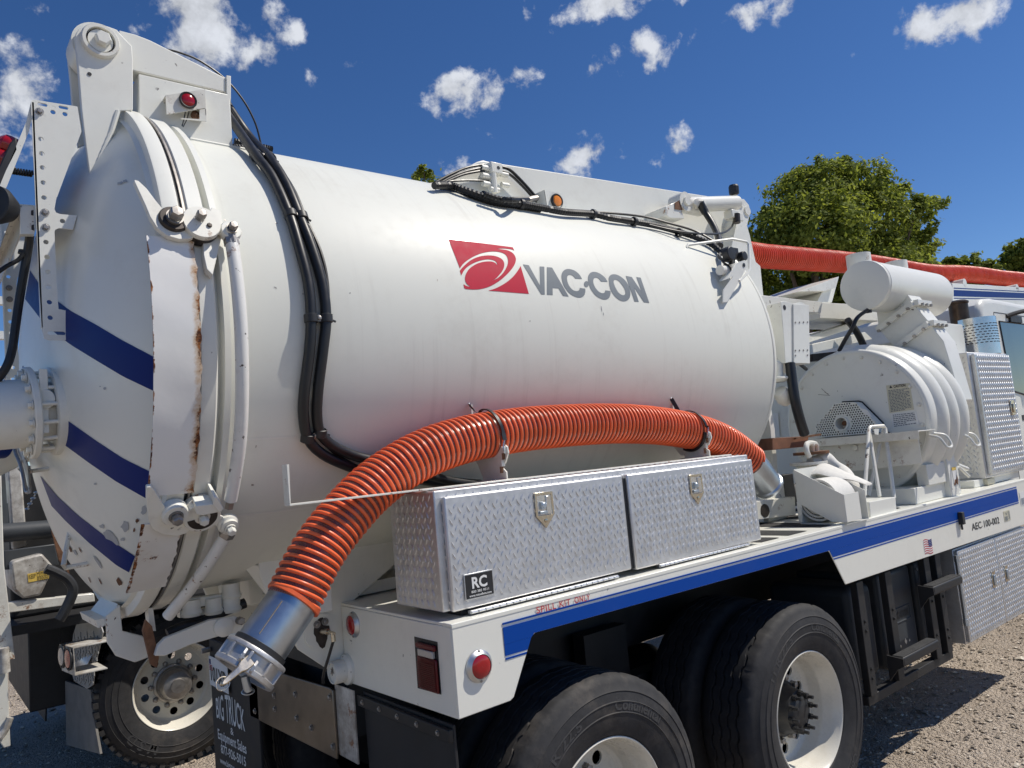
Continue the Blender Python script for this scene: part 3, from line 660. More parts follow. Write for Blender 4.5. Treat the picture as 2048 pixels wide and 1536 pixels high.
# ---- rear door: dished head, flange, gasket
prof = []
for i in range(33):
    r = .945*i/32; prof.append((max(r, .0008), DX-DD*sqrt(max(0, 1-(r/DR)**2))))
door = P('rear_door', MB().lathe(AXc, AX, prof, 160), 'door', smooth=60, label='domed rear door of the tank with dark blue stripes')
P('door_flange', MB().lathe(AXc, AX, [(.93, -2.80), (.945, -2.836), (.951, -2.820), (.981, -2.816), (.983, -2.812), (.983, -2.768), (.979, -2.764), (.90, -2.764)], 160), 'white', door)
P('gasket', MB().lathe(AXc, AX, [(.93, -2.7645), (.968, -2.7645), (.968, -2.7385), (.93, -2.7385)], 160, closed=True), 'cable', door)
P('gasket_retainer', MB().lathe(AXc, AX, [(.969, -2.752), (.9745, -2.751), (.9745, -2.744), (.969, -2.743)], 160, closed=True), 'steel', door)
# blue stripes on the dome
def dome_strip(U, Lw, n=26, k=7):
    def res(P_, n):
        P_ = [Vector((*p, 0)) for p in P_]; Ls = [0]
        for a, b in zip(P_[:-1], P_[1:]): Ls.append(Ls[-1]+(b-a).length)
        out = []
        for i in range(n+1):
            t = Ls[-1]*i/n; j = max(q for q in range(len(Ls)) if Ls[q] <= t+1e-9); j = min(j, len(P_)-2)
            out.append(P_[j].lerp(P_[j+1], (t-Ls[j])/(Ls[j+1]-Ls[j])))
        return out
    U = res(U, n); Lw = res(Lw, n); vs = []; fs = []
    for a, b in zip(U, Lw):
        for j in range(k+1): p = a.lerp(b, j/k); vs.append(oE(p.x, p.y, .0015))
    for i in range(n):
        for j in range(k): q = i*(k+1)+j; fs.append((q, q+1, q+k+2, q+k+1))
    return MB().add(vs, fs)
S1 = dome_strip([(60, 541), (78, 568), (117, 604), (139.5, 621), (191, 649), (246, 681.6), (307, 713.5)], [(50, 598), (82, 639), (110, 666), (142, 690), (191, 720), (246, 753), (307, 782)])
S2 = dome_strip([(45, 731), (60, 756), (100, 810), (136, 842), (191, 881), (246, 917), (299, 943)], [(42, 749), (60, 790), (90, 850), (127.7, 889), (178, 926), (232, 963), (292, 997)])
S3 = dome_strip([(80, 951), (115, 993), (156, 1031), (213, 1075), (270, 1113)], [(103, 1012), (131, 1042), (178, 1086), (232, 1130), (247, 1139), (258, 1145)])
for s_ in (S1, S2, S3): P('dome_stripe', s_, 'blue', door)
# bare grey primer where the paint has flaked
def flake(px, py, w, h, seed, mat='grey_logo', name='paint_chip', f=oE, par=None, k=.0021, rot=0):
    rg = random.Random(seed); n = 14; pts = []
    for i in range(n):
        a = 2*pi*i/n; r = .65+.5*rg.random(); x = w*r*cos(a); y = h*r*sin(a)
        pts.append((px+x*cos(rot)-y*sin(rot), py+x*sin(rot)+y*cos(rot)))
    vs = [f(x, y, k) for x, y in pts]; c = f(px, py, k)
    return P(name, MB().add([c]+vs, [(0, 1+i, 1+(i+1) % n) for i in range(n)]), mat, door if par is None else par, smooth=180)
PRM = plain('bare_primer_grey', (.40, .42, .44), .5, 0, .1, 40); M['primer'] = PRM
for (x, y, w, h, sd, ro) in ((204, 1053, 6, 4, 1, .3), (222, 1074, 20, 9, 2, .75), (250, 1054, 9, 11, 3, 0), (246, 1079, 5, 4, 4, 0), (288, 1020, 6, 9, 5, .4), (190, 968, 3, 2.5, 6, 0), (209, 777, 3.2, 3.6, 7, 0), (200, 773, 1.5, 1.5, 8, 0), (240, 366, 7, 3.2, 9, -.2), (250, 362, 5, 3, 10, 0), (196, 1125, 16, 3.5, 12, .95), (150, 1105, 3, 7, 13, -.4)):
    flake(x, y, w, h, sd, PRM, rot=ro)
for (x, y, w, h, sd, ro) in ((238, 1163, 5, 10, 21, -.5), (274, 1042, 3.4, 5, 22, .2), (268, 1060, 2, 5, 23, .2), (140, 1098, 2.5, 9, 26, -.5), (200, 1163, 1.2, 8, 27, -.45), (179, 1160, 1, 8, 28, -.4), (160, 1100, 1.2, 7, 29, -.5)):
    flake(x, y, w, h, sd, 'rusty', 'rust_spot', rot=ro, k=.0024)
# ---- rusty sheet-metal edge guard around the near side of the flange
RGD = .995
def guard(x0, x1, t0, t1, n=40, r=RGD, wob=.004, sd=1):
    rg = random.Random(sd); mb = MB(); ph = [rg.random()*6 for _ in range(6)]; k = 10
    def rr(i, j): return r+.0009*sin(i*.21+ph[0])*sin(j*.35+ph[1])+.0005*sin(i*.5+ph[2]+j*.25)
    for s_ in (0, -.004):
        for i in range(n+1):
            for j in range(k+1):
                t = t0+(t1-t0)*i/n; x = x0+(x1-x0)*j/k
                if j == k: x += .0022*sin(i*1.9+ph[3])+.002*sin(i*.8+ph[4])
                mb.v.append(tuple(cylP(x, t, rr(i, j)+s_)))
    B = (n+1)*(k+1)
    for i in range(n):
        for j in range(k):
            a = i*(k+1)+j; mb.f.append((a, a+1, a+k+2, a+k+1)); mb.f.append((B+a, B+a+k+1, B+a+k+2, B+a+1))
    per = [i*(k+1) for i in range(n+1)]; 
    for i in range(n):
        a, b = i*(k+1), (i+1)*(k+1); mb.f.append((a, b, B+b, B+a)); a += k; b += k; mb.f.append((a, B+a, B+b, b))
    for j in range(k): mb.f.append((j, B+j, B+j+1, j+1)); a = n*(k+1)+j; mb.f.append((a, a+1, B+a+1, B+a))
    return mb
gd, n_, l_, p_ = new_mat('rusty_edge_guard_paint')
t_ = n_.new('ShaderNodeTexCoord'); sp_ = n_.new('ShaderNodeSeparateXYZ'); l_.new(t_.outputs['Object'], sp_.inputs[0])
ex = rampf(n_, l_, sp_.outputs[0], -2.786, -2.744); ex2 = rampf(n_, l_, sp_.outputs[0], -2.865, -2.8765)
nn = tnoise(n_, l_, 17, 7, .75); nf = tnoise(n_, l_, 5, 3, .6, loc=(3, 1, 1)); nb = tnoise(n_, l_, 2.2, 4, .6, loc=(5, 0, 2))
m1 = rampf(n_, l_, mulf(n_, l_, mulf(n_, l_, ex, .42), mulf(n_, l_, nn, mulf(n_, l_, nf, .3, 'ADD')), 'ADD'), .785, .86)
m2 = rampf(n_, l_, mulf(n_, l_, mulf(n_, l_, ex2, .30), nn, 'ADD'), .74, .82)
m3 = rampf(n_, l_, mulf(n_, l_, nn, nb), .33, .38)
mm = mulf(n_, l_, mulf(n_, l_, m1, m2, 'MAXIMUM'), m3, 'MAXIMUM')
base = mixc(n_, l_, rampf(n_, l_, nb, .45, .75, 0, .35), (.78, .775, .75), (.52, .46, .37))
base = mixc(n_, l_, rampf(n_, l_, mulf(n_, l_, mulf(n_, l_, ex, .42), mulf(n_, l_, nn, mulf(n_, l_, nf, .3, 'ADD')), 'ADD'), .58, .84, 0, .75), base, (.50, .30, .12))
rc = mixc(n_, l_, rampf(n_, l_, tnoise(n_, l_, 55, 4, .7), .4, .62), (.07, .022, .010), (.34, .13, .04))
l_.new(mixc(n_, l_, mm, base, rc), p_.inputs['Base Color']); l_.new(mulf(n_, l_, mm, mulf(n_, l_, .5, .35), 'ADD'), p_.inputs['Roughness'])
bump(n_, l_, p_, mulf(n_, l_, tnoise(n_, l_, 9, 3, .5), mulf(n_, l_, mm, .5), 'ADD'), .12, .012)
P('edge_guard', guard(-2.876, -2.742, R_(-32.3), R_(14.0), 60), gd, door, label='upper white sheet metal edge guard with a rusty edge', smooth=60)
P('edge_guard', guard(-2.882, -2.762, R_(-57.5), R_(-38.2), 30, sd=4), gd, door, label='lower white sheet metal edge guard with a rusty edge', smooth=60)
# ---- door latches
def radial(th): return Vector((0, -cos(th), sin(th)))
def plane_shape(mb, pts, P0, nrm, thick): mb.prism([oP(x, y, P0, nrm) for x, y in pts], nrm*thick); return mb
th1 = R_(17.0); n1 = radial(th1); P1 = cylP(-2.76, th1, .996)
hk = [(266, 366), (275, 369), (291, 384), (309, 408), (323, 425), (330, 431), (330, 443), (337, 452), (350, 457), (365, 457), (378, 461), (388, 479), (376, 484), (355, 485), (331, 478), (311, 462), (297, 440), (289, 420), (278, 396), (266, 370)]
hook = P('latch_hook', plane_shape(MB(), hk, P1, n1, .018), 'worn', label='upper white latch hook curling under its roller bolt', bevel=.002)
c = oP(347, 440, P1+n1*.018, n1)
inst('washer_dirty', lambda: MB().lathe((0, 0, 0), (0, 0, 1), [(.044, -.02), (.044, .006), (.040, .012), (.022, .012)], 28), 'roller', M['grease'], c, n1, hook)
inst('bolt_big', mk_bolt(.021, .034, 1.25), 'bolt', M['steel'], c+n1*.012, n1, hook)
cam_c = oP(400, 452, P1+n1*.01, n1)
cam_ = P('latch_cam', MB().lathe(cam_c, n1, [(.056, -.03), (.056, .004), (.0575, .006), (.0575, .020), (.0555, .024), (.001, .024)], 40), 'worn', label='round cam disc of the upper latch', bevel=0)
P('cam_grease', MB().lathe(cam_c, n1, [(.0572, -.028), (.0578, .003), (.0572, .006)], 40), 'grease', cam_)
inst('bolt_m', mk_bolt(.015, .026, 1.0), 'bolt', M['steel'], cam_c+n1*.024+Vector((-.006, 0, .012)), n1, cam_)
inst('bolt_s', mk_bolt(.008, .008, 1.3), 'bolt', M['grease'], cam_c+n1*.024+Vector((.020, 0, -.012)), n1, cam_)
arm_e = oP(459, 466, P1+n1*.012, n1)
P('cam_arm', MB().bar(cam_c+n1*.004, arm_e+n1*.004, .036, .012, n1), 'worn', cam_, bevel=.002)
P('rod_end', MB().lathe(arm_e, n1, [(.001, -.012), (.030, -.012), (.034, -.004), (.034, .014), (.030, .020), (.018, .020), (.018, .026)], 32), 'white', cam_)
inst('bolt_m2', mk_bolt(.014, .022, 1.3), 'bolt', M['steel'], arm_e+n1*.026, n1, cam_)
P('latch_base', MB().prism([oP(x, y, P1-n1*.03, n1) for x, y in ((418, 425), (436, 432), (441, 470), (420, 560), (408, 548), (402, 520), (400, 470))], n1*.03), 'worn', cam_, bevel=.002)
# lower latch
th2 = R_(-36.8); n2 = radial(th2); P2 = cylP(-2.76, th2, .996)
hk2 = [(291, 969), (298, 967), (303, 970), (330, 1012), (332, 1030), (338, 1040), (350, 1044), (362, 1038), (375, 1040), (384, 1050), (372, 1060), (350, 1067), (322, 1063), (304, 1053), (296, 1038), (291, 1000)]
hook = P('latch_hook', plane_shape(MB(), hk2, P2, n2, .016), 'worn', label='lower white latch hook below the rusty guard', bevel=.002)
c = oP(349, 1026, P2+n2*.012, n2)
inst('roller2', lambda: MB().lathe((0, 0, 0), (0, 0, 1), [(.040, -.02), (.040, .012), (.036, .02), (.022, .02)], 28), 'roller', M['worn'], c, n2, hook)
inst('washer_dirty', None, 'roller', M['grease'], c+n2*.006, n2, hook, scale=.9)
inst('bolt_big', None, 'bolt', M['steel'], c+n2*.018, n2, hook, scale=.8)
cam2_c = oP(402, 1028, P2+n2*.006, n2)
cam_ = P('latch_cam', MB().lathe(cam2_c, n2, [(.058, -.03), (.058, .012), (.055, .018), (.001, .018)], 40), 'worn', label='round cam disc of the lower latch')
P('cam_grease', MB().lathe(cam2_c+n2*.018, n2, [(.046, 0), (.046, .001), (.024, .001), (.024, 0)], 26, a0=.2, a1=4.4), 'grease', cam_)
inst('bolt_m', None, 'bolt', M['worn'], cam2_c+n2*.018, n2, cam_)
arm2 = oP(455, 1046, P2+n2*.012, n2)
P('cam_arm', MB().bar(cam2_c+n2*.002, arm2+n2*.002, .036, .012, n2), 'worn', cam_, bevel=.002)
P('rod_end', MB().lathe(arm2, n2, [(.001, -.012), (.030, -.012), (.034, -.004), (.034, .010), (.028, .016), (.028, .026), (.018, .028)], 32), 'worn', cam_)
inst('bolt_m2', None, 'bolt', M['worn'], arm2+n2*.03, n2, cam_)
P('latch_base', MB().prism([oP(x, y, P2-n2*.004, n2) for x, y in ((384, 993), (433, 988), (432, 1005), (396, 1012), (384, 1010))], n2*.05).prism([oP(x, y, P2-n2*.03, n2) for x, y in ((414, 965), (420, 966), (433, 988), (424, 996), (412, 980))], n2*.08), 'white', cam_, bevel=.002)
# latch rods
rp1 = [oC(x, y, r) for x, y, r in ((461, 474, 1.012), (466, 500, 1.014), (474, 560, 1.016), (481, 640, 1.017), (484, 720, 1.017), (484, 800, 1.016), (480, 880, 1.015), (471, 945, 1.013), (461, 1000, 1.012))]
rod = P('latch_rod', MB().tube(spline(rp1, 6), .0205, 16), 'rod', label='long white latch rod curving around the tank')
P('rod_nut', MB().lathe(rp1[0], rp1[1]-rp1[0], [(.018, -.03), (.024, .0), (.024, .03), (.020, .03)], 6), 'steel', rod, smooth=20)
P('rod_nut', MB().lathe(rp1[-1], rp1[-1]-rp1[-2], [(.022, 0), (.014, .006), (.014, .03)], 6), 'steel', rod, smooth=20)
e = oC(459, 1046, 1.014)
rp2 = [oC(457, 1062, 1.016), oC(443, 1085, 1.017), oC(415, 1130, 1.02), oC(385, 1172, 1.02)]
thx = [(-64, -2.675), (-70, -2.70)]
for px, py, r in ((360, 1203, 1.03), (336, 1232, 1.05)): rp2.append(oC(px, py, r))
rod = P('latch_rod', MB().tube(spline(rp2, 6), .0205, 16), 'rod', label='short white latch rod reaching under the tank')
P('rod_nut', MB().lathe(rp2[0], rp2[1]-rp2[0], [(.018, -.02), (.018, .0), (.026, .0), (.026, .02)], 6), 'steel', rod, smooth=20)
# ---- perforated light brackets on the door
def perf(mirror=False):
    y = .635
    def q(px, py): p = oY(px, py, y); return (p.x, p.z)
    out = [(62, 204), (66, 200), (72, 200), (155, 213), (163, 263), (112, 400), (109, 418), (112, 425), (120, 428), (154, 431), (146, 459), (118, 456), (111, 459), (109, 463), (113, 560), (117, 618), (137, 622), (137, 680), (98, 680), (88, 676), (84, 660), (78, 560)]
    O = [q(*p) for p in out]
    dz = abs(q(80, 300)[1]-q(80, 400)[1])/100
    def hole(px, py, w=4.6): x, z = q(px, py); return circ(x, z, w*dz, 12)
    hs = [hole(x, y_) for x, y_ in ((106, 224), (130, 228), (82, 278), (83.5, 307), (85, 335), (86.5, 365), (88, 395), (92, 484), (94, 514), (96, 544), (97, 574), (99, 604), (100.5, 635), (125, 442))]
    for (x, y_) in ((85, 209), (127, 215)): cx2, cz2 = q(x, y_); hs.append(slot(cx2, cz2, 17*dz, 6.5*dz))
    cx2, cz2 = q(113, 666); hs.append(slot(cx2, cz2, 30*dz, 7*dz))
    yy = y if not mirror else 2*TY-y
    o = P('perforated_bracket', MB().holed(O, hs, Vector((0, yy, 0)), Vector((1, 0, 0)), Vector((0, 0, 1)), (0, .006 if not mirror else -.006, 0)), 'white', door, smooth=20, label='near perforated light bracket' if not mirror else 'far perforated light bracket')
    # return flange along the outer edge
    a, b = Vector((q(64, 204)[0], 0, q(64, 204)[1])), Vector((q(82, 655)[0], 0, q(82, 655)[1]))
    P('bracket_flange', MB().prism([(a.x, yy, a.z), (b.x, yy, b.z), (b.x+.005, yy, b.z), (a.x+.005, yy, a.z)], (0, (.018 if not mirror else -.018), 0)), 'white', o)
    for px, py in ((79, 223), (90, 425), (91.5, 455)):
        x, z = q(px, py); inst('bolt_b', mk_bolt(.0085, .009, 1.5), 'bolt', M['steel'], (x, yy+(-.0 if not mirror else -.006), z), (0, -1, 0), o)
    return o
pb = perf(); pb2 = perf(True)
# light board carried between the brackets: cross channel, rails, lamps, cables (only its near end is in view)
q1 = oY(64, 204, .64); q2 = oY(36, 300, .64)
P('light_board_arm', MB().prism([oY(x, y, .645) for x, y in ((62, 204), (52, 245), (0, 370), (-14, 400), (-2, 400), (14, 372), (58, 262), (66, 225))], (0, .008, 0)), 'white', label='slanting arm of the rear light board')
rb = [oY(33, 273, .645), oY(36, 300, .645), oY(0, 372, .645), oY(-25, 430, .645), oY(-20, 372, .645), oY(20, 285, .645)]
rail = P('lamp_rail', MB().prism(rb, (0, .9, 0)), 'blackp', label='black rail with red warning lamps', bevel=.004)
for px, py in ((14, 290), (3, 318)):
    for k in range(3):
        c = oY(px, py, .70+.18*k); P('warning_lens', MB().lathe(c, Vector((-1, 0, .45)), [(.034, -.02), (.034, 0), (.031, .014), (.018, .026), (.001, .03)], 24), 'redlens', rail)
c0 = oY(50, 440, .64); ch = [oY(x, y, .66) for x, y in ((44, 411), (68, 413), (69, 468), (44, 468))]
chn = P('cross_channel', MB().prism(ch, (0, .03, 0)).prism([oY(44, 411, .66), oY(44, 468, .66), oY(40, 468, .66), oY(40, 411, .66)], (0, 1.0, 0)).prism([oY(44, 411, .66), oY(30, 413, .66), oY(30, 416, .66), oY(44, 415, .66)], (0, 1.0, 0)), 'worn', label='white cross channel between the perforated brackets')
P('channel_slot', MB().prism([oY(x, y, .6588) for x, y in ((62, 421), (67, 420), (67, 431), (62, 430))], (0, .001, 0)).prism([oY(x, y, .6588) for x, y in ((63, 450), (68, 449), (68, 461), (63, 459))], (0, .001, 0)), 'grease', chn, smooth=0)
sp = oX(-6, 415, -3.3); sp = oY(-4, 412, .66)
P('work_lamp', MB().lathe(sp+Vector((0, 0, 0)), (-.6, -.5, 0), [(.001, -.05), (.04, -.045), (.062, 0), (.062, .02), (.054, .022), (.052, .012), (.001, .012)], 32), 'blackp', label='round black work lamp at the edge of the light board')
P('coil_cable', MB().tube([oY(66, 348, .66)+Vector((-.0022*i*.5, .009*cos(i*.9), .009*sin(i*.9))) for i in range(80)], .0035, 6).tube(spline([oY(41, 349, .66), oY(34, 343, .66), oY(26, 332, .66)]), .004, 6), 'cable')
cb = spline([oY(x, y, yy) for x, y, yy in ((60, 470, .72), (54, 510, .74), (45, 560, .75), (37, 610, .76), (30, 660, .76), (24, 700, .76), (12, 735, .76), (-14, 770, .78))])
P('loom_cable', MB().tube(cb, .0135, 10).tube(spline([oY(x, y, .73) for x, y in ((47, 507, ), (36, 520), (14, 532), (-5, 545))]), .007, 8), 'cable', label='thick black cable loom hanging from the light board')
P('cable_tie', MB().lathe(oY(47, 505, .745), oY(40, 540, .745)-oY(47, 505, .745), [(.016, -.006), (.016, .006)], 14), 'blackp')
# ---- discharge flange on the door and its pipe
ec = oE(97, 822); nd = Vector(((ec.x-DX)/DD**2, (ec.y-TY)/DR**2, (ec.z-TZ)/DR**2)).normalized()
nd = Vector((-1, -.05, -.06)).normalized()
ec = oE(100, 822)+Vector((.03, 0, 0))
fl = P('discharge_flange', MB().lathe(ec, nd, [(.150, -.05), (.150, .030), (.140, .034), (.118, .034), (.112, .028), (.112, -.05)], 56), 'white', label='round discharge flange on the rear door')
fc2 = ec+nd*.088
pipe = P('discharge_pipe', MB().lathe(fc2, nd, [(.100, -.01), (.150, -.010), (.154, -.006), (.154, .008), (.150, .012), (.116, .012), (.114, .018), (.112, .26), (.10, .32), (.001, .34)], 64), 'white', label='white discharge valve body with a bolted flange')
P('valve_bore', MB().lathe(ec, nd, [(.100, .028), (.100, .09)], 40), 'white', fl)
u, w = perp(nd)
for i in range(14):
    a = 2*pi*i/14+.1; d = (u*cos(a)+w*sin(a))*.132
    P('stud_bolt', MB().cyl(ec+d+nd*.03, fc2+d, .0065, 8), 'white', fl)
    inst('bolt_f', mk_bolt(.011, .012, 1.5), 'bolt', M['worn'], fc2+d+nd*.014, nd, pipe)
gp = ec+nd*.062-Vector((0, .120, -.03)); 
P('grease_cap', MB().lathe(gp+Vector((0, .01, -.0)), (-.3, -1, 0), [(.032, 0), (.034, .004), (.034, .010), (.001, .012)], 28).box(gp.x-.012, gp.x+.012, gp.y, gp.y+.012, gp.z+.028, gp.z+.10).box(gp.x-.012, gp.x+.012, gp.y+.002, gp.y+.014, gp.z-.11, gp.z-.028), 'white', fl, bevel=.002)
P('valve_lower_body', MB().lathe(oX(10, 905, -3.12), Vector((-1, 0, -.5)), [(.075, -.1), (.075, .10), (.001, .12)], 32), 'white', pipe)
P('blue_cap', MB().lathe(oX(-6, 890, -3.16), (-1, -.6, .1), [(.05, -.03), (.055, .02), (.001, .03)], 24), 'blue', pipe)
P('valve_lever', MB().tube(spline([oX(x, y, -3.12) for x, y in ((26, 877), (31, 905), (41, 930), (48, 960), (52, 982), (58, 984))]), .006, 8).tube(spline([oX(x, y, -3.1) for x, y in ((36, 880), (45, 905), (54, 935), (58, 965), (60, 981), (55, 985))]), .006, 8), 'steel', pipe)
P('lever_plate', MB().prism([oX(x, y, -3.11) for x, y in ((28, 880), (40, 895), (52, 930), (56, 975), (50, 960), (40, 920))], (.004, 0, 0)), 'worn', pipe)
# tether hooks welded to the dome
def hook_on(pts, r, name, label=None): return P(name, MB().tube(pts, r, 8), 'worn', door, label=label)
hook_on([oE(103, 935)+Vector((.02, 0, 0)), oE(80, 943)+Vector((-.055, -.02, 0)), oE(78, 940)+Vector((-.06, -.0, .01)), oE(82, 916)+Vector((-.04, 0, .02)), oE(85, 910)+Vector((-.03, 0, .02))], .0075, 'tether_hook')
hp = oE(176, 1127)
hook_on([hp+Vector((.01, 0, 0)), oX(130, 1136, hp.x-.07), oX(127, 1130, hp.x-.08), oX(133, 1095, hp.x-.06), oX(140, 1060, hp.x-.045)], .0085, 'tether_hook')
ck = MB(); c0 = oX(73, 985, -3.02); c1 = oX(54, 1018, -3.02)
for i in range(7):
    p = c0.lerp(c1, i/6); d = (c1-c0).normalized(); uu = Vector((0, 1, 0)) if i % 2 else d.cross(Vector((0, 1, 0))).normalized()
    ck.tube([p+d*(.013*cos(a*pi/6))+uu*(.008*sin(a*pi/6)) for a in range(12)], .0026, 6, closed=True)
P('tether_chain', ck, 'galv', pipe)
# ---- hinges at the top of the door, one on either side of the centre line
YH = .655
def shp(pts, y): return [oY(a, b, y) for a, b in pts]
hp_ = [(150, 75), (152, 66), (158, 57), (168, 50), (181, 47), (200, 47), (220, 54), (234, 59), (241, 68), (264, 92), (266, 120), (266, 190), (266, 220), (236, 222), (223, 265), (182, 362), (178, 340), (170, 280), (163, 220), (156, 130)]
arm = [(238, 60), (272, 69), (300, 80), (332, 96), (380, 120), (452, 156), (452, 186), (448, 184), (266, 141), (240, 135)]
mbx = [(277, 147), (460, 189), (467, 312), (420, 304), (340, 290), (285, 266), (277, 226)]
def flip(pts, far): return [Vector((p.x, 2*TY-p.y, p.z)) for p in pts] if far else pts
for far in (False, True):
    s_ = -1 if far else 1; yv = lambda y: 2*TY-y if far else y; w_ = 'far' if far else 'near'
    c = oY(200, 84, YH); c = Vector((c.x, yv(c.y), c.z)); nv = (0, -s_, 0)
    hp3 = flip(shp(hp_, YH), far)
    hinge = P('hinge_plate', MB().prism(hp3, (0, .022*s_, 0)), 'white', door, bevel=.003, label=w_+' hinge plate of the rear door with its pin')
    hpi = flip(shp(hp_[:14]+[(222, 240), (172, 262)]+hp_[18:], YH), far)
    P('hinge_plate', MB().prism([p+Vector((0, .145*s_, 0)) for p in hpi], (0, .022*s_, 0)), 'white', door, bevel=.003, label='inner plate of the '+w_+' door hinge')
    h_ = oY(179, 148, YH-.001); P('plate_hole', MB().lathe((h_.x, yv(h_.y), h_.z), nv, [(.0068, 0), (.0068, .0008), (.0005, .0009)], 16), 'black', hinge)
    P('hinge_pin', MB().cyl((c.x, yv(YH-.01), c.z), (c.x, yv(YH+.18), c.z), .040, 32), 'white', hinge)
    P('pin_boss', MB().lathe(c, nv, [(.062, -.01), (.062, .012), (.058, .018), (.047, .018), (.045, -.006), (.001, -.006)], 40), 'worn', hinge)
    P('pin_recess', MB().lathe(c, nv, [(.045, .001), (.020, .001)], 40), 'grease', hinge)
    inst('pinbolt', lambda: MB().lathe((0, 0, 0), (0, 0, 1), [(.034, 0), (.034, .010), (.029, .010), (.029, .034), (.024, .040), (.001, .040)], 6), 'bolt', M['white'], c+Vector((.006, .002*s_, .004)), nv, hinge, roll=.3, scale=.92)
    P('weld_bead', MB().tube(flip([oY(182+(223-182)*i/14, 362-(362-265)*i/14, YH-.001)+Vector((0, 0, .003*(i % 2))) for i in range(15)]+[oY(223+13*i/6, 265-43*i/6, YH-.001) for i in range(1, 7)], far), .008, 8), 'white', hinge)
    armo = P('hinge_arm', MB().prism(flip(shp(arm, .697), far), (0, .085*s_, 0)), 'white', bevel=.004, label='sloping arm of the '+w_+' hinge on the tank top')
    P('arm_knuckle', MB().lathe((c.x, yv(.682), c.z), (0, s_, 0), [(.001, 0), (.085, 0), (.085, .11), (.001, .11)], 36), 'white', armo)
    P('arm_stop', MB().prism(flip(shp([(453, 150), (462, 152), (462, 205), (455, 190), (453, 185)], .69), far), (0, .10*s_, 0)), 'white', armo, bevel=.002)
    mbo = P('hinge_mount', MB().prism(flip(shp(mbx, .69), far), (0, .12*s_, 0)), 'white', bevel=.004, label='box shaped mount of the '+w_+' hinge welded to the tank')
    P('weld_bead', MB().tube([Vector((x, yv(.688), TZ+sqrt(TR*TR-(TY-.688)**2)+.002)) for x in [-2.63+.03*i for i in range(11)]], .007, 8), 'white', mbo)
# red marker lamp bracket on the mount
yb_ = .645
lb = [oY(x, y, yb_) for x, y in ((331, 190), (410, 179), (411, 216), (333, 229))]
br = P('lamp_bracket', MB().prism(lb, (0, .004, 0)).prism([lb[0], lb[1], lb[1]+Vector((0, .044, 0)), lb[0]+Vector((0, .044, 0))], (0, 0, -.004)).prism([oY(x, y, yb_) for x, y in ((399, 219), (413, 217), (413, 243), (362, 238), (362, 236), (399, 238))], (0, .004, 0)).box(lb[1].x-.004, lb[1].x, yb_, .689, lb[2].z-.03, lb[1].z), 'worn', label='folded bracket with a red marker lamp beside the hinge', bevel=.001)
c = oY(375, 202, yb_)
P('lamp_grommet', MB().lathe(c, (0, -1, 0), [(.024, 0), (.031, .002), (.032, .010), (.029, .014), (.024, .011), (.024, .004)], 40), 'blackp', br)
P('lens', MB().lathe(c, (0, -1, 0), [(.0245, .004), (.0245, .010), (.020, .014), (.009, .016), (.0005, .0165)], 36), 'redlens', br)
P('bracket_nut', MB().lathe(oY(390, 232, yb_+.03), (0, -1, 0), [(.017, 0), (.017, .012), (.001, .02)], 8), 'rusty', br)
P('lamp_wire', MB().tube(spline([oY(371, 222, yb_+.02), oY(368, 238, yb_+.01), oY(364, 252, .68)]), .002, 6).tube(spline([oY(378, 222, yb_+.02), oY(374, 238, yb_+.01), oY(366, 254, .68)]), .002, 6), 'cable', br)
# ---- logo
logo = None
def cyl_poly(pts, k=.0012, step=6):
    """closed outline in photo pixels on the tank shell, filled with a fine grid so that it follows the curve"""
    out = dens2([Vector((*p, 0)) for p in pts]+[Vector((*pts[0], 0))], step)[:-1]; n = len(out)
    xs_ = [p.x for p in out]; ys_ = [p.y for p in out]
    P_ = [Vector((p.x, p.y)) for p in out]; E_ = [(i, (i+1) % n) for i in range(n)]
    x = min(xs_)+3
    def inside(x, y):
        c = False; j = n-1
        for i in range(n):
            if (ys_[i] > y) != (ys_[j] > y) and x < (xs_[j]-xs_[i])*(y-ys_[i])/(ys_[j]-ys_[i])+xs_[i]: c = not c
            j = i
        return c
    while x < max(xs_):
        y = min(ys_)+2
        while y < max(ys_):
            if inside(x, y) and min((x-a)**2+(y-b)**2 for a, b in zip(xs_, ys_)) > 6: P_.append(Vector((x, y)))
            y += 7
        x += 7
    vs, es, fs, *_ = delaunay_2d_cdt(P_, E_, [], 1, 1e-6)
    return MB().add([oC(v[0], v[1], TR+k) for v in vs], [tuple(f) for f in fs])
def z6(p): return (860+p[0]*480/2048, 440+p[1]*480/2048)
def sm2(P_, n=6): return [(p.x, p.y) for p in spline([Vector((*p, 0)) for p in P_], n)]
# red field left by two sweeping white rings
red1 = [(157, 161), (706, 232), (720, 260)] + sm2([(720, 260), (690, 249), (640, 243), (600, 243), (562, 246)]) + sm2([(562, 246), (620, 251), (672, 262), (712, 287), (732, 325), (728, 365), (705, 408), (660, 460), (600, 513), (520, 562), (440, 587), (370, 593), (310, 588), (299, 584)]) + [(296, 576), (294, 588), (286, 547)] + sm2([(286, 547), (312, 562), (344, 568), (318, 548), (302, 520), (300, 488), (312, 450), (340, 412), (390, 378), (440, 360), (490, 353), (530, 355), (560, 368), (575, 387), (568, 362), (545, 344), (500, 335), (455, 340), (400, 355), (345, 382), (300, 418), (267, 473)]) + [(255, 432)] + sm2([(255, 432), (290, 392), (350, 342), (420, 312), (490, 302), (550, 306), (600, 324), (628, 352), (634, 390), (620, 430), (590, 470), (560, 500), (530, 516), (570, 500), (615, 462), (650, 410), (666, 362), (660, 318), (635, 288), (590, 272), (530, 268), (460, 278), (390, 302), (330, 336), (285, 372), (256, 412)])
red1 = [z6(p) for p in red1]
lg = P('logo_emblem', cyl_poly(red1), 'red_logo', tank, smooth=180)
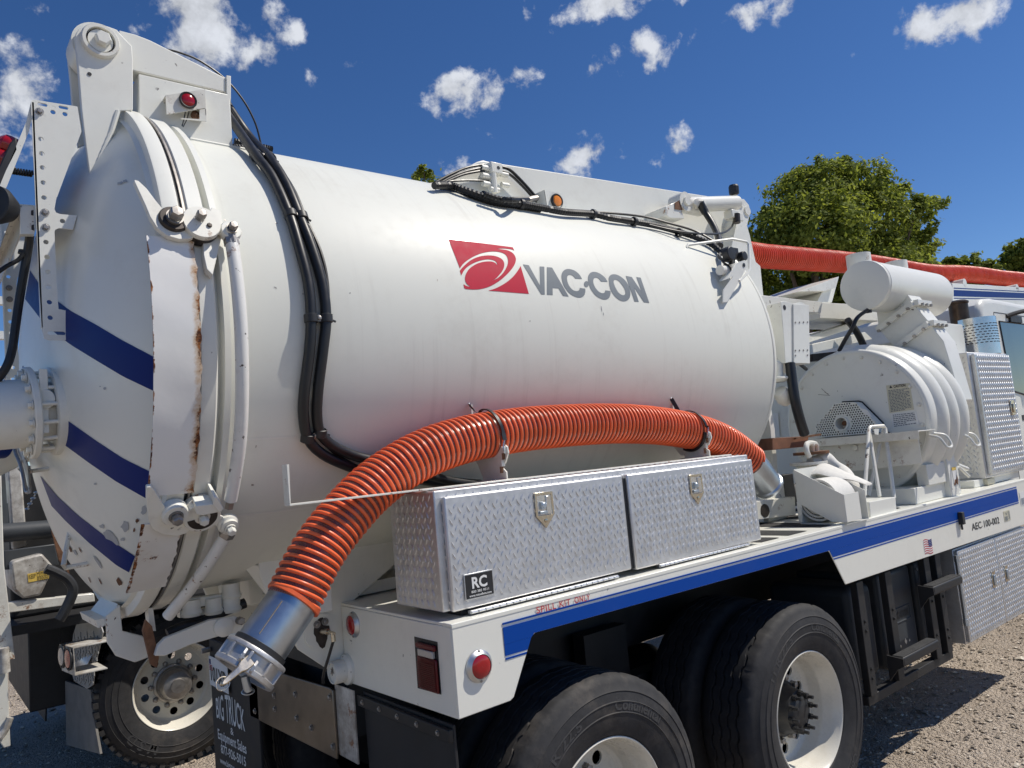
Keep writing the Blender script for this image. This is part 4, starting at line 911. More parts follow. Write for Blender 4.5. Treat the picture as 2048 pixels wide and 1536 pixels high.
red2 = [z6(p) for p in [(774, 392), (844, 630), (497, 602)] + sm2([(497, 602), (560, 583), (640, 540), (700, 492), (740, 445), (774, 392)])[1:-1]]
P('logo_emblem', cyl_poly(red2), 'red_logo', tank, smooth=180)
let = [[(793, 378), (843, 385), (940, 560), (936, 396), (976, 398), (980, 636), (950, 635)],
       [(998, 402), (1042, 406), (1184, 653), (1136, 647), (1097, 583), (1046, 580), (1048, 640), (999, 637)],
       sm2([(1298, 503), (1275, 465), (1235, 432), (1190, 418), (1152, 424), (1127, 452), (1124, 500), (1142, 560), (1180, 615), (1230, 650), (1280, 662), (1314, 645), (1326, 612), (1325, 585)], 5)+sm2([(1278, 579), (1274, 596), (1254, 606), (1222, 598), (1190, 565), (1172, 520), (1172, 482), (1190, 468), (1216, 474), (1240, 500)], 5),
       [p for p in circ(1335, 547, 1, 20)],
       sm2([(1516, 527), (1492, 490), (1450, 457), (1406, 442), (1370, 450), (1350, 480), (1350, 525), (1370, 585), (1410, 640), (1460, 672), (1500, 679), (1530, 662), (1541, 630), (1540, 605)], 5)+sm2([(1496, 600), (1490, 618), (1472, 624), (1442, 612), (1412, 578), (1395, 538), (1396, 505), (1412, 492), (1436, 498), (1460, 525)], 5),
       None,
       [(1670, 476), (1722, 486), (1806, 612), (1760, 486), (1798, 492), (1872, 708), (1826, 702), (1742, 575), (1782, 698), (1746, 696)]]
let[3] = [(1335+21*cos(a*pi/10)+0, 547+26*sin(a*pi/10)) for a in range(20)]
for l in let:
    if l: P('logo_letter', cyl_poly([z6(p) for p in l], step=3), 'grey_logo', tank, smooth=180)
# the O: outer and inner loops joined by a thin slit-free ring
O1 = [(1528, 530), (1526, 490), (1548, 466), (1586, 464), (1632, 486), (1676, 528), (1704, 585), (1710, 640), (1694, 678), (1656, 694), (1612, 680), (1568, 640), (1540, 590)]
O2 = [(1570, 545), (1568, 518), (1582, 510), (1606, 518), (1632, 545), (1658, 585), (1668, 620), (1660, 638), (1640, 640), (1612, 622), (1590, 590)]
o1_ = spline([Vector((*z6(p), 0)) for p in O1], 6, True); o2_ = spline([Vector((*z6(p), 0)) for p in O2], 6, True)
def resamp(P_, n, c):
    out = []
    for i in range(n):
        a = 2*pi*i/n-pi; best = min(P_, key=lambda p: abs((atan2(p.y-c.y, p.x-c.x)-a+pi) % (2*pi)-pi)); out.append(best)
    return out
cO = sum(o2_, Vector())/len(o2_); A = resamp(o1_, 72, cO); B = resamp(o2_, 72, cO)
vs = []; fs = []
for a, b in zip(A, B):
    for j in range(4): p = a.lerp(b, j/3); vs.append(oC(p.x, p.y, TR+.0012))
for i in range(72):
    for j in range(3): q = i*4+j; r_ = ((i+1) % 72)*4+j; fs.append((q, q+1, r_+1, r_))
P('logo_letter', MB().add(vs, fs), 'grey_logo', tank, smooth=180)
# small scuffs on the shell
def scuff(px, py, w, h, sd, mat='grease', rot=0):
    flake(px, py, w, h, sd, mat, 'scuff', lambda x, y, k=0: oC(x, y, TR+.0008), tank, rot=rot)
for (x, y, w, h, sd, ro) in ((551, 575, 4, 1.1, 1, .5), (607, 588, 3, 1, 2, .2), (1203, 618, 1, 6, 3, -.15), (1207, 628, .8, 4, 4, 0), (450, 440, 2.5, .9, 5, .3), (553, 446, 3, .8, 6, .3), (512, 893, 1, 4, 7, .2), (505, 970, 3, 2, 8, 0), (1060, 642, 2, 1, 9, 0), (700, 586, 2, 1.4, 10, 0), (875, 560, .9, 3, 11, 0)): scuff(x, y, w, h, sd, 'steel', ro)
# ---- pair of black hydraulic hoses around the tank
def onshell(L_): return [oC(x, y, r) for x, y, r in L_]
top = [oY(452, 205, 1.0), oY(466, 232, .93), oY(490, 268, .86)]
h1 = [oY(445, 215, .82), oY(468, 248, .76)]+onshell([(512, 311, .955), (545, 355, .952), (578, 428, .950), (600, 500, .949), (617, 570, .95), (622, 637, .951), (619, 700, .950), (609, 780, .95), (607, 830, .951), (616, 877, .951), (645, 908, .951), (690, 930, .952), (730, 943, .955), (800, 953, .96), (880, 966, .962), (960, 978, .962)])
h2 = [oY(452, 205, .85), oY(476, 242, .80), oY(505, 281, .74)]+onshell([(539, 316, .957), (571, 366, .953), (602, 440, .950), (625, 500, .949), (645, 570, .949), (652, 637, .951), (646, 700, .95), (636, 780, .95), (634, 835, .951), (642, 868, .951), (668, 893, .951), (710, 912, .952), (750, 922, .955), (820, 940, .962), (900, 962, .965), (960, 968, .965)])
for h in (h1, h2): P('hydraulic_hose', MB().tube(spline(h, 6), .0185, 14), 'cable', label='thick black hydraulic hose around the tank')
h3 = [oY(466, 232, .82), oY(506, 290, .73)]+onshell([(545, 318, .94), (586, 376, .938), (613, 440, .936), (640, 500, .936), (654, 560, .936), (656, 630, .94), (648, 720, .934), (640, 800, .934), (646, 870, .936), (668, 905, .936), (720, 935, .938), (760, 945, .94)])
P('thin_cable', MB().tube(spline(h3, 6), .006, 8), 'cable')
for (pa, pb_, tx) in (((512, 311), (539, 316), 0), ((581, 430), (603, 434), 0), ((622, 637), (652, 637), 0), ((615, 876), (640, 866), 0)):
    a = oC(*pa, .95); b = oC(*pb_, .95); th = atan2(a.z-TZ, TY-a.y); tg = Vector((0, sin(th), cos(th)))
    cl_ = P('hose_clamp', MB().lathe(a, tg, [(.020, -.015), (.0235, -.013), (.0235, .013), (.020, .015)], 20).lathe(b, tg, [(.020, -.015), (.0235, -.013), (.0235, .013), (.020, .015)], 20), 'blackp')
    P('clamp_stem', MB().bar(a, b, .018, .014, radial(th)), 'blackp', cl_); mid = (a+b)/2
    inst('bolt9', mk_bolt(.010, .008), 'bolt', M['steel'], mid+radial(th)*.006, radial(th), cl_, scale=.8)
    P('cable_tie', MB().bar(b+Vector((.01, 0, 0)), b+Vector((.035, 0, -.01)), .006, .006), 'blackp', cl_)
P('thin_cable', MB().tube(spline([oY(x, y, .80) for x, y in ((325, 98), (355, 104), (400, 122), (450, 158), (486, 200), (510, 245), (522, 288))]), .0042, 8), 'cable', label='thin black cable arching from the hinge to the tank')
def loom(pts, r, name='corrugated_loom', parent=None, label=None, pitch=.008, mat='cable'):
    q = spline(pts, 10); d = dens2(q, pitch/2); rr = [r*(1.0 if i % 2 else .82) for i in range(len(d))]
    return P(name, MB().tube(d, rr, 8), mat, parent, label=label, smooth=0)
loom([oY(468, 283, .92), oY(500, 290, .91), oY(530, 296, .9), oY(544, 300, .9)], .017, pitch=.012)
loom([oY(466, 294, .88), oY(490, 296, .88), oY(512, 300, .88)], .015, pitch=.012)
# ================================================================ TOOLBOX of tread plate
def tread(o, u, v, n, w, h, pitch=.037, L_=.029, Wd=.0082, H=.0028, m0=.008):
    """raised lozenges in alternating directions over a w x h panel; o = lower left corner"""
    mb = MB(); o = Vector(o); u = Vector(u); v = Vector(v); n = Vector(n)
    nx_ = int((w-2*m0)/pitch); ny_ = int((h-2*m0)/(pitch)); ox = (w-nx_*pitch)/2; oy = (h-ny_*pitch)/2
    d1 = (u*.5+v*.866); d2 = (-u*.5+v*.866)
    for i in range(nx_*2):
        for j in range(ny_*2):
            if (i+j) % 2: continue
            c = o+u*(ox+pitch/2*(i+.5))+v*(oy+pitch/2*(j+.5)); d = d1 if (i % 2) else d2; s_ = d.cross(n)
            a, b = c+d*L_/2, c-d*L_/2; e, f = c+s_*Wd/2, c-s_*Wd/2; k, l = c+d*L_*.26+n*H, c-d*L_*.26+n*H
            mb.add([a, b, e, f, k, l], [(a_, b_, c_) for a_, b_, c_ in ((0, 4, 2), (0, 3, 4), (1, 2, 5), (1, 5, 3))]+[(2, 4, 5), (3, 5, 4)])
    return mb
UX, UY, UZ = Vector((1, 0, 0)), Vector((0, 1, 0)), Vector((0, 0, 1))
tb = thing('toolbox', 'long tread plate aluminium toolbox with two doors on the bed below the orange hose', 'toolbox', (-1.15, .15, 1.40))
X0, X1, TY1, Z0, Z1 = -2.060, -.240, .325, 1.412, 1.813
body = P('body', MB().box(X0, X1, .022, TY1, Z0, Z1), 'alu', tb, bevel=.005)
def lz(mb, par, smooth=40, mat='alu'): return P('raised_tread', mb, mat, par, smooth=0, kind='stuff')
lz(tread((X0, TY1, Z0), -UY, UZ, -UX, TY1-.022, Z1-Z0), body)
lz(tread((X0, .022, Z0), UX, UZ, -UY, X1-X0, Z1-Z0), body)
lz(tread((X0, .022, Z1), UX, UY, UZ, X1-X0, TY1-.03), body)
def tb_door(x0, x1, z0, z1, y, latch_px, par=tb, yb=.022):
    d = P('door', MB().box(x0, x1, y, yb-.001, z0, z1), 'alu', par, bevel=.006)
    lz(tread((x0, y, z0), UX, UZ, -UY, x1-x0, z1-z0), d)
    lx, lzp = latch_px; o = Vector((lx, y-.0015, lzp))
    w, h = .058, .082
    pl = [(-w, h), (w, h), (w, -h*.45), (.0, -h*1.25), (-w, -h*.45)]
    pl = [(a*.78, b*.72) for a, b in pl]; w *= .78; h *= .72
    la = P('latch', MB().holed(pl, [[(-w*.78, -h*.42), (w*.78, -h*.42), (w*.78, h*.82), (-w*.78, h*.82)]], o, UX, UZ, (0, -.004, 0)), 'chrome', d, bevel=.0012)
    P('latch_pocket', MB().box(o.x-w*.78, o.x+w*.78, o.y-.0005, o.y+.0008, o.z-h*.42, o.z+h*.82).box(o.x+w*.2, o.x+w*.72, o.y-.005, o.y-.0005, o.z-h*.38, o.z+h*.74), 'mirror', la, bevel=.0008)
    P('latch_handle', MB().lathe(o+Vector((-.006, 0, .010)), (0, -1, 0), [(.012, 0), (.012, .009), (.009, .012), (.001, .012)], 20).box(o.x-.020, o.x-.008, o.y-.010, o.y, o.z-.004, o.z+.024).box(o.x-w*.6, o.x+w*.2, o.y-.008, o.y-.002, o.z-h*.36, o.z-h*.18), 'galv', la, bevel=.0008)
    P('lock_cylinder', MB().lathe(o+Vector((0, -.004, -h*.78)), (0, -1, 0), [(.007, 0), (.007, .003), (.001, .004)], 16), 'chrome', la)
    return d
def lat(px, py, y): p = oY(px, py, y); return (p.x, p.z)
d1 = tb_door(-2.034, -1.160, 1.410, 1.790, 0.0, lat(1088, 1016, 0))
d2 = tb_door(-1.140, -.252, 1.405, 1.790, -.008, lat(1392, 975, -.008))
for d, xa, xb in ((d1, -1.97, -1.25), (d2, -1.0, -.35)):
    P('hinge_strip', MB().box(xa, xb, -.008, .010, 1.392, 1.404), 'alu2', d, bevel=.002)
    mb = MB()
    k = int((xb-xa)/.03)
    for i in range(k): mb.cyl((xa+.03*i+.002, -.010, 1.398), (xa+.03*i+.027, -.010, 1.398), .0045, 8)
    P('hinge_knuckles', mb, 'alu2', d, kind='stuff')
P('door_seal', MB().box(-1.1595, -1.1405, .004, .022, 1.412, 1.775), 'blackp', body)
for x in (-1.35, -1.98, -.55): P('mounting_foot', MB().box(x, x+.08, .03, .3, 1.386, 1.411), 'chassis', body)
# maker's badge
bq = [oY(x, y, -.003) for x, y in ((926, 1150), (984, 1138), (989, 1188), (931, 1202))]
bx0, bx1, bz0, bz1 = bq[0].x+.001, bq[1].x+.001, (bq[2].z+bq[3].z)/2, (bq[0].z+bq[1].z)/2
badge = P('badge', MB().box(bx0, bx1, -.0052, -.0022, bz0, bz1), 'alu2', d1, bevel=.001)
P('badge_field', MB().box(bx0+.004, bx1-.004, -.0060, -.005, bz0+.004, bz1-.004), 'black', badge)
tm = MB(); bw = bx1-bx0; bh = bz1-bz0
text_fit(tm, 'RC', (bx0+bw*.24, -.0060, bz0+bh*.42), (bx1-bw*.24, -.0060, bz0+bh*.42), bh*.42, nY, bold=.03)
text_fit(tm, '800 382 9511', (bx0+bw*.2, -.0060, bz0+bh*.24), (bx1-bw*.2, -.0060, bz0+bh*.24), bh*.095, nY, bold=.012)
text_fit(tm, 'www.rctoolbox.com', (bx0+bw*.12, -.0060, bz0+bh*.10), (bx1-bw*.12, -.0060, bz0+bh*.10), bh*.09, nY, bold=.018)
P('badge_lettering', tm, 'white_flat', badge, smooth=0)
# flat bar with an upturned end lying along the toolbox top, carrying the hose cradles
a = oY(575, 1004, .085); b = oY(568, 930, .085)
zb_ = 1.8165
bar = thing('flat_bar', 'rusty white flat bar with an upturned end running along the toolbox top', 'bar', (-1.5, .09, zb_))
P('strap', MB().box(a.x, -.30, .070, .110, zb_, zb_+.006), 'worn', bar, bevel=.001)
P('upturned_end', MB().prism([(a.x, .07, zb_+.006), (a.x+.004, .07, zb_+.006), (b.x+.010, .07, b.z), (b.x+.002, .07, b.z)], (0, .04, 0)), 'worn', bar, bevel=.001)
# ================================================================ ORANGE SUCTION HOSE
HY = .195
hp = [oY(x, y, yy) for x, y, yy in ((586, 1202, .17), (606, 1160, .175), (632, 1110, .18), (662, 1066, .185), (694, 1027, .19), (730, 988, .195), (772, 953, .2), (820, 922, .2), (870, 898, .2), (930, 879, .2), (985, 868, .2), (1050, 858, .2), (1120, 852, .2), (1190, 848, .2), (1250, 847.5, .2), (1310, 851, .2), (1360, 858, .2), (1405, 868, .2), (1440, 881, .2), (1470, 899, .2), (1500, 923, .2))]
hq = dens2(spline(hp, 10), .006)
L_ = [0]
for a, b in zip(hq[:-1], hq[1:]): L_.append(L_[-1]+(b-a).length)
hose = thing('suction_hose', 'thick orange ribbed suction hose strapped over the toolbox with steel ends', 'hose', tuple(hp[7]), )
def frames(pts):
    out = []; u = None
    for i, p in enumerate(pts):
        d = (pts[min(i+1, len(pts)-1)]-pts[max(i-1, 0)]).normalized()
        if u is None: u, w = perp(d)
        else: u = (u-d*u.dot(d)).normalized(); w = d.cross(u)
        out.append((p, u, w))
    return out
def helix(pts, R, pitch, seg=44, wig=0, phase=0):
    Fr = frames(pts); Ls = [0]
    for a, b in zip(pts[:-1], pts[1:]): Ls.append(Ls[-1]+(b-a).length)
    tot = Ls[-1]; n = int(tot/pitch*seg); out = []; j = 0
    for i in range(n+1):
        s = tot*i/n; w_ = s+wig*(pitch*.30)*(1 if i % 2 else -1); w_ = min(max(w_, 0), tot)
        while j < len(Ls)-2 and Ls[j+1] < w_: j += 1
        while j > 0 and Ls[j] > w_: j -= 1
        t = (w_-Ls[j])/(Ls[j+1]-Ls[j]); p, u, w = Fr[j]; p2, u2, w2 = Fr[j+1]; a = 2*pi*i/seg+phase
        out.append(p.lerp(p2, t)+(u.lerp(u2, t)*cos(a)+w.lerp(w2, t)*sin(a))*R)
    return out
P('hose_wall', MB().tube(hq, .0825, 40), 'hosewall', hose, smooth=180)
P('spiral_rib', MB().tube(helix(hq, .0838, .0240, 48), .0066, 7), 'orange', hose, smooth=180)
P('reinforcing_thread', MB().tube(helix(hq, .0829, .0240, 120, 1, pi), .0007, 3), plain('pinkish_thread', (.42, .26, .23), .5, 0, .2), hose, smooth=0, kind='stuff')
t0 = hp[0]; t1 = oY(518, 1301, .165); dv = (t1-t0).normalized()
tl_ = (t1-t0).length
tube = P('steel_tube', MB().lathe(t0-dv*.04, dv, [(.0765, 0), (.0800, .004), (.0800, tl_+.05), (.074, tl_+.05)], 56), 'galv', hose)
P('hose_cuff', MB().lathe(t0-dv*.004, dv, [(.0815, -.01), (.0905, -.008), (.0905, .004), (.082, .006)], 48), 'orange', hose)
P('tube_weld', MB().tube([t0+dv*(.03+.11*i/24)+(lambda u, w: (u*cos(3.9)+w*sin(3.9)))(*perp(dv))*.0802+Vector((0, 0, .0008*(i % 2))) for i in range(25)], .0016, 5), 'chrome', tube)
P('rubber_ring', MB().lathe(t1, dv, [(.079, -.014), (.0845, -.012), (.0845, .006), (.079, .008)], 48), 'blackp', hose)
c0 = t1+dv*.006
cpl = P('coupler', MB().lathe(c0, dv, [(.080, 0), (.0965, 0), (.0985, .003), (.0985, .012), (.0885, .016), (.0885, .052), (.0985, .056), (.0985, .068), (.0955, .071), (.080, .071), (.076, .03), (.078, 0)], 64), 'cast', hose, label='cast aluminium cam lock coupler with pull rings')
u, w = perp(dv)
for i in range(9):
    a = 2*pi*i/9+.2; d = u*cos(a)+w*sin(a); tg = dv.cross(d)
    P('coupler_rib', MB().obox(c0+dv*.034+d*.0925, dv, d, tg, .020, .0052, .0045), 'cast', cpl, bevel=.001)
# two cam levers hang open from their ears, a pull ring in the eye of each
def cam_arm(ear_px, tip_px, ring_c, yy):
    e = oY(*ear_px, yy); t = oY(*tip_px, yy-.03); d = (t-e).normalized(); n = (CAM-e).normalized(); tg = d.cross(n).normalized()
    for s_ in (-1, 1):
        P('cam_ear', MB().prism([e+tg*(s_*.019)+dv*x+n*y for x, y in ((-.026, -.03), (-.026, .006), (-.012, .020), (.006, .018), (.016, .004), (.020, -.03))], tg*(.009*s_)), 'cast', cpl, bevel=.0015)
    nn = tg.cross(d)
    P('cam_lever', MB().prism([e+d*x+tg*y-nn*.007 for x, y in ((-.014, -.017), (-.014, .017), (.016, .017), (.034, .010), (.088, .008), (.100, .004), (.100, -.004), (.088, -.008), (.034, -.010), (.016, -.017))], nn*.016), 'chrome', cpl, bevel=.003)
    P('cam_pin', MB().cyl(e-tg*.030, e+tg*.030, .0055, 12), 'galv', cpl)
    rc = t+d*.012; a1 = (d*.85-tg*.25).normalized(); a2 = n.cross(a1)
    P('pull_ring', MB().tube([rc+a1*(.020*cos(2*pi*i/30))+a2*(.020*sin(2*pi*i/30)) for i in range(30)], .0021, 8, closed=True), 'chrome', cpl)
cam_arm((494, 1326), (452, 1362), None, .085)
e = oY(490, 1352, .20); t = oY(496, 1383, .20)
P('cam_lever', MB().cyl(e, t, .012, 14), 'galv', cpl)
P('pull_ring', MB().tube([t+Vector((.017*cos(2*pi*i/30), .012*sin(2*pi*i/30), .006*sin(2*pi*i/30))) for i in range(30)], .0028, 8, closed=True), 'galv', cpl)
# forward end
e0 = hp[-1]; e1 = oY(1541, 979, .2); dv2 = (e1-e0).normalized(); el_ = (e1-e0).length
t2 = P('steel_tube', MB().lathe(e0-dv2*.04, dv2, [(.0765, 0), (.0805, .004), (.0805, el_-.008), (.088, el_), (.0885, el_+.012), (.086, el_+.018), (.078, el_+.018), (.076, 0)], 56), 'galv', hose, label='forward steel end tube with a rolled collar')
P('tube_collar', MB().lathe(e1-dv2*.045, dv2, [(.0806, 0), (.0845, .002), (.0845, .010), (.0806, .012)], 48), 'chrome', t2)
# cradles with rubber straps
def cradle(px_front, px_back, px_base, lab):
    f = oY(*px_front, .095); bk = oY(*px_back, .31); bs = oY(*px_base, .2); x = (f.x+bk.x)/2; cx_ = oY(985, 868, .2)
    # hose centre at this x
    j = min(range(len(hq)), key=lambda i: abs(hq[i].x-x)); hc = hq[j]; r = .0925
    yz = []
    for i in range(13):
        a = pi*1.12+(pi*.80)*i/12; yz.append((hc.y+r*cos(a), hc.z+r*sin(a)))
    pts = [(f.y-.012, f.z-.02), (f.y-.008, f.z+.004), (f.y+.004, f.z+.012), (f.y+.012, f.z)]+yz[1:]+[(bk.y-.012, hc.z+.03), (bk.y-.02, bk.z-.01), (bk.y-.008, bk.z+.006), (bk.y+.008, bk.z+.004), (bk.y+.018, bk.z-.04), (bk.y+.015, hc.z-.06), (bk.y-.03, hc.z-.115), (.255, 1.835), (.255, 1.822), (.105, 1.822), (.105, 1.85), (.13, 1.87), (f.y+.01, f.z-.055)]
    o = thing('hose_cradle', lab, 'hose bracket', (x, .18, 1.822), 'cradles holding the orange hose')
    hs = [circ(f.y-.0+.006, f.z-.012, .005, 10), circ(bk.y-.002, bk.z-.014, .008, 12)]
    P('cradle_plate', MB().holed(pts, [hs[1]], Vector((x, 0, 0)), UY, UZ, (.007, 0, 0)), 'worn', o, bevel=.001)
    P('cradle_foot', MB().box(x-.03, x+.05, .10, .26, 1.816, 1.823), 'worn', o, bevel=.001)
    for k in range(4):
        t = k/3; py = f.y+.004+.030*t; pz = f.z-.004-.075*t
        P('catch_tooth', MB().box(x-.012, x+.004, py-.008, py-.002, pz-.014, pz+.010), 'rusty' if k % 2 else 'worn', o, bevel=.001)
    return o, f, bk, x, hc
def strap(o, f, bk, x, hc, lab, wide):
    st_ = thing('rubber_strap', lab, 'strap', tuple(bk), 'rubber straps tying down the orange hose')
    R2 = .099; pth = []
    a0 = atan2(bk.z-.012-hc.z, bk.y-hc.y)
    p0 = Vector((x-.004, bk.y-.004, bk.z-.014)); pth = [p0+Vector((-.01, -.022, -.008))]
    for i in range(9):
        a = R_(62)+R_(112)*i/8; pth.append(Vector((x-.002+.03*i/8*0-.03*sin(i/8*pi)*.3, hc.y+R2*cos(a), hc.z+R2*sin(a))))
    pth.append(Vector((x-.004, f.y-.004, f.z+.03)))
    q = spline(pth, 5); mb = MB(); n = len(q); A = []
    for i, p in enumerate(q):
        d = (q[min(i+1, n-1)]-q[max(i-1, 0)]).normalized(); nn_ = Vector((0, p.y-hc.y, p.z-hc.z)).normalized(); s_ = d.cross(nn_).normalized()
        ww = wide*(1.5 if i < 4 or i > n-5 else 1.0); mb.v += [tuple(p+s_*ww-nn_*.002), tuple(p-s_*ww-nn_*.002), tuple(p-s_*ww+nn_*.003), tuple(p+s_*ww+nn_*.003)]
    for i in range(n-1):
        for j in range(4): mb.f.append((i*4+j, i*4+(j+1) % 4, i*4+4+(j+1) % 4, i*4+4+j))
    mb.f += [(3, 2, 1, 0), (4*n-4, 4*n-3, 4*n-2, 4*n-1)]
    P('strap_band', mb, 'cable', st_)
    P('strap_hook', MB().tube(spline([p0+Vector((-.01, -.022, -.008)), p0+Vector((-.004, -.012, .002)), p0+Vector((.004, .002, .004)), p0+Vector((.010, .004, -.006))], 5), .0026, 8), 'galv', st_)
    e = Vector((x-.004, f.y-.004, f.z+.03)); P('strap_hook', MB().tube(spline([e, e+Vector((-.012, -.004, -.02)), e+Vector((-.012, -.006, -.04)), e+Vector((-.002, .002, -.05)), e+Vector((.008, .006, -.038))], 5), .0026, 8), 'galv', st_)
    return st_
o, f, bk, x, hc = cradle((1020, 895), (927, 801), (985, 945), 'worn white hose cradle plate at the left end of the toolbox'); strap(o, f, bk, x, hc, 'black rubber strap over the orange hose above the left toolbox door', .0065)
o, f, bk, x, hc = cradle((1432, 866), (1323, 791), (1385, 925), 'worn white hose cradle plate above the right toolbox door'); strap(o, f, bk, x, hc, 'black rubber strap over the orange hose above the right toolbox door', .0065)
q = []
for i in range(14): a = R_(188)+R_(110)*i/13; q.append(Vector((x-.012, hc.y+.0945*cos(a), hc.z+.0945*sin(a))))
dh = thing('rubber_strap', 'loose black rubber strip lying in the cradle under the orange hose', 'strap', tuple(q[6]))
P('strap_band', MB().tube(q, .0075, 8), 'cable', dh)
# ================================================================ BOOM SUPPORT ON TOP OF THE TANK
FY0 = .97
fr = [(865, 372), (900, 352), (955, 323), (966, 320), (982, 324), (1480, 402), (1500, 470), (1520, 560), (1300, 470), (1100, 420), (900, 390)]
f3 = [oY(x, y, FY0) for x, y in fr]
frame = P('boom_support', MB().prism(f3, (0, .40, 0)), 'white', bevel=.006, label='long tapered white boom support along the tank top')
vb = oY(990, 348, .94)
def pz(px0, py0, px1, py1, y): a = oY(px0, py0, y); b = oY(px1, py1, y); return a, b
v0 = oY(976, 325, .93); v1 = oY(1001, 352, .93)
valve = P('valve_block', MB().box(v0.x, v1.x, .905, .968, v1.z, v0.z), 'worn', bevel=.006, label='white junction valve block with thin hydraulic lines')
for k in range(3): P('line_fitting', MB().cyl((v0.x-.05, .93, v0.z-.035-.045*k), (v0.x, .93, v0.z-.035-.045*k), .016, 10), 'worn', valve); 
for k in range(2): P('line_fitting', MB().cyl((v1.x, .93, v0.z-.05-.06*k), (v1.x+.05, .93, v0.z-.05-.06*k), .014, 10), 'worn', valve)
P('valve_stem', MB().cyl((v1.x-.06, .92, v1.z), (v1.x-.06, .92, v1.z-.11), .018, 10).cyl((v1.x-.09, .92, v1.z-.09), (v1.x-.03, .92, v1.z-.09), .014, 10), 'worn', valve)
P('valve_hole', MB().lathe((v1.x-.03, .9045, v0.z-.03), (0, -1, 0), [(.010, 0), (.010, .001), (.0005, .001)], 12), 'black', valve)
def line(pxs, y, r, name='hydraulic_line', par=None, **k): return P(name, MB().tube(spline([oY(p[0], p[1], p[2] if len(p) > 2 else y) for p in pxs], 7), r, 8), 'cable', par, **k)
line([(968, 329), (935, 335), (905, 347), (880, 360), (862, 371)], .93, .007)
line([(968, 335), (935, 342), (905, 353), (876, 369)], .93, .007)
line([(968, 341), (930, 348), (900, 360), (873, 373)], .93, .007)
line([(978, 362), (930, 361), (885, 364), (850, 370)], .93, .006)
line([(1003, 334), (1020, 340), (1045, 364), (1070, 392), (1085, 408)], .93, .009)
line([(1003, 342), (1020, 349), (1045, 372), (1066, 395), (1080, 410)], .93, .008)
# marker lamp box
ly = .86
lq = [oY(x, y, ly) for x, y in ((1088, 380), (1132, 388), (1136, 425), (1094, 418))]
lb = P('lamp_bracket', MB().prism(lq, (0, .004, 0)).prism([lq[0], lq[3], lq[3]+Vector((-.01, .11, .0)), lq[0]+Vector((-.01, .11, .0))], (.004, 0, 0)), 'white', bevel=.001, label='white bracket with a round amber marker lamp on the tank top')
c = oY(1112, 403, ly)
P('lamp_grommet', MB().lathe(c, (0, -1, 0), [(.034, 0), (.042, .002), (.043, .012), (.038, .018), (.032, .014), (.032, .004)], 40), 'blackp', lb)
P('lens', MB().lathe(c, (0, -1, 0), [(.0325, .004), (.0325, .012), (.027, .018), (.012, .021), (.0005, .0215)], 36), 'amber', lb)
P('cable_gland', MB().cyl(oY(1054, 400, .9), oY(1074, 396, .9), .017, 10), 'steel', lb)
# corrugated cable loom along the foot of the support
def onsh(L_): return [oC(x, y, TR+k) for x, y, k in L_]
lp_ = onsh([(868, 371, .03), (900, 371, .03), (925, 379, .03), (965, 393, .028), (1000, 402, .028), (1040, 408, .028), (1085, 416, .028), (1130, 424, .028), (1185, 428, .028), (1220, 436, .028), (1265, 443, .026), (1310, 451, .026), (1355, 463, .024), (1395, 476, .024), (1425, 490, .024), (1446, 508, .024)])
loom(lp_, .019, pitch=.014, label='corrugated black cable loom along the tank top')
lp2 = onsh([(880, 373, .02), (915, 378, .015), (950, 394, .012), (990, 406, .012), (1035, 412, .012), (1080, 419, .012)])
loom(lp2, .016, pitch=.012)
loom([oC(968, 388, TR+.05), oC(1000, 398, TR+.05), oC(1030, 400, TR+.06), oY(1056, 399, .9)], .015, pitch=.012)
line([(1140, 426, .66), (1180, 424, .68), (1230, 427, .66), (1290, 434, .66), (1340, 447, .6), (1390, 462, .55), (1430, 484, .47)], .66, .007)
line([(1140, 430, .62), (1200, 429, .62), (1260, 440, .6), (1320, 455, .55), (1380, 466, .5), (1440, 467, .6), (1462, 455, .8), (1468, 440, .85)], .6, .007)
for px, py in ((968, 393), (1042, 408), (1186, 428), (1268, 443), (1358, 465)):
    c = oC(px, py, TR+.027); P('loom_clamp', MB().lathe(c-Vector((.012, 0, 0)), (1, .0, -.05), [(.020, 0), (.026, .003), (.026, .021), (.020, .024)], 16), 'blackp')
# hydraulic cylinder with its brackets at the forward end
CY = .84
ca = oY(1372, 410, CY); cb = oY(1472, 406, CY)
bk_ = [oY(x, y, .80) for x, y in ((1331, 413), (1362, 399), (1364, 425), (1369, 437), (1340, 436), (1333, 430))]
cbk = P('cylinder_bracket', MB().prism(bk_, (0, .17, 0)), 'worn', bevel=.003, label='white bracket box at the rear end of the boom cylinder')
P('bracket_end', MB().prism([oY(x, y, .795) for x, y in ((1350, 405), (1362, 399), (1364, 420), (1350, 418))], (0, .003, 0)), 'rusty', cbk)
cyl_ = P('boom_cylinder', MB().cyl(ca, cb, .052, 28), 'white', label='white hydraulic boom cylinder')
P('cylinder_eye', MB().lathe(ca+Vector((-.06, -.05, 0)), (0, 1, 0), [(.001, 0), (.065, 0), (.065, .10), (.001, .10)], 28).lathe(ca+Vector((-.06, -.065, 0)), (0, 1, 0), [(.001, 0), (.03, 0), (.03, .02)], 20).cyl(ca+Vector((-.06, 0, 0)), ca+Vector((.14, 0, .0)), .058, 20), 'worn', cyl_)
P('cylinder_elbow', MB().tube(spline([oY(1388, 412, .79), oY(1394, 405, .78), oY(1402, 405, .77)]), .026, 10), 'worn', cyl_)
P('boom_hose', MB().tube(spline([oY(1400, 405, .77), oY(1410, 424, .76), oY(1425, 448, .70), oY(1435, 470, .62), oY(1440, 492, .50)], 7), [.026]*8+[.021]*21, 12), 'cable', label='dark hydraulic hose curving down to the guard')
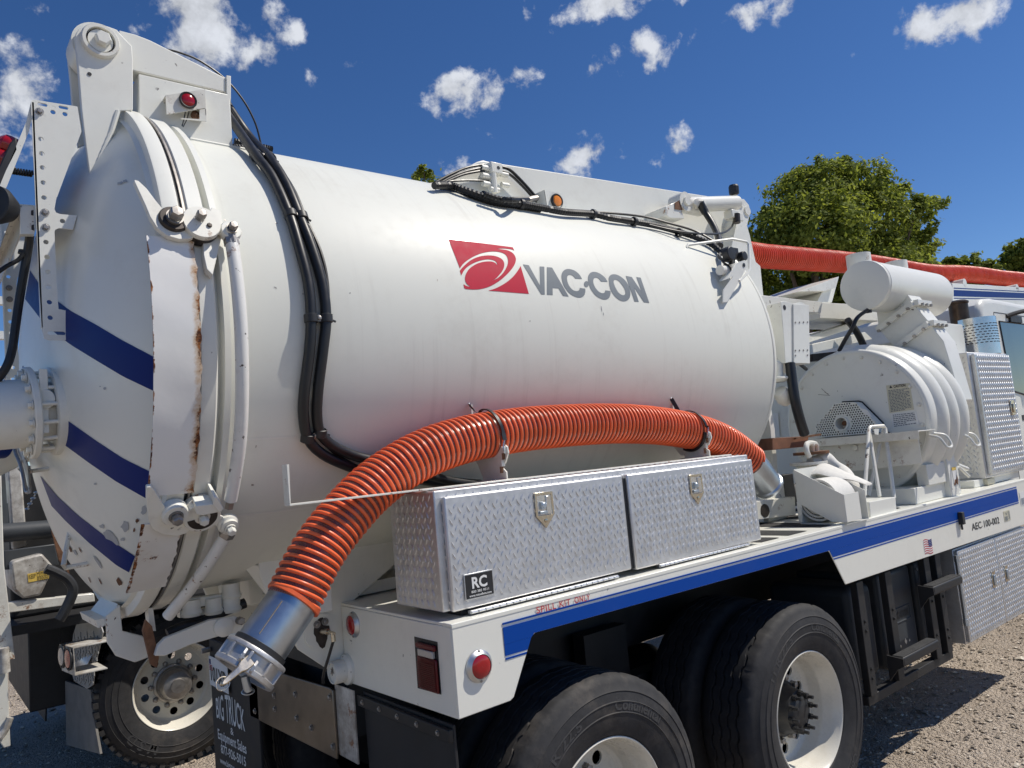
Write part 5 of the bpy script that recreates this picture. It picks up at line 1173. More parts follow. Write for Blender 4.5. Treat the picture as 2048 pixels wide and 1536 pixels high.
tw = [oY(x, y, .90) for x, y in ((1472, 398), (1488, 398), (1498, 410), (1501, 424), (1498, 436), (1478, 520), (1462, 520), (1476, 445), (1470, 428))]
tower = P('boom_bracket', MB().prism(tw, (0, .022, 0)), 'white', bevel=.003, label='pair of white bracket plates at the forward end of the cylinder')
P('bracket_plate', MB().prism([p+Vector((0, .16, 0)) for p in tw], (0, .022, 0)), 'white', tower, bevel=.003)
P('bracket_plate', MB().prism([oY(x, y, .86) for x, y in ((1476, 436), (1484, 440), (1468, 520), (1456, 520), (1462, 500))], (0, .26, 0)), 'white', tower, bevel=.003)
for px, py, r in ((1484, 406, .026), (1496, 421, .034)): P('bracket_pin', MB().lathe(oY(px, py, .89), (0, 1, 0), [(.001, 0), (r, 0), (r, .25), (.001, .25)], 24), 'worn', tower)
kn = oY(1468, 392, .85)
k_ = P('knob_fitting', MB().tube(spline([oY(1465, 412, .85), oY(1470, 405, .85), oY(1470, 390, .85)]), .017, 12), 'worn', tower)
P('black_knob', MB().lathe(oY(1468.5, 390, .85), (0, -.05, 1), [(.02, 0), (.034, .006), (.036, .02), (.036, .06), (.030, .072), (.001, .075)], 12), 'blackp', tower, smooth=20)
P('valve_body', MB().box(*(lambda a, b: (a.x, b.x, .80, .87, b.z, a.z))(oY(1456, 420, .83), oY(1474, 440, .83))).box(*(lambda a, b: (a.x, b.x, .79, .85, b.z, a.z))(oY(1468, 428, .83), oY(1478, 446, .83))), 'worn', tower, bevel=.005)
P('valve_coil', MB().cyl(oY(1473, 428, .8), oY(1474, 446, .8), .024, 12), 'grease', tower)
# camera guard standing out from the shell near the front head
gp_ = [(1373, 496, .46), (1376, 490, .46), (1420, 484, .42), (1464, 478, .38), (1493, 484, .34), (1497, 490, .33), (1499, 538, .28), (1494, 547, .27), (1478, 562, .25)]
g3 = [oY(x, y, yy) for x, y, yy in gp_]
gmb = MB()
for a, b in zip(g3[:-1], g3[1:]): gmb.bar(a, b, .004, .024, (0, 1, 0))
guard_ = P('sensor_guard', MB().tube(g3, .0085, 6), 'white', label='bent white guard bar around a small control on the tank')
P('guard_leg', MB().tube([oY(1373, 496, .46), oY(1388, 518, .43), oY(1422, 556, .36), oC(1430, 560, TR)], .006, 6), 'white', guard_)
gst = [oY(x, y, .25) for x, y in ((1480, 523), (1490, 520), (1494, 533), (1482, 556), (1455, 604), (1446, 605), (1447, 580), (1466, 553))]
P('guard_strut', MB().prism(gst, (0, .006, 0)).prism([oY(x, y, .25) for x, y in ((1472, 526), (1480, 523), (1466, 553), (1453, 559))], (0, .05, 0)), 'white', guard_, bevel=.001)
P('strut_hole', MB().lathe(oY(1488, 530, .248), (0, -1, 0), [(.012, 0), (.012, .001), (.0005, .001)], 14), 'black', guard_)
sc = oY(1468, 509, .30)
sen = P('control_sensor', MB().box(sc.x-.075, sc.x+.02, .28, .33, sc.z-.03, sc.z+.035).lathe(oY(1458, 508, .28), (0, -1, 0), [(.04, -.02), (.04, .02), (.001, .022)], 20).lathe(oY(1484, 513, .27), (0, -1, 0), [(.028, -.02), (.028, .02), (.001, .022)], 20), 'blackp', guard_, bevel=.004)
P('sensor_cup', MB().lathe(oY(1459, 541, .29), (-.7, -.1, -.1), [(.03, -.04), (.03, .045), (.036, .05)], 18), 'blackp', guard_)
P('white_cup', MB().lathe(oY(1448, 541, .29), (-1, 0, -.05), [(.028, -.02), (.028, .04), (.001, .042)], 18), 'white', guard_)
P('sensor_post', MB().cyl(oY(1464, 515, .30), oY(1463, 545, .29), .018, 12), 'blackp', guard_)
P('sensor_wire', MB().tube(spline([oC(1440, 500, TR+.03), oY(1440, 512, .40), oY(1448, 526, .33), oY(1462, 532, .29), oY(1478, 527, .27), oY(1486, 516, .28)], 6), .007, 8).tube(spline([oC(1446, 505, TR+.03), oY(1452, 510, .36), oY(1458, 520, .31)], 6), .009, 8).tube(spline([oC(1432, 492, TR+.02), oY(1441, 506, .42), oY(1437, 512, .40), oY(1446, 520, .35), oY(1462, 523, .3)], 6), .008, 8), 'cable', guard_)
# ================================================================ EQUIPMENT AHEAD OF THE TANK
# ---- vacuum fan housing
FXX = 1.60
fc = Vector((FXX, .403, 1.93)); FR = .505
prof = [(.001, 0), (.480, 0), (.492, .004), (.500, .016), (.500, .10)]
for k in range(3):
    x = .10+.16*k; prof += [(.500, x+.005), (.515, x+.02), (.531, x+.05), (.537, x+.08), (.531, x+.11), (.515, x+.14), (.500, x+.155)]
prof += [(.500, .60), (.001, .60)]
fan = P('fan_housing', MB().lathe(fc, UX, prof, 96), 'white', label='round white vacuum fan housing with three ribs', smooth=40)
P('face_seam', MB().lathe(fc, -UX, [(.474, .0), (.474, .004), (.470, .004), (.470, 0)], 96), 'white', fan)
for i in range(22):
    a = 2*pi*i/22+.12; inst('bolt_fan', mk_bolt(.010, .010, 1.5), 'bolt', M['worn'], fc+Vector((0, .448*cos(a), .448*sin(a))), -UX, fan)
def rectX(pxs, x, mb=None, t=.002):
    q = [oX(a, b, x) for a, b in pxs]; mb = mb or MB(); mb.prism(q, (t, 0, 0)); return mb, q
mb, q = rectX(((1772, 771), (1819, 766), (1828, 819), (1779, 826)), FXX-.003); lab = P('caution_label', mb, 'cream', fan, smooth=0)
tm = MB(); nXm = Vector((-1, 0, 0))
def lines(q, n, t0, t1, par, mat, seed, wmin=.55):
    rg = random.Random(seed); mb = MB()
    for i in range(n):
        t = t0+(t1-t0)*i/(n-1); L0 = q[0].lerp(q[3], t); R0 = q[1].lerp(q[2], t); dw = R0-L0; x1_ = .93 if rg.random() < .7 else rg.uniform(wmin, .9); hh = (q[3]-q[0]).length/n*.22
        a = L0+dw*.07; b = L0+dw*x1_; x = 0.07
        while x < x1_:
            w_ = rg.uniform(.04, .13); p0 = L0+dw*x; p1 = L0+dw*min(x+w_, x1_); mb.add([p0+Vector((-.0012, 0, hh)), p1+Vector((-.0012, 0, hh)), p1+Vector((-.0012, 0, -hh)), p0+Vector((-.0012, 0, -hh))], [(0, 1, 2, 3)]); x += w_+.025
    return P('small_print', mb, mat, par, smooth=0)
text_fit(tm, 'CAUTION', q[0].lerp(q[3], .11)*.68+q[1].lerp(q[2], .11)*.32, q[0].lerp(q[3], .11)*.18+q[1].lerp(q[2], .11)*.82, .017, nXm, bold=.03)
tq = q[0].lerp(q[3], .10)*.80+q[1].lerp(q[2], .10)*.20; tm.add([tq+Vector((-.0016, .010, -.002)), tq+Vector((-.0016, -.010, -.002)), tq+Vector((-.0016, 0, .016))], [(0, 1, 2)])
P('label_heading', tm, 'black', lab, smooth=0); lines(q, 15, .2, .95, lab, 'grey_logo', 3)
mb, q = rectX(((1782, 828), (1832, 823), (1838, 848), (1785, 856)), FXX-.003); lab = P('warning_label', mb, 'white_flat', fan, smooth=0); lines(q, 7, .1, .9, lab, 'grey_logo', 4)
for px, py in ((1643, 778), (1655, 788)): pass
mb = MB()
for a, b in (((1643, 777), (1656, 789)), ((1649, 784), (1658, 789)), ((1636, 789), (1660, 791))):
    mb.bar(oX(*a, FXX-.001), oX(*b, FXX-.001), .0022, .001, (1, 0, 0))
P('scratch', mb, 'grease', fan, smooth=0)
# ribs carry small lifting handles
for px, py in ((1885, 875), (1942, 873)):
    c = oY(px, py, -.13) if px < 1900 else oY(px, py, -.12)
    P('lift_handle', MB().tube(spline([c+Vector((-.07, .05, .02)), c+Vector((-.05, .0, .0)), c+Vector((-.03, -.03, -.06)), c+Vector((.03, -.035, -.055)), c+Vector((.04, -.005, .01)), c+Vector((-.0, .05, .03))], 6), .008, 8), 'white', fan)
# perforated belt guard with a shaft hole
GXX = FXX-.10
go = [oX(x, y, GXX) for x, y in ((1629, 876), (1630, 853), (1667, 808), (1672, 806), (1705, 804), (1712, 806), (1754, 848), (1757, 865))]
O = [(p.y, p.z) for p in go]
cc = oX(1685, 847, GXX); pit = .0175; hs = []
def inpoly(x, y, P_):
    c = False; j = len(P_)-1
    for i in range(len(P_)):
        if (P_[i][1] > y) != (P_[j][1] > y) and x < (P_[j][0]-P_[i][0])*(y-P_[i][1])/(P_[j][1]-P_[i][1])+P_[i][0]: c = not c
        j = i
    return c
ys_ = [p[0] for p in O]; zs_ = [p[1] for p in O]; j = 0; z = min(zs_)+.012
while z < max(zs_):
    y = min(ys_)+(pit/2 if j % 2 else 0)
    while y < max(ys_):
        if hypot(y-cc.y, z-cc.z) > .062 and all(inpoly(y+dx, z+dz, O) for dx, dz in ((.009, 0), (-.009, 0), (0, .009), (0, -.009))): hs.append(circ(y, z, .0062, 6))
        y += pit
    z += pit*.866; j += 1
gd_ = P('belt_guard', MB().holed(O, hs+[circ(cc.y, cc.z, .040, 24)], Vector((GXX, 0, 0)), UY, UZ, (.003, 0, 0)), 'white', smooth=0, label='perforated white guard with a shaft opening on the fan housing')
P('guard_side', MB().prism(go[2:8]+[p+Vector((.003, 0, 0)) for p in []], (0.0005, 0, 0)) if False else MB().strip([p for p in go], [p+Vector((.095, 0, 0)) for p in go]), 'white', gd_, smooth=20)
P('guard_backing', MB().prism([p+Vector((.092, 0, 0)) for p in go], (.003, 0, 0)), 'grease', gd_)
P('shaft_collar', MB().lathe(cc, -UX, [(.040, -.02), (.048, -.01), (.048, .022), (.040, .022), (.038, -.06), (.001, -.06)], 32), 'white', gd_)
P('shaft_end', MB().cyl(cc+Vector((.06, 0, 0)), cc+Vector((.02, 0, 0)), .016, 16), 'rusty', gd_)
P('guard_label', rectX(((1716, 815), (1734, 820), (1744, 834), (1733, 830)), GXX-.001)[0], 'white_flat', gd_, smooth=0)
P('guard_edge_trim', MB().tube([p+Vector((.085, 0, .004)) for p in go[3:8]]+[go[7]+Vector((.085, -.05, -.02))], .006, 6), 'cable', gd_)
# tray below the guard
ta = oX(1625, 879, 1.44); tb_ = oX(1850, 859, 1.44)
P('guard_tray', MB().box(1.34, 1.59, tb_.y, ta.y, ta.z-.006, ta.z).box(1.34, 1.346, tb_.y, ta.y, ta.z-.05, ta.z).prism([(1.40, tb_.y+.03, ta.z-.05), (1.40, tb_.y+.03, ta.z-.20), (1.40, ta.y-.12, ta.z-.24), (1.40, ta.y-.06, ta.z-.05)], (.006, 0, 0)), 'worn', bevel=.002, label='white tray below the perforated guard')
P('fan_base', MB().box(1.45, 2.15, -.0, .80, BT, BT+.10).box(1.62, 2.1, -.02, .05, BT+.1, 1.62), 'white', bevel=.004, label='white base carrying the fan housing')
inst('bolt_tray', mk_bolt(.022, .018, 1.3), 'bolt', M['worn'], oX(1711, 895, 1.40), (-1, 0, 0), fan)
# upright rectangular outlet box with stickers
ox_ = oY(1880, 985, .0)
OB = P('outlet_box', MB().box(1.90, 2.03, -.035, .05, BT, 1.66), 'white', bevel=.003, label='white upright box with labels in front of the fan housing')
bx0, bx1 = oY(1886, 985, -.036).x, oY(1904, 985, -.036).x
P('yellow_label', MB().box(1.955, 2.02, -.0375, -.0355, 1.555, 1.575), 'yellow', OB, smooth=0)
P('paper_label', MB().box(1.955, 2.02, -.0375, -.0355, 1.47, 1.553), 'white_flat', OB, smooth=0)
P('rust_stain', MB().prism([(1.955+a, -.038, 1.465+b) for a, b in ((.0, .0), (.02, -.012), (.03, .006), (.06, -.008), (.072, .03), (.06, .06), (.045, .028), (.02, .03))], (0, .001, 0)), 'rusty', OB, smooth=0)
P('box_spring', MB().tube([oY(1846+22*i/60, 951+1.5*i/60, .03)+Vector((0, .006*cos(i*1.1), .006*sin(i*1.1))) for i in range(61)], .002, 5), 'galv', OB)
P('lever_linkage', MB().tube(spline([oY(1877, 885, .02), oY(1886, 898, -.01), oY(1890, 912, -.01)]), .008, 8).tube([oY(1908, 940, .0), oY(1918, 934, -.02), oY(1938, 953, -.03)], .010, 8).cyl(oY(1914, 930, .0), oY(1934, 938, .0), .016, 10), 'worn', OB)
# ---- silencer drum above, with its duct to the fan
sc0 = Vector((1.85, .32, 2.885)); SR = .176
sil = P('silencer', MB().lathe(sc0, UX, [(.001, 0), (SR-.012, 0), (SR-.002, .003), (SR, .010), (SR, .03), (SR+.003, .034), (SR+.003, .045), (SR, .05), (SR, 1.08), (SR-.02, 1.12), (SR-.08, 1.15), (.001, 1.16)], 72), 'white', label='white horizontal silencer drum above the fan')
P('drain_hose', MB().tube(spline([Vector((1.87, .32, 2.715)), oY(1715, 635, .34), oY(1705, 655, .36), oY(1690, 680, .42), oY(1678, 702, .48)], 6), .014, 8).cyl((1.87, .32, 2.725), (1.87, .32, 2.69), .02, 10), 'cable', sil)
for (x, r_, zz) in ((2.02, .085, .03), (2.62, .085, .02)):
    st_ = P('silencer_outlet', MB().lathe((x+.02, .42, sc0.z+.12), UZ, [(r_, 0), (r_, .15), (r_-.006, .15), (r_-.006, 0)], 36), 'worn', sil, label='rusty rimmed outlet stub on the silencer drum')
    P('rust_rim', MB().lathe((x+.02, .42, sc0.z+.12), UZ, [(r_+.001, .06), (r_+.0015, .15), (r_-.002, .1515)], 18, a0=5.3, a1=6.25), 'rusty', st_)
DXX = 2.16
def ductseg(name, pts, dx=.20, label=None, x=DXX): return P(name, MB().prism([oX(a, b, x) for a, b in pts], (dx, 0, 0)), 'white', label=label, bevel=.004)
ductseg('silencer_neck', ((1752, 612), (1812, 585), (1826, 604), (1757, 658)))
dct = ductseg('fan_duct', ((1759, 660), (1828, 609), (1858, 644), (1791, 696)), label='slanting white duct between silencer and fan housing')
ductseg('fan_duct', ((1792, 699), (1860, 648), (1887, 682), (1905, 740), (1922, 800), (1905, 830), (1850, 800), (1800, 730)), label='lower part of the white fan duct')
for (a, b) in (((1755, 660), (1826, 606)), ((1788, 699), (1857, 647))):
    A, B = oX(*a, DXX-.02), oX(*b, DXX-.02)
    fl_ = P('duct_flange', MB().bar(A, B, .04, .035, (1, 0, 0)), 'white', dct, bevel=.002)
    P('duct_flange', MB().bar(B+Vector((.0, -.018, 0)), B+Vector((.23, -.018, 0)), .035, .04), 'white', dct, bevel=.002)
    for t in (.06, .34, .62, .88): p = A.lerp(B, t); P('flange_bolt', MB().cyl(p+Vector((-.03, 0, -.02)), p+Vector((.0, 0, -.015)), .011, 8), 'steel', fl_)
    for t in (.05, .12, .19): P('flange_bolt', MB().cyl(B+Vector((t, -.05, -.015)), B+Vector((t, -.02, -.012)), .011, 8), 'steel', fl_)
# ---- upright control post between tank and fan, and the things around it
pq = [oY(x, y, .30) for x, y in ((1587, 608), (1618, 610), (1620, 727), (1588, 726))]
post = P('control_post', MB().prism(pq, (0, .12, 0)), 'white', bevel=.002, label='upright white rectangular post beside the tank front')
P('post_side', MB().prism([oY(x, y, .31) for x, y in ((1562, 604), (1568, 602), (1587, 608), (1588, 726), (1571, 726), (1566, 650))], (0, .10, 0)), 'white', post, bevel=.002)
for i in range(4):
    for py in (645, 701, 711): 
        if i in (0, 3) or py == 701 or py == 645: P('post_rivet', MB().lathe(oY(1591+8*i, py-i*.3, .2985), -UY, [(.006, 0), (.006, .002), (.0005, .003)], 8), 'steel', post)
P('post_hole', MB().lathe(oY(1569, 615, .3095), -UY, [(.016, 0), (.016, .001), (.0005, .001)], 14), 'grease', post)
P('post_eye', MB().prism([oY(x, y, .36) for x, y in ((1562, 610), (1564, 603), (1572, 602), (1578, 608))], (0, .06, 0)).prism([oY(x, y, .36) for x, y in ((1588, 608), (1600, 604), (1608, 606), (1612, 610))], (0, .06, 0)), 'white', post)
P('cross_channel', MB().prism([oY(x, y, .62) for x, y in ((1522, 590), (1645, 604), (1642, 626), (1560, 620), (1524, 617))], (0, .5, 0)), 'worn', bevel=.003, label='white cross channel ahead of the tank')
P('cross_channel', MB().prism([oY(x, y, .70) for x, y in ((1640, 605), (1790, 612), (1760, 642), (1640, 636))], (0, .4, 0)), 'white', bevel=.003)
P('inlet_elbow', MB().tube(spline([oY(1532, 665, .55), oY(1552, 668, .5), oY(1562, 690, .46), oY(1563, 735, .44)], 6), [.085]*19, 28), 'white', label='white inlet elbow at the tank front')
P('elbow_ring', MB().lathe(oY(1551, 697, .5), Vector((.3, -.2, -1)), [(.09, -.01), (.095, 0), (.09, .01)], 24), 'cable')
fv = oY(1560, 765, .36)
fb = P('float_valve', MB().lathe(oY(1558, 758, .36), UZ, [(.032, -.02), (.06, -.006), (.064, 0), (.060, .010), (.03, .016), (.024, .10), (.001, .12)], 28).tube(spline([oY(1556, 730, .36), oY(1557, 756, .36)]), .03, 16), 'white', label='small white ball valve hanging beside the tank front')
P('valve_bulb', MB().lathe(oY(1567, 793, .36), Vector((.3, 0, -.3)), [(.001, -.055), (.04, -.05), (.05, -.03), (.05, .02), (.035, .05), (.001, .06)], 24), 'white', fb)
P('air_hose', MB().tube(spline([oY(1580, 727, .30), oY(1584, 760, .29), oY(1590, 800, .28), oY(1600, 840, .28), (oY(1609, 868, .29))], 6), .030, 14), 'cable', label='thick black hose dropping beside the fan housing')
P('air_hose', MB().tube(spline([oY(1600, 728, .40), oY(1612, 738, .45)], 6), .012, 10), 'cable')
P('air_hose', MB().tube(spline([oY(1695, 640, .62), oY(1712, 662, .62), oY(1722, 680, .62), oY(1730, 698, .6)], 6), .026, 12), 'cable')
P('front_post', MB().prism([oX(x, y, .78) for x, y in ((1531, 800), (1541, 860), (1548, 965), (1515, 965), (1500, 880))], (.05, 0, 0)), 'white', bevel=.003, label='white post below the tank front')
bh = P('bulkhead_panel', MB().box(2.26, 2.29, .25, 1.9, BT, 2.50), 'white', bevel=.003, label='white bulkhead panel behind the fan')
cb_ = [oX(x, y, 2.25) for x, y in ((1540, 827), (1556, 826), (1560, 873), (1541, 874))]
P('paper_notice', MB().prism(cb_, (.002, 0, 0)), 'white_flat', bh, smooth=0)
# rails behind (pump and subframe)
for (a, b, c, d, yy, mt) in (((1618, 672), (1730, 637), (1740, 645), (1618, 685), .75, 'white'), ((1618, 690), (1730, 664), (1745, 678), (1620, 708), .70, 'white'), ((1625, 708), (1790, 690), (1790, 705), (1625, 722), .8, 'grease')):
    P('subframe_beam', MB().prism([oY(*q_, yy) for q_ in (a, b, c, d)], (0, .12, 0)), mt, bevel=.003)
P('rear_hood', MB().prism([oY(x, y, .9) for x, y in ((1598, 583), (1678, 553), (1672, 575), (1650, 582))], (0, .5, 0)), 'worn', bevel=.002, label='white sloping hood behind the silencer drum')
P('hood_leg', MB().prism([oY(x, y, .95) for x, y in ((1656, 560), (1676, 560), (1664, 605), (1634, 605))], (0, .3, 0)), 'white', bevel=.003)
# ---- tall tread plate cabinet
ca0, ca1 = 2.70, 3.50
tc_ = P('tall_cabinet', MB().box(ca0, ca1, .03, .62, 1.44, 2.375), 'alu', bevel=.005, label='tall tread plate cabinet behind the cab')
def lzp_(o, u, v, n, w, h, par, **k): return P('raised_tread', tread(o, u, v, n, w, h, **k), 'alu', par, smooth=0, kind='stuff')
lzp_((ca0, .62, 1.44), -UY, UZ, -UX, .59, .935, tc_, pitch=.042, L_=.034, Wd=.009, H=.004)
dq = P('cabinet_door', MB().box(ca0+.06, ca1-.02, .005, .029, 1.46, 2.36), 'alu', tc_, bevel=.005)
lzp_((ca0+.06, .005, 1.46), UX, UZ, -UY, ca1-ca0-.08, .90, dq, pitch=.042, L_=.034, Wd=.010, H=.004)
P('hinge_strip', MB().box(ca0+.045, ca0+.058, -.0, .028, 1.47, 2.35), 'alu2', dq)
p = oY(2023, 815, .004); P('door_latch', MB().box(p.x-.035, p.x+.035, -.008, .004, p.z-.06, p.z+.06).box(p.x-.018, p.x+.018, -.018, -.008, p.z-.04, p.z+.03), 'chrome', dq, bevel=.004)
P('cabinet_base', MB().box(2.55, 3.45, .06, .6, BT, 1.438), 'white', tc_, bevel=.003)
P('junction_box', MB().box(2.72, 2.86, .03, .10, 1.392, 1.434), 'cream', tc_, bevel=.003)
P('white_locker', MB().box(2.95, 3.40, .28, .60, 2.378, 2.66), 'white', bevel=.006, label='white locker box beside the exhaust stack')
# ---- exhaust stack with perforated heat shield
ss = oY(1957, 690, .42)
stx = 3.66; sty = .27
P('exhaust_stack', MB().lathe((3.62, .37, 2.42), UZ, [(.05, 0), (.05, .27), (.075, .275), (.075, .44), (.083, .45), (.083, .462), (.06, .475), (.001, .478)], 40), 'bronze', label='brown exhaust stack with a rain cap')
mb = MB(); ring = 26; nz_ = 8; H0, H1, SRr = 2.40, 2.715, .15
shd = P('heat_shield', MB().lathe((stx, sty, 0), UZ, [(SRr, H0), (SRr, H1), (SRr-.004, H1), (SRr-.004, H0)], 48, closed=True), 'mirror', label='polished perforated heat shield around the exhaust stack')
mb = MB()
for i in range(ring):
    for j in range(nz_):
        a = 2*pi*(i+.5*(j % 2))/ring; z = H0+.10+(H1-H0-.16)*j/(nz_-1); c = Vector((stx+(SRr+.001)*cos(a), sty+(SRr+.001)*sin(a), z)); t_ = Vector((-sin(a), cos(a), 0)); mb.obox(c, t_, UZ, Vector((cos(a), sin(a), 0)), .011, .0035, .0008)
P('shield_slots', mb, 'grease', shd, smooth=0, kind='stuff')
# ---- cab
CX0 = 3.84; CYN = .28
cabp = [(CX0, 1.25), (CX0, 2.78), (CX0+.03, 2.86), (CX0+.12, 2.92), (CX0+.35, 2.94), (CX0+2.0, 2.92), (CX0+2.4, 2.3), (CX0+4.2, 2.0), (CX0+4.3, 1.1), (CX0+1.2, 1.1), (CX0+1.2, 1.25)]
cab = P('cab', MB().prism([(x, CYN, z) for x, z in cabp], (0, 1.78, 0)), 'white', bevel=.05, seg=4, label='white truck cab with a dark side window')
wq = [oY(x, y, CYN-.004) for x, y in ((2005, 648), (2046, 640), (2048+12, 700), (2048+14, 790), (2044, 772), (2024, 715))]
P('side_window', MB().prism([(CX0+.40, CYN-.004, 2.72), (CX0+1.18, CYN-.004, 2.72), (CX0+1.3, CYN-.004, 2.1), (CX0+.75, CYN-.004, 2.06), (CX0+.46, CYN-.004, 2.10)], (0, .006, 0)), 'glass', cab, bevel=.002)
P('door_gap', MB().box(CX0+.30, CX0+.307, CYN-.002, CYN+.01, 1.3, 2.80).box(CX0+.307, CX0+1.5, CYN-.002, CYN+.01, 2.80, 2.807), 'grease', cab)
P('window_seal', MB().tube([(CX0+.395, CYN-.003, 2.725), (CX0+1.185, CYN-.003, 2.725), (CX0+1.305, CYN-.003, 2.095), (CX0+.75, CYN-.003, 2.053), (CX0+.455, CYN-.003, 2.093)], .008, 6, closed=True), 'blackp', cab)
P('door_plate', MB().box(CX0+.6, CX0+.85, CYN-.004, CYN, 1.82, 1.87), 'grease', cab)
P('mirror_arm', MB().tube(spline([(CX0+.6, CYN, 2.78), (CX0+.8, CYN-.12, 2.82), (CX0+1.2, CYN-.3, 2.8)]), .02, 8).box(CX0+.65, CX0+.95, CYN-.02, CYN+.1, 2.73, 2.79), 'blackp', cab)
for i, y in enumerate((.5, 1.84)):
    pass
# front axle wheels, mostly hidden
for (yy, sg) in ((0.06, 1), (2*TY-.06, -1)):
    wheel(6.1, yy, sg, texts=False, dish=.06)
# ---- suction boom with red hose
bq = [oY(x, y, 1.0) for x, y in ((1905, 567), (2048, 575))]
BMY = 1.0
b0, b1 = oY(1905, 566, BMY), oY(2048, 575, BMY); b2, b3 = oY(1905, 612, BMY), oY(2048, 612, BMY)
boom = P('boom_beam', MB().prism([b0, b1+(b1-b0)*.4, b3+(b3-b2)*.4, b2], (0, .34, 0)), 'white', bevel=.006, label='white suction boom beam with a blue stripe above the cab')
def bl_(u0, v0, u1, v1): 
    A, B, C_, D = [Vector(q) for q in (b0, b1+(b1-b0)*.4, b3+(b3-b2)*.4, b2)]
    f = lambda u, v: (A.lerp(B, u)).lerp(D.lerp(C_, u), v)+Vector((0, -.0015, 0)); return MB().prism([f(u0, v0), f(u1, v0), f(u1, v1), f(u0, v1)], (0, .001, 0))
P('beam_stripe', bl_(.01, .30, 1, .58), 'blue', boom, smooth=0); P('beam_line', bl_(.01, .20, 1, .24), 'blue', boom, smooth=0); P('beam_line', bl_(.01, .64, 1, .68), 'blue', boom, smooth=0)
P('beam_flange', MB().prism([b2+Vector((0, -.03, 0)), b3+(b3-b2)*.4+Vector((0, -.03, 0)), b3+(b3-b2)*.4+Vector((0, -.03, -.05)), b2+Vector((0, -.03, -.06))], (0, .42, 0)), 'white', boom, bevel=.003)
pdl = [(1800, 560), (1830, 548), (1868, 553), (1900, 568), (1906, 620), (1905, 660), (1820, 650), (1790, 610)]
ped = [oY(x, y, .96) for x, y in pdl]
O = [(p.x, p.z) for p in ped]
def ph(px, py, r): p = oY(px, py, .96); return circ(p.x, p.z, r, 16)
P('boom_turret', MB().holed(O, [ph(1891, 584, .055), ph(1871, 586, .045), ph(1871, 618, .03), ph(1884, 619, .03), ph(1897, 618, .03)], Vector((0, .96, 0)), UX, UZ, (0, .02, 0)), 'white', boom, bevel=.002)
P('turret_back', MB().prism([p+Vector((0, .30, 0)) for p in ped], (0, .02, 0)), 'white', boom)
P('turret_column', MB().cyl((4.6, 1.17, BT), (4.6, 1.17, 2.95), .3, 32), 'white', boom)
rh = [oY(x, y, TY) for x, y in ((1478, 505), (1520, 511.5), (1560, 515), (1620, 519.5), (1680, 524), (1740, 530), (1790, 537), (1840, 545), (1880, 548), (1920, 548), (1960, 551), (2000, 556.5), (2048, 561), (2120, 575))]
rq = dens2(spline(rh, 8), .02)
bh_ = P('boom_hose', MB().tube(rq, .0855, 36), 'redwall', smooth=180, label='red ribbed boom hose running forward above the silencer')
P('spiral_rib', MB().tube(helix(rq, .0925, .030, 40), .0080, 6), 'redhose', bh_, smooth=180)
P('tank_inlet', MB().prism([oY(x, y, .955) for x, y in ((1480, 508), (1500, 512), (1511, 523), (1521, 532), (1527, 592), (1480, 592))], (0, .36, 0)), 'white', bevel=.004, label='white inlet housing where the red hose meets the tank')
for px, py in ((1930, 566), (2035, 576)): P('hose_saddle', MB().lathe(oY(px, py, 1.0), (0, 1, 0), [(.001, 0), (.05, 0), (.05, .34), (.001, .34)], 20), 'white', boom)
# ---- water tanks and steps below the bed
WX0, WX1, WYF, WZ0, WZ1 = .62, 1.80, .045, .46, 1.06
wt = P('water_tank', MB().box(WX0+.02, .90, WYF+.03, .6, WZ0+.03, WZ1-.05), 'tankpl', bevel=.05, seg=4, label='black plastic water tank behind its frame, rear one')
wt2 = P('water_tank', MB().box(.97, 1.40, WYF+.03, .6, WZ0+.02, WZ1-.03), 'tankpl', bevel=.03, seg=3, label='black plastic water tank behind its frame, middle one')
wt3 = P('water_tank', MB().box(1.47, 1.76, WYF+.03, .6, WZ0+.02, WZ1-.03), 'tankpl', bevel=.03, seg=3, label='black plastic water tank behind its frame, front one')
tm = MB(); zt = .74
text_fit(tm, 'VAC-CON', (1.10, WYF+.0285, zt), (1.30, WYF+.0285, zt), .04, nY, bold=.02); P('moulded_name', tm, 'cable', wt2, smooth=0)
P('moulded_frame', MB().tube([(1.08, WYF+.03, zt-.02), (1.32, WYF+.03, zt-.02), (1.32, WYF+.03, zt+.06), (1.08, WYF+.03, zt+.06)], .005, 6, closed=True), 'tankpl', wt2)
flk = []
for i, (x, z, w, h) in enumerate(((1.10, .60, .03, .025), (1.15, .585, .02, .018), (1.22, .60, .03, .035), (1.27, .595, .02, .02), (1.5, .98, .03, .02), (1.56, .96, .02, .025), (1.62, .985, .02, .012))):
    rg = random.Random(i); n = 9; pts = [(x+w*.5*(.5+.7*rg.random())*cos(2*pi*k/n), WYF+.0288, z+h*.5*(.5+.7*rg.random())*sin(2*pi*k/n)) for k in range(n)]
    P('worn_patch', MB().add(pts, [tuple(range(n))]), 'alu2', wt2 if x < 1.4 else wt3, smooth=0)
tf = []
for x in (.60, .93, 1.44, 1.60):
    tf.append(P('frame_upright', MB().box(x-.035, x+.035, -.015, .025, WZ0+.001, 1.062), 'chassis', bevel=.003))
    for z in (.55, .60, .80, .85): inst('bolt_u', mk_bolt(.008, .006), 'bolt', M['chassis'], (x, -.015, z), -UY, tf[-1])
P('frame_sill', MB().box(.56, 1.66, .0, .05, WZ0-.05, WZ0), 'chassis', bevel=.003)
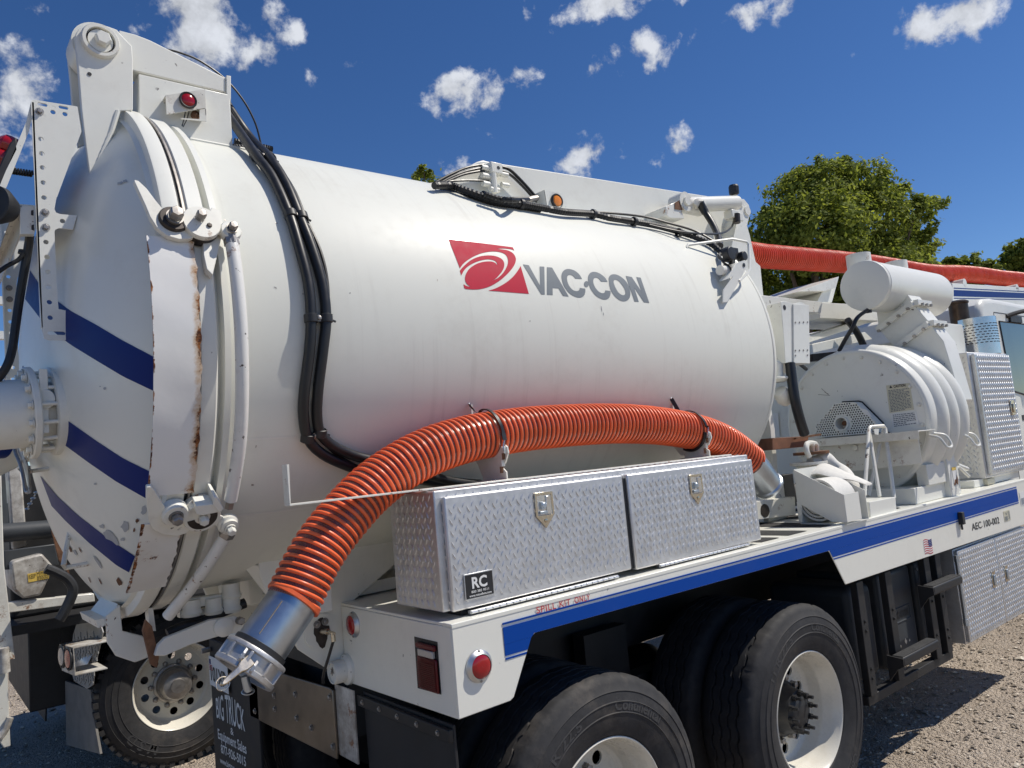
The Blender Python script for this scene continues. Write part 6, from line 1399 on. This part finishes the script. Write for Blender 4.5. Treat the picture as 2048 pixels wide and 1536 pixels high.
for (x0, x1, z) in ((.79, 1.25, .60), (1.28, 1.70, .895)):
    st_ = P('step_rung', MB().box(x0, x1, -.105, -.035, z-.026, z+.026), 'chassis', bevel=.010, seg=3, label='black step rung standing out from the tank frame')
    P('step_tread', MB().box(x0+.01, x1-.01, -.10, -.04, z+.0262, z+.029), 'grip', st_)
    P('step_bracket', MB().prism([(x0-.008, -.016, z+.03), (x0-.008, -.016, z-.11), (x0-.008, -.07, z-.04), (x0-.008, -.105, z-.02), (x0-.008, -.105, z+.02)], (.008, 0, 0)), 'chassis', st_)
# ---- lower tread plate cabinets
lc = thing('side_cabinet', 'low tread plate cabinet with two doors hung below the bed beside the black steps', 'cabinet', (2.4, .3, .45))
lb_ = P('body', MB().box(1.835, 3.10, -.015, .55, .455, 1.055), 'alu', lc, bevel=.004)
for (x0, x1) in ((1.845, 2.475), (2.485, 3.09)):
    d = P('door', MB().box(x0, x1, -.038, -.016, .465, 1.045), 'alu', lc, bevel=.004)
    P('raised_tread', tread((x0, -.038, .465), UX, UZ, -UY, x1-x0, .58, pitch=.034, L_=.028, Wd=.0075, H=.003), 'alu', d, smooth=0, kind='stuff')
    lx = 2.36 if x0 < 2.4 else 2.60; lzz = .78
    la = P('latch', MB().box(lx-.03, lx+.03, -.044, -.038, lzz-.055, lzz+.055), 'chrome', d, bevel=.003); P('latch_handle', MB().box(lx-.014, lx+.014, -.054, -.044, lzz-.04, lzz+.03), 'galv', la, bevel=.003)
P('gas_strut', MB().cyl((1.815, -.04, .60), (1.815, -.04, 1.0), .010, 10).cyl((1.815, -.04, .58), (1.815, -.04, .62), .016, 10).cyl((1.815, -.04, .98), (1.815, -.04, 1.02), .016, 10), 'galv', lc)
# ================================================================ LOOSE GEAR ON THE DECK
# layflat hose in a sheet metal holder
ht = P('hose_holder', MB().prism([oX(x, y, .46) for x, y in ((1586, 939), (1594, 1005), (1664, 1044), (1694, 1045), (1686, 989))], (.005, 0, 0)), 'white', bevel=.001, label='white sheet metal holder for the rolled flat hose')
r0_ = oX(1686, 989, .46); r1_ = oX(1694, 1045, .46)
P('holder_end', MB().box(.46, .62, r0_.y-.004, r0_.y, r1_.z, r0_.z), 'white', ht, bevel=.001)
l0_ = oX(1587, 939, .46); P('holder_back', MB().box(.46, .70, l0_.y-.004, l0_.y, BT, l0_.z).box(.46, .70, r0_.y, l0_.y, BT, BT+.004).prism([(.70, l0_.y, l0_.z), (.70, l0_.y, BT), (.70, r0_.y, BT), (.70, r0_.y, r0_.z)], (.005, 0, 0)), 'white', ht)
P('holder_flange', MB().prism([oX(x, y, .458) for x, y in ((1593, 1004), (1603, 1008), (1605, 1045), (1598, 1045))], (.003, 0, 0)), 'white', ht)
ct = Vector((.58, (l0_.y+r0_.y)/2+.03, BT+.125)); Rm = .135
lh = thing('flat_hose', 'rolled white canvas hose lying in the sheet metal holder on the bed', 'hose', (ct.x, ct.y, BT+.01))
sp_ = []
for i in range(150):
    a = i/150*2*pi*4.6; r = .03+.085*i/150; sp_.append((r*cos(a), r*sin(a)))
A = [Vector((ct.x-.095, ct.y+y, ct.z+z)) for y, z in sp_]; B = [p+Vector((.19, 0, 0)) for p in A]
mb = MB(); 
for d_ in (0, .012):
    rr_ = [(p[0]*(1+d_/max(.05, hypot(*p))), p[1]*(1+d_/max(.05, hypot(*p)))) for p in sp_]
    mb.v += [(ct.x-.095, ct.y+y, ct.z+z) for y, z in rr_]+[(ct.x+.095, ct.y+y, ct.z+z) for y, z in rr_]
n = 150
for i in range(n-1):
    mb.f += [(i, i+1, n+i+1, n+i), (2*n+i, 3*n+i, 3*n+i+1, 2*n+i+1), (i, 2*n+i, 2*n+i+1, i+1), (n+i, n+i+1, 3*n+i+1, 3*n+i)]
mb.f += [(0, n, 3*n, 2*n), (n-1, 2*n+n-1, 3*n+n-1, 2*n-1)]
P('rolled_coil', mb, 'canvas', lh, smooth=60)
tq = spline([oY(1618, 950, .26), oY(1640, 938, .20), oY(1665, 944, .12), oY(1690, 952, .06), oY(1712, 958, .02), oY(1738, 968, .0)], 6)
mb = MB(); n = len(tq)
for i, p in enumerate(tq):
    t = i/(n-1); w_ = .095-.02*t+.008*sin(t*9); d = (tq[min(i+1, n-1)]-tq[max(i-1, 0)]).normalized(); s_ = Vector((1, .25, .1)).normalized(); h_ = .022*(1-.75*t)+.003
    mb.v += [tuple(p+s_*(w_*cos(a))+Vector((0, 0, 1))*(h_*sin(a)+.012*cos(a)*sin(t*5))) for a in [2*pi*k/12 for k in range(12)]]
for i in range(n-1):
    for k in range(12): mb.f.append((i*12+k, i*12+(k+1) % 12, i*12+12+(k+1) % 12, i*12+12+k))
mb.f += [tuple(range(11, -1, -1)), tuple((n-1)*12+k for k in range(12))]
P('hose_tail', mb, 'canvas', lh, smooth=60)
tq = spline([oY(1640, 925, .3), oY(1652, 922, .28), oY(1668, 930, .24), oY(1684, 944, .2), oY(1700, 975, .12), oY(1706, 985, .1)], 6)
P('hose_neck', MB().tube(tq, [.045+.012*sin(i*.35) for i in range(len(tq))], 14), 'canvas', lh)
# valve stand behind it
vs_ = P('hydrant_valve', MB().lathe(oY(1622, 965, .34), UZ, [(.08, -.06), (.075, .0), (.07, .10), (.11, .11), (.11, .125), (.001, .125)], 28).cyl(oY(1622, 930, .34), oY(1645, 925, .30), .05, 18), 'worn', label='cream valve body on the deck beside the flat hose holder')
P('valve_flange', MB().lathe(oY(1622, 906, .34), UZ, [(.001, -.008), (.105, -.008), (.105, .008), (.001, .008)], 28), 'rusty', vs_)
P('valve_handle', MB().tube(spline([oY(1618, 914, .27), oY(1613, 900, .27), oY(1614, 888, .28), oY(1624, 886, .30), oY(1632, 890, .32), oY(1632, 906, .34)], 6), .016, 10).cyl(oY(1624, 887, .3), oY(1623, 907, .34), .018, 10), 'worn', vs_)
P('deck_channel', MB().prism([oY(x, y, .42) for x, y in ((1512, 1003), (1590, 993), (1592, 1030), (1512, 1040))], (0, .16, 0)), 'worn', bevel=.003, label='scruffy white channel lying along the deck')
cq = oY(1530, 1021, .419); rg = random.Random(8); P('rust_hole', MB().prism([(cq.x+.055*(1+.2*rg.random())*cos(a)*.8, .4185, cq.z+.035*(1+.2*rg.random())*sin(a)) for a in [2*pi*k/16 for k in range(16)]], (0, .001, 0)), 'grease', smooth=0)
P('deck_fitting', MB().box(.55, .75, .46, .5, BT, 1.62), 'worn', bevel=.004)
P('pump_motor', MB().cyl((.86, .62, 1.50), (1.08, .62, 1.50), .08, 20).box(.88, 1.0, .54, .60, 1.46, 1.64), 'chassis', bevel=.004)
# wooden beam resting across
wb = thing('wooden_beam', 'weathered brown timber beam lying behind the hydrant valve', 'timber', (.95, .42, 1.83))
wa, wb_ = oY(1546, 886, .40), oY(1612, 879, .40)
P('beam', MB().prism([oY(x, y, .40) for x, y in ((1545, 876), (1618, 872), (1614, 893), (1545, 900))], (0, .10, 0)), 'wood', wb, bevel=.003)
P('cable_end', MB().bar(oY(1590, 877, .38), oY(1640, 869, .38), .018, .012), 'rusty', wb)
# step box with its grab frame
sb = P('step_box', MB().prism([oY(x, y, -.03) for x, y in ((1739, 1004), (1791, 994), (1794, 1027), (1742, 1040))], (0, .22, 0)), 'white', bevel=.003, label='white step box at the edge of the bed')
P('step_wing', MB().prism([oY(x, y, .10) for x, y in ((1713, 994), (1742, 1000), (1742, 1036), (1718, 1038))], (0, .12, 0)), 'white', sb)
af = P('grab_frame', MB().tube([oY(x, y, yy) for x, y, yy in ((1729, 990, .10), (1738, 858, .14), (1741, 854, .14), (1767, 852, .10), (1770, 857, .10), (1788, 996, .02))], .012, 10), 'worn', label='white A-shaped grab frame standing on the step box')
P('grab_frame_leg', MB().tube([oY(x, y, yy) for x, y, yy in ((1737, 992, .16), (1767, 858, .12))], .011, 8).tube([oY(x, y, yy) for x, y, yy in ((1759, 992, .05), (1738, 862, .15))], .011, 8), 'worn', af)
P('frame_pad', MB().prism([oY(x, y, .09) for x, y in ((1748, 858), (1758, 858), (1757, 870), (1750, 868))], (0, .004, 0)), 'white', af)
# ================================================================ SECOND TRUCK, parked on the left behind
t2 = thing('service_truck', 'dirty white service truck parked beyond the vacuum truck, seen from its rear corner', 'truck', (-1.9, 4.6, 0))
def Q(name, mb, mat, parent=None, **k): return part(name, mb, M[mat] if isinstance(mat, str) else mat, t2 if parent is None else parent, **k)
W2Y = 3.72; w2 = oY(355, 1372, W2Y); W2X = -1.94
_T = T
T = t2
wheel(W2X, W2Y, 1, texts=False, nh=10, dish=.13, hub='steel')
tyre_mb_ = None
wheel(W2X, W2Y+.34, 1, texts=False, outer=False)
wheel(W2X, W2Y+2.3, -1, texts=False, nh=10, dish=.13)
T = _T
tm = MB(); arc_text(tm, 'M S D', W2X, .524, W2Y-.0245, .385, R_(232), .06, n=-1, bold=.02)
Q('moulded_lettering', tm, 'letter', smooth=0, kind=None)
# lugs on the drive tyre shoulder
mb = MB()
for i in range(52):
    a = 2*pi*i/52; c = Vector((W2X+.517*cos(a), W2Y+.030, .524+.517*sin(a))); tg = Vector((-sin(a), 0, cos(a))); rd = Vector((cos(a), 0, sin(a)))
    mb.obox(c, UY, tg, rd, .034, .018, .016)
Q('tread_lugs', mb, 'rubber', kind='stuff', bevel=0)
Q('hub_cap', MB().lathe((W2X, W2Y, .524), -UY, [(.11, -.12), (.105, -.03), (.09, -.01), (.05, 0), (.048, .012), (.001, .014)], 24), 'steel')
def q2(px, py, y): return oY(px, py, y)
# bed edge, post, panels
RY = 3.45
Q('bed_rail', MB().prism([q2(x, y, RY) for x, y in ((12, 1206), (188, 1187), (190, 1203), (14, 1226))], (0, .08, 0)), 'worn', bevel=.004)
Q('bed_floor', MB().box(-3.0, 2.5, RY+.081, RY+2.3, 1.10, 1.16), 'chassis')
px_ = [oX(a, b, -2.62) for a, b in ((0, 990), (8, 1000), (21, 1490), (0, 1482))]
Q('rear_post', MB().prism([oY(x, y, 3.32) for x, y in ((-14, 880), (1, 900), (8, 1130), (30, 1318), (14, 1320), (21, 1492), (8, 1496), (-12, 1470))], (0, .06, 0)), 'worn', bevel=.004, label='dirty white post at the rear corner of the service truck')
Q('post_bracket', MB().cyl(oY(6, 1296, 3.29), oY(9, 1345, 3.29), .030, 14), 'dirtyw')
Q('post_handle', MB().tube(spline([oY(x, y, 3.30) for x, y in ((20, 1435), (10, 1460), (-2, 1475), (-10, 1470))]), .02, 8), 'dirtyw')
# engine or pump housing with its caution label
hx = [oY(x, y, RY-.02) for x, y in ((22, 1130), (26, 1122), (84, 1107), (108, 1134), (82, 1190), (46, 1198), (28, 1180))]
ph_ = Q('pump_housing', MB().prism(hx, (0, .5, 0)), 'dirtyw', bevel=.012, label='stained white pump housing with a yellow caution label')
lab = Q('caution_label', MB().prism([oY(x, y, RY-.0225) for x, y in ((55, 1148), (99, 1139), (98, 1157), (57, 1165))], (0, .002, 0)), 'yellow', ph_, smooth=0)
tm = MB()
text_fit(tm, 'CAUTION', oY(73, 1148, RY-.0225), oY(99, 1143, RY-.0225), .026, nY, bold=.0)
text_fit(tm, 'KEEP CLOSED', oY(58, 1158, RY-.0225), oY(98, 1150, RY-.0225), .026, nY, bold=.0)
text_fit(tm, 'RUNNING', oY(75, 1163, RY-.0225), oY(99, 1159, RY-.0225), .026, nY, bold=.0)
Q('label_print', tm, 'black', lab, smooth=0)
Q('machine_body', MB().box(-2.9, 1.6, RY+.4, RY+2.0, 1.16, 2.15), 'chassis', bevel=.02)
Q('machine_column', MB().prism([oY(x, y, RY+.3) for x, y in ((14, 905), (42, 930), (55, 1090), (26, 1100))], (0, .2, 0)), 'dirtyw', bevel=.01)
Q('machine_pipe', MB().cyl(oY(-40, 1070, RY+.25), oY(140, 1055, RY+.25), .06, 20), 'tankpl')
Q('panel_plate', MB().prism([oY(x, y, RY+.1) for x, y in ((8, 1102), (110, 1088), (118, 1130), (10, 1140))], (0, .05, 0)), 'tankpl', bevel=.005)
Q('rusty_bracket', MB().prism([oY(x, y, RY) for x, y in ((103, 1060), (122, 1080), (140, 1150), (118, 1120))], (0, .03, 0)), 'rusty')
Q('black_handle', MB().tube(spline([oY(x, y, RY-.25) for x, y in ((92, 1137), (112, 1145), (134, 1158), (146, 1178), (140, 1200), (126, 1228), (118, 1240))], 6), .030, 10), 'blackp', label='bent black grab handle')
# fender and mudflap
mb = MB(); n = 22; A = []; B = []
for i in range(n+1):
    a = R_(20)+R_(140)*i/n; A.append(Vector((W2X+.62*cos(a), W2Y-.03, .55+.62*sin(a)))); B.append(Vector((W2X+.62*cos(a), W2Y+.62, .55+.62*sin(a))))
fen = Q('fender', MB().strip(A, B), 'alu', smooth=60, label='curved tread plate fender over the dual wheels')
fen.modifiers.new('thick', 'SOLIDIFY').thickness = .005
mb = MB()
for i in range(26):
    for j in range(16):
        if (i+j) % 2: continue
        a = R_(24)+R_(132)*i/26; d = Vector((-sin(a), 0, cos(a))); rd = Vector((cos(a), 0, sin(a))); c = Vector((W2X, W2Y+.0+.04*j, .55))+rd*.623; e = (d*.7+UY*(.7 if i % 2 else -.7)).normalized()
        mb.obox(c, e, rd.cross(e), rd, .016, .004, .0022)
Q('raised_tread', mb, 'alu', fen, smooth=0, kind='stuff')
fx = W2X-.62
flp = [oY(167, 1376, 3.86), oY(200, 1508, 3.68), oY(133, 1490, 4.25), oY(130, 1362, 4.25)]
F0 = oY(188, 1400, 3.74); FN = Vector((-1, -.12, .02)).normalized()
flp = [oP(x, y, F0, FN) for x, y in ((181, 1380), (186, 1430), (200, 1508), (133, 1490), (130, 1362))]
mf = Q('mudflap', MB().prism(flp, (.014, 0, 0)), plain('dusty_grey_flap', (.19, .18, .165), .8, 0, .25, 10), label='grey mudflap hanging below the fender', smooth=30)
fpl = [oP(x, y, F0-UX*.02, FN) for x, y in ((190, 1215), (206, 1265), (190, 1330), (186, 1370), (174, 1378), (148, 1362), (140, 1335), (146, 1270), (160, 1225))]
fp2 = Q('fender_tail', MB().prism(fpl, (.006, 0, 0)), plain('dull_tread_plate', (.33, .33, .33), .6, .6, .15, 20), fen, label='tread plate tail of the fender')
A0, A1, A2, A3 = fpl[1], fpl[3], fpl[5], fpl[7]; mb = MB()
for i in range(14):
    for j in range(9):
        if (i+j) % 2: continue
        p = A0.lerp(A1, (i+.5)/14).lerp(A3.lerp(A2, (i+.5)/14), (j+.5)/9); e1 = (A1-A0).normalized(); e2 = (A3-A0).normalized(); d = (e1*.8+e2*(.6 if i % 2 else -.6)).normalized(); nn = e1.cross(e2).normalized(); nn = nn if nn.x < 0 else -nn
        mb.obox(p+nn*.002, d, nn.cross(d), nn, .026, .007, .002)
Q('raised_tread', mb, fp2.data.materials[0], fen, smooth=0, kind='stuff')
c1, c2, c3, c4 = [oP(x, y, F0-UX*.22, FN) for x, y in ((119, 1288), (146, 1296), (150, 1352), (124, 1341))]
tlb = Q('tail_lamp_box', MB().prism([c1, c2, c3, c4], (.005, 0, 0)).prism([c1, c2, c2+Vector((.24, 0, 0)), c1+Vector((.24, 0, 0))], (0, 0, -.005)).prism([c4, c3, c3+Vector((.18, 0, 0)), c4+Vector((.2, 0, 0))], (0, 0, .005)), 'dirtyw', label='tail lamp box with a clear and a red lamp')
fn = (c2-c1).cross(c4-c1).normalized(); fn = fn if fn.x < 0 else -fn
for (t, mt) in ((.22, 'clearlens'), (.72, 'redlens')):
    c = c1.lerp(c2, t).lerp(c4.lerp(c3, t), .42)+fn*.002; bz = Q('lamp_grommet', MB().lathe(c, fn, [(.058, 0), (.072, .002), (.072, .01), (.06, .014)], 28), 'blackp', tlb); Q('lens', MB().lathe(c, fn, [(.058, .004), (.055, .014), (.02, .018), (.001, .019)], 28), mt, tlb)
Q('chassis_shade_filler', MB().box(-2.75, -2.4, W2Y+.72, W2Y+2.1, .42, 1.09), 'chassis', bevel=.01)  # added dark filler, so the gap under the bed stays in shade
for k in (.7, 1.6): Q('frame_rail', MB().box(-2.55, 8, W2Y+k, W2Y+k+.1, .75, 1.0), 'chassis')
Q('axle', MB().cyl((W2X, W2Y+.2, .524), (W2X, W2Y+2.1, .524), .1, 20), 'chassis')
Q('mudflap', MB().prism([(fx+.0, W2Y+1.3, .8), (fx+.0, W2Y+1.9, .8), (fx-.03, W2Y+1.9, .2), (fx-.03, W2Y+1.3, .2)], (.012, 0, 0)), 'flap')
Q('cab', MB().box(4.5, 7, RY+.2, RY+2.4, .7, 2.9), 'dirtyw', bevel=.08, seg=3)
# ladder rack, pale rails against the sky between the brackets
la0, la1 = oY(62, 452, 4.6), oY(4, 830, 4.6); ld_ = (la1-la0).normalized(); la1 = la1+ld_*((la1.z-1.17)/max(.2, -ld_.z))
lad = Q('ladder', MB().tube([la0, la1], .024, 8), 'dirtyw', label='pale ladder standing on the bed of the service truck')
Q('ladder_rail', MB().tube([la0+Vector((-.42, 0, 0)), la1+Vector((-.42, 0, 0))], .024, 8), 'dirtyw', lad)
for i in range(8):
    p = la0+ld_*(.08+.27*i); Q('ladder_rung', MB().box(p.x-.42, p.x, p.y-.03, p.y+.03, p.z-.03, p.z+.03), 'white', lad)
# hydraulic gear of the vacuum truck between door and bed (lower linkage)
LY = .62
lk = P('door_lower_bracket', MB().prism([oY(x, y, .95) for x, y in ((212, 1232), (240, 1210), (245, 1262), (285, 1272), (300, 1290), (305, 1312), (270, 1325), (232, 1312), (215, 1285))], (0, .02, 0)), 'worn', label='worn white bracket hanging below the rear door', bevel=.003)
P('bracket_plate', MB().prism([oY(x, y, .97) for x, y in ((236, 1208), (214, 1236), (190, 1240), (196, 1256), (215, 1250))], (0, .30, 0)), 'worn', lk)
arm_ = P('lower_arm', MB().prism([oY(x, y, .80) for x, y in ((316, 1290), (330, 1276), (420, 1240), (470, 1232), (490, 1240), (488, 1262), (440, 1272), (380, 1290), (330, 1312), (310, 1312))], (0, .025, 0)), 'worn', label='rusty white arm below the tank door', bevel=.003)
c = oY(446, 1254, .80); P('arm_pin', MB().lathe(c, -UY, [(.035, 0), (.035, .012), (.02, .02), (.001, .024)], 20), 'worn', arm_)
inst('bolt_m', None, 'bolt', M['steel'], c+Vector((.06, -.002, .012)), -UY, arm_)
P('yellow_bar', MB().prism([oY(x, y, .83) for x, y in ((292, 1240), (304, 1252), (318, 1316), (314, 1336), (302, 1330), (286, 1262))], (0, .02, 0)), 'rusty', lk)
P('ring_lug', MB().prism([oY(x, y, .86) for x, y in ((296, 1216), (306, 1216), (312, 1262), (300, 1262))], (0, .05, 0)), 'worn', lk)
cross = P('lock_arm', MB().prism([oY(x, y, .90) for x, y in ((372, 1198), (476, 1184), (478, 1202), (374, 1218))], (0, .04, 0)), 'white', bevel=.004, label='white locking arm with round bosses below the tank')
for (px, py, r) in ((462, 1182, .034), (462, 1208, .034), (383, 1216, .032), (427, 1212, .030)):
    P('arm_boss', MB().lathe(oY(px, py, .90)-Vector((0, 0, .03)), UZ, [(.001, 0), (r, 0), (r+.006, .012), (r, .024), (r, .06), (.001, .06)], 24), 'white', cross)
P('lock_arm_lower', MB().prism([oY(x, y, .95) for x, y in ((360, 1222), (470, 1212), (470, 1222), (360, 1236))], (0, .04, 0)), 'white', cross)
P('hydraulic_hose', MB().tube(spline([oY(x, y, .90) for x, y in ((335, 1268), (365, 1254), (400, 1248), (415, 1240), (440, 1226), (475, 1212), (490, 1206))], 6), .020, 12), 'cable')
P('under_tank_box', MB().box(-2.35, -.4, 1.0, 1.34, 1.40, 1.55), 'white', bevel=.01)
for x in (-2.28, -.3): P('saddle', MB().box(x, x+.1, .6, 1.74, 1.388, 1.60), 'skirt', bevel=.004)
P('tail_beam', MB().box(-2.10, -1.95, .78, 1.56, 1.10, 1.22), 'chassis', bevel=.006)
# ================================================================ TREES
lf, n_, l_, p_ = new_mat('leaf_green')
gi = n_.new('ShaderNodeNewGeometry'); rp = n_.new('ShaderNodeValToRGB'); l_.new(gi.outputs['Random Per Island'], rp.inputs[0])
rp.color_ramp.elements[0].color = (.055, .085, .018, 1); rp.color_ramp.elements[1].color = (.33, .39, .10, 1); e_ = rp.color_ramp.elements.new(.5); e_.color = (.19, .24, .052, 1)
cl2 = tnoise(n_, l_, .55, 3, .6)
l_.new(mixc(n_, l_, rampf(n_, l_, cl2, .35, .65, 0, .55), rp.outputs[0], (.27, .30, .065)), p_.inputs['Base Color']); p_.inputs['Roughness'].default_value = .7; p_.inputs['Specular IOR Level'].default_value = .12
tr_ = n_.new('ShaderNodeBsdfTranslucent'); tb2 = n_.new('ShaderNodeVectorMath'); tb2.operation = 'MULTIPLY'; l_.new(rp.outputs[0], tb2.inputs[0]); tb2.inputs[1].default_value = (1.45, 1.35, .8); l_.new(tb2.outputs[0], tr_.inputs['Color']); ms = n_.new('ShaderNodeMixShader'); ms.inputs[0].default_value = .5; out_ = [x for x in n_ if x.type == 'OUTPUT_MATERIAL'][0]
l_.new(p_.outputs[0], ms.inputs[1]); l_.new(tr_.outputs[0], ms.inputs[2]); l_.new(ms.outputs[0], out_.inputs['Surface'])
M['leaf'] = lf
M['bark'] = plain('grey_brown_bark', (.11, .085, .065), .9, 0, .35, 14, bmp=.6)
def tree(label, base, H, blobs, nleaf, leaf, seed, name='broadleaf_tree', group=None, cat='tree', trunk_r=.28):
    rg = random.Random(seed); base = Vector(base)
    t = thing(name, label, cat, tuple(base), group)
    tr = MB(); top = base+Vector((0, 0, H*.55)); tr.tube(spline([base, base+Vector((.1, .05, H*.2)), base+Vector((-.05, .1, H*.4)), top], 5), [trunk_r*(1-.6*i/15) for i in range(16)], 10)
    trunk = part('trunk', tr, M['bark'], t)
    for (c, r) in blobs[:14]:
        c = Vector(c); s0 = base+Vector((0, 0, H*rg.uniform(.25, .5))); mid = s0.lerp(c, .5)+Vector((rg.uniform(-.3, .3), rg.uniform(-.3, .3), .2))
        part('limb', MB().tube(spline([s0, mid, c], 4), [trunk_r*.4*(1-.8*i/8) for i in range(9)], 6), M['bark'], t)
    mb = MB(); tot = sum(r**2 for _, r in blobs)
    for (c, r) in blobs:
        c = Vector(c); k = int(nleaf*r*r/tot)
        # twig clumps on the blob surface and inside, each a spray of leaves
        nc = max(6, k//34)
        for q in range(nc):
            d = Vector((rg.gauss(0, 1), rg.gauss(0, 1), rg.gauss(0, 1))).normalized(); rr_ = r*(.62+.42*rg.random())*rg.uniform(.9, 1.12); cc = c+Vector((d.x*rr_, d.y*rr_, d.z*rr_*.85)); cr_ = rg.uniform(.20, .36)*min(1.0, max(.5, r))
            ax_ = (d+Vector((0, 0, .3))).normalized()
            for e in range(34):
                o_ = Vector((rg.gauss(0, .5), rg.gauss(0, .5), rg.gauss(0, .42)))*cr_; p = cc+o_; nrm = (o_.normalized()*.7+ax_*.6+Vector((rg.gauss(0, .55), rg.gauss(0, .55), rg.gauss(0, .55)+.35))).normalized()
                u, w = perp(nrm); a = rg.random()*6.28; uu = u*cos(a)+w*sin(a); ww = nrm.cross(uu); s_ = leaf*rg.uniform(.65, 1.25)
                mb.add([p-uu*s_, p+ww*s_*.45-nrm*s_*.08, p+uu*s_*.9-nrm*s_*.18, p-ww*s_*.45-nrm*s_*.08], [(0, 1, 2, 3)])
    me = bpy.data.meshes.new('crown'); me.from_pydata(mb.v, [], mb.f); me.materials.append(M['leaf'])
    o = bpy.data.objects.new('crown', me); COL.objects.link(o); o.parent = t; o.matrix_parent_inverse = Matrix.Translation(-base)
    return t
def dpt(px, py, t): return CAM+ray(px, py)*t
D1 = 22.0
def bl(L_, D, jit=0, seed=1):
    rg = random.Random(seed); return [(dpt(x, y, D+rg.uniform(-1, 1)*dd), r*D/FPX) for (x, y, r, dd) in L_]
big = bl([(1600, 400, 62, 1.2), (1660, 365, 52, 1.2), (1720, 375, 58, 1.2), (1560, 470, 62, 1.4), (1640, 460, 90, 2), (1730, 455, 86, 2), (1790, 500, 60, 1.5), (1560, 560, 70, 1.6), (1650, 560, 90, 2), (1750, 560, 80, 2), (1820, 530, 48, 1.2), (1790, 400, 22, .6), (1800, 375, 16, .4), (1832, 420, 30, .8), (1862, 405, 17, .4), (1884, 405, 12, .3), (1840, 455, 30, .6), (1852, 490, 26, .6), (1690, 335, 28, .6), (1640, 335, 20, .5), (1600, 345, 16, .5), (1690, 320, 12, .3), (1525, 500, 34, .8), (1512, 550, 36, .8), (1850, 545, 32, .8), (1595, 365, 24, .5), (1545, 425, 26, .5), (1755, 350, 22, .4), (1600, 620, 60, 1), (1700, 640, 60, 1), (1540, 620, 50, 1), (1545, 680, 50, 1), (1620, 700, 50, 1)], D1, seed=4)
b = dpt(1660, 700, D1); tree('large bushy green tree rising behind the red boom hose', (b.x, b.y, 0), 7, big, 78000, .078, 21, trunk_r=.35)
D2 = 34.0
far1 = bl([(1905, 535, 22, .6), (1940, 525, 20, .6), (1960, 540, 20, .6), (1895, 560, 26, .6), (1935, 560, 30, .6)], D2, seed=6); b = dpt(1920, 640, D2)
tree('low green tree crown just above the red hose right of the big tree', (b.x, b.y, 0), 5, far1, 7000, .12, 23, trunk_r=.2)
far2 = bl([(2030, 515, 26, .7), (2052, 500, 26, .7), (2010, 545, 24, .7), (1985, 538, 18, .5), (2060, 540, 36, .8), (2040, 560, 30, .6)], D2*.9, seed=7); b = dpt(2040, 640, D2*.9)
tree('dark green tree at the right edge above the cab', (b.x, b.y, 0), 6, far2, 9000, .12, 24, trunk_r=.25)
tip = bl([(848, 345, 14, .4), (845, 362, 22, .5), (852, 385, 26, .5), (905, 362, 12, .4), (915, 375, 20, .4), (870, 400, 40, .6), (860, 440, 60, .8)], 30.0, seed=8); b = dpt(865, 600, 30.0)
tree('small treetop showing above the tank near the hydraulic lines', (b.x, b.y, 0), 9, tip, 9000, .10, 25, trunk_r=.22)
# ================================================================ end
for o in bpy.data.objects:
    if o.type == 'MESH' and o.parent is None and 'kind' not in o.keys():
        v = [p.co for p in o.data.vertices]; c = Vector(((min(p.x for p in v)+max(p.x for p in v))/2, (min(p.y for p in v)+max(p.y for p in v))/2, min(p.z for p in v)))
        o.data.transform(Matrix.Translation(-c)); o.location = c
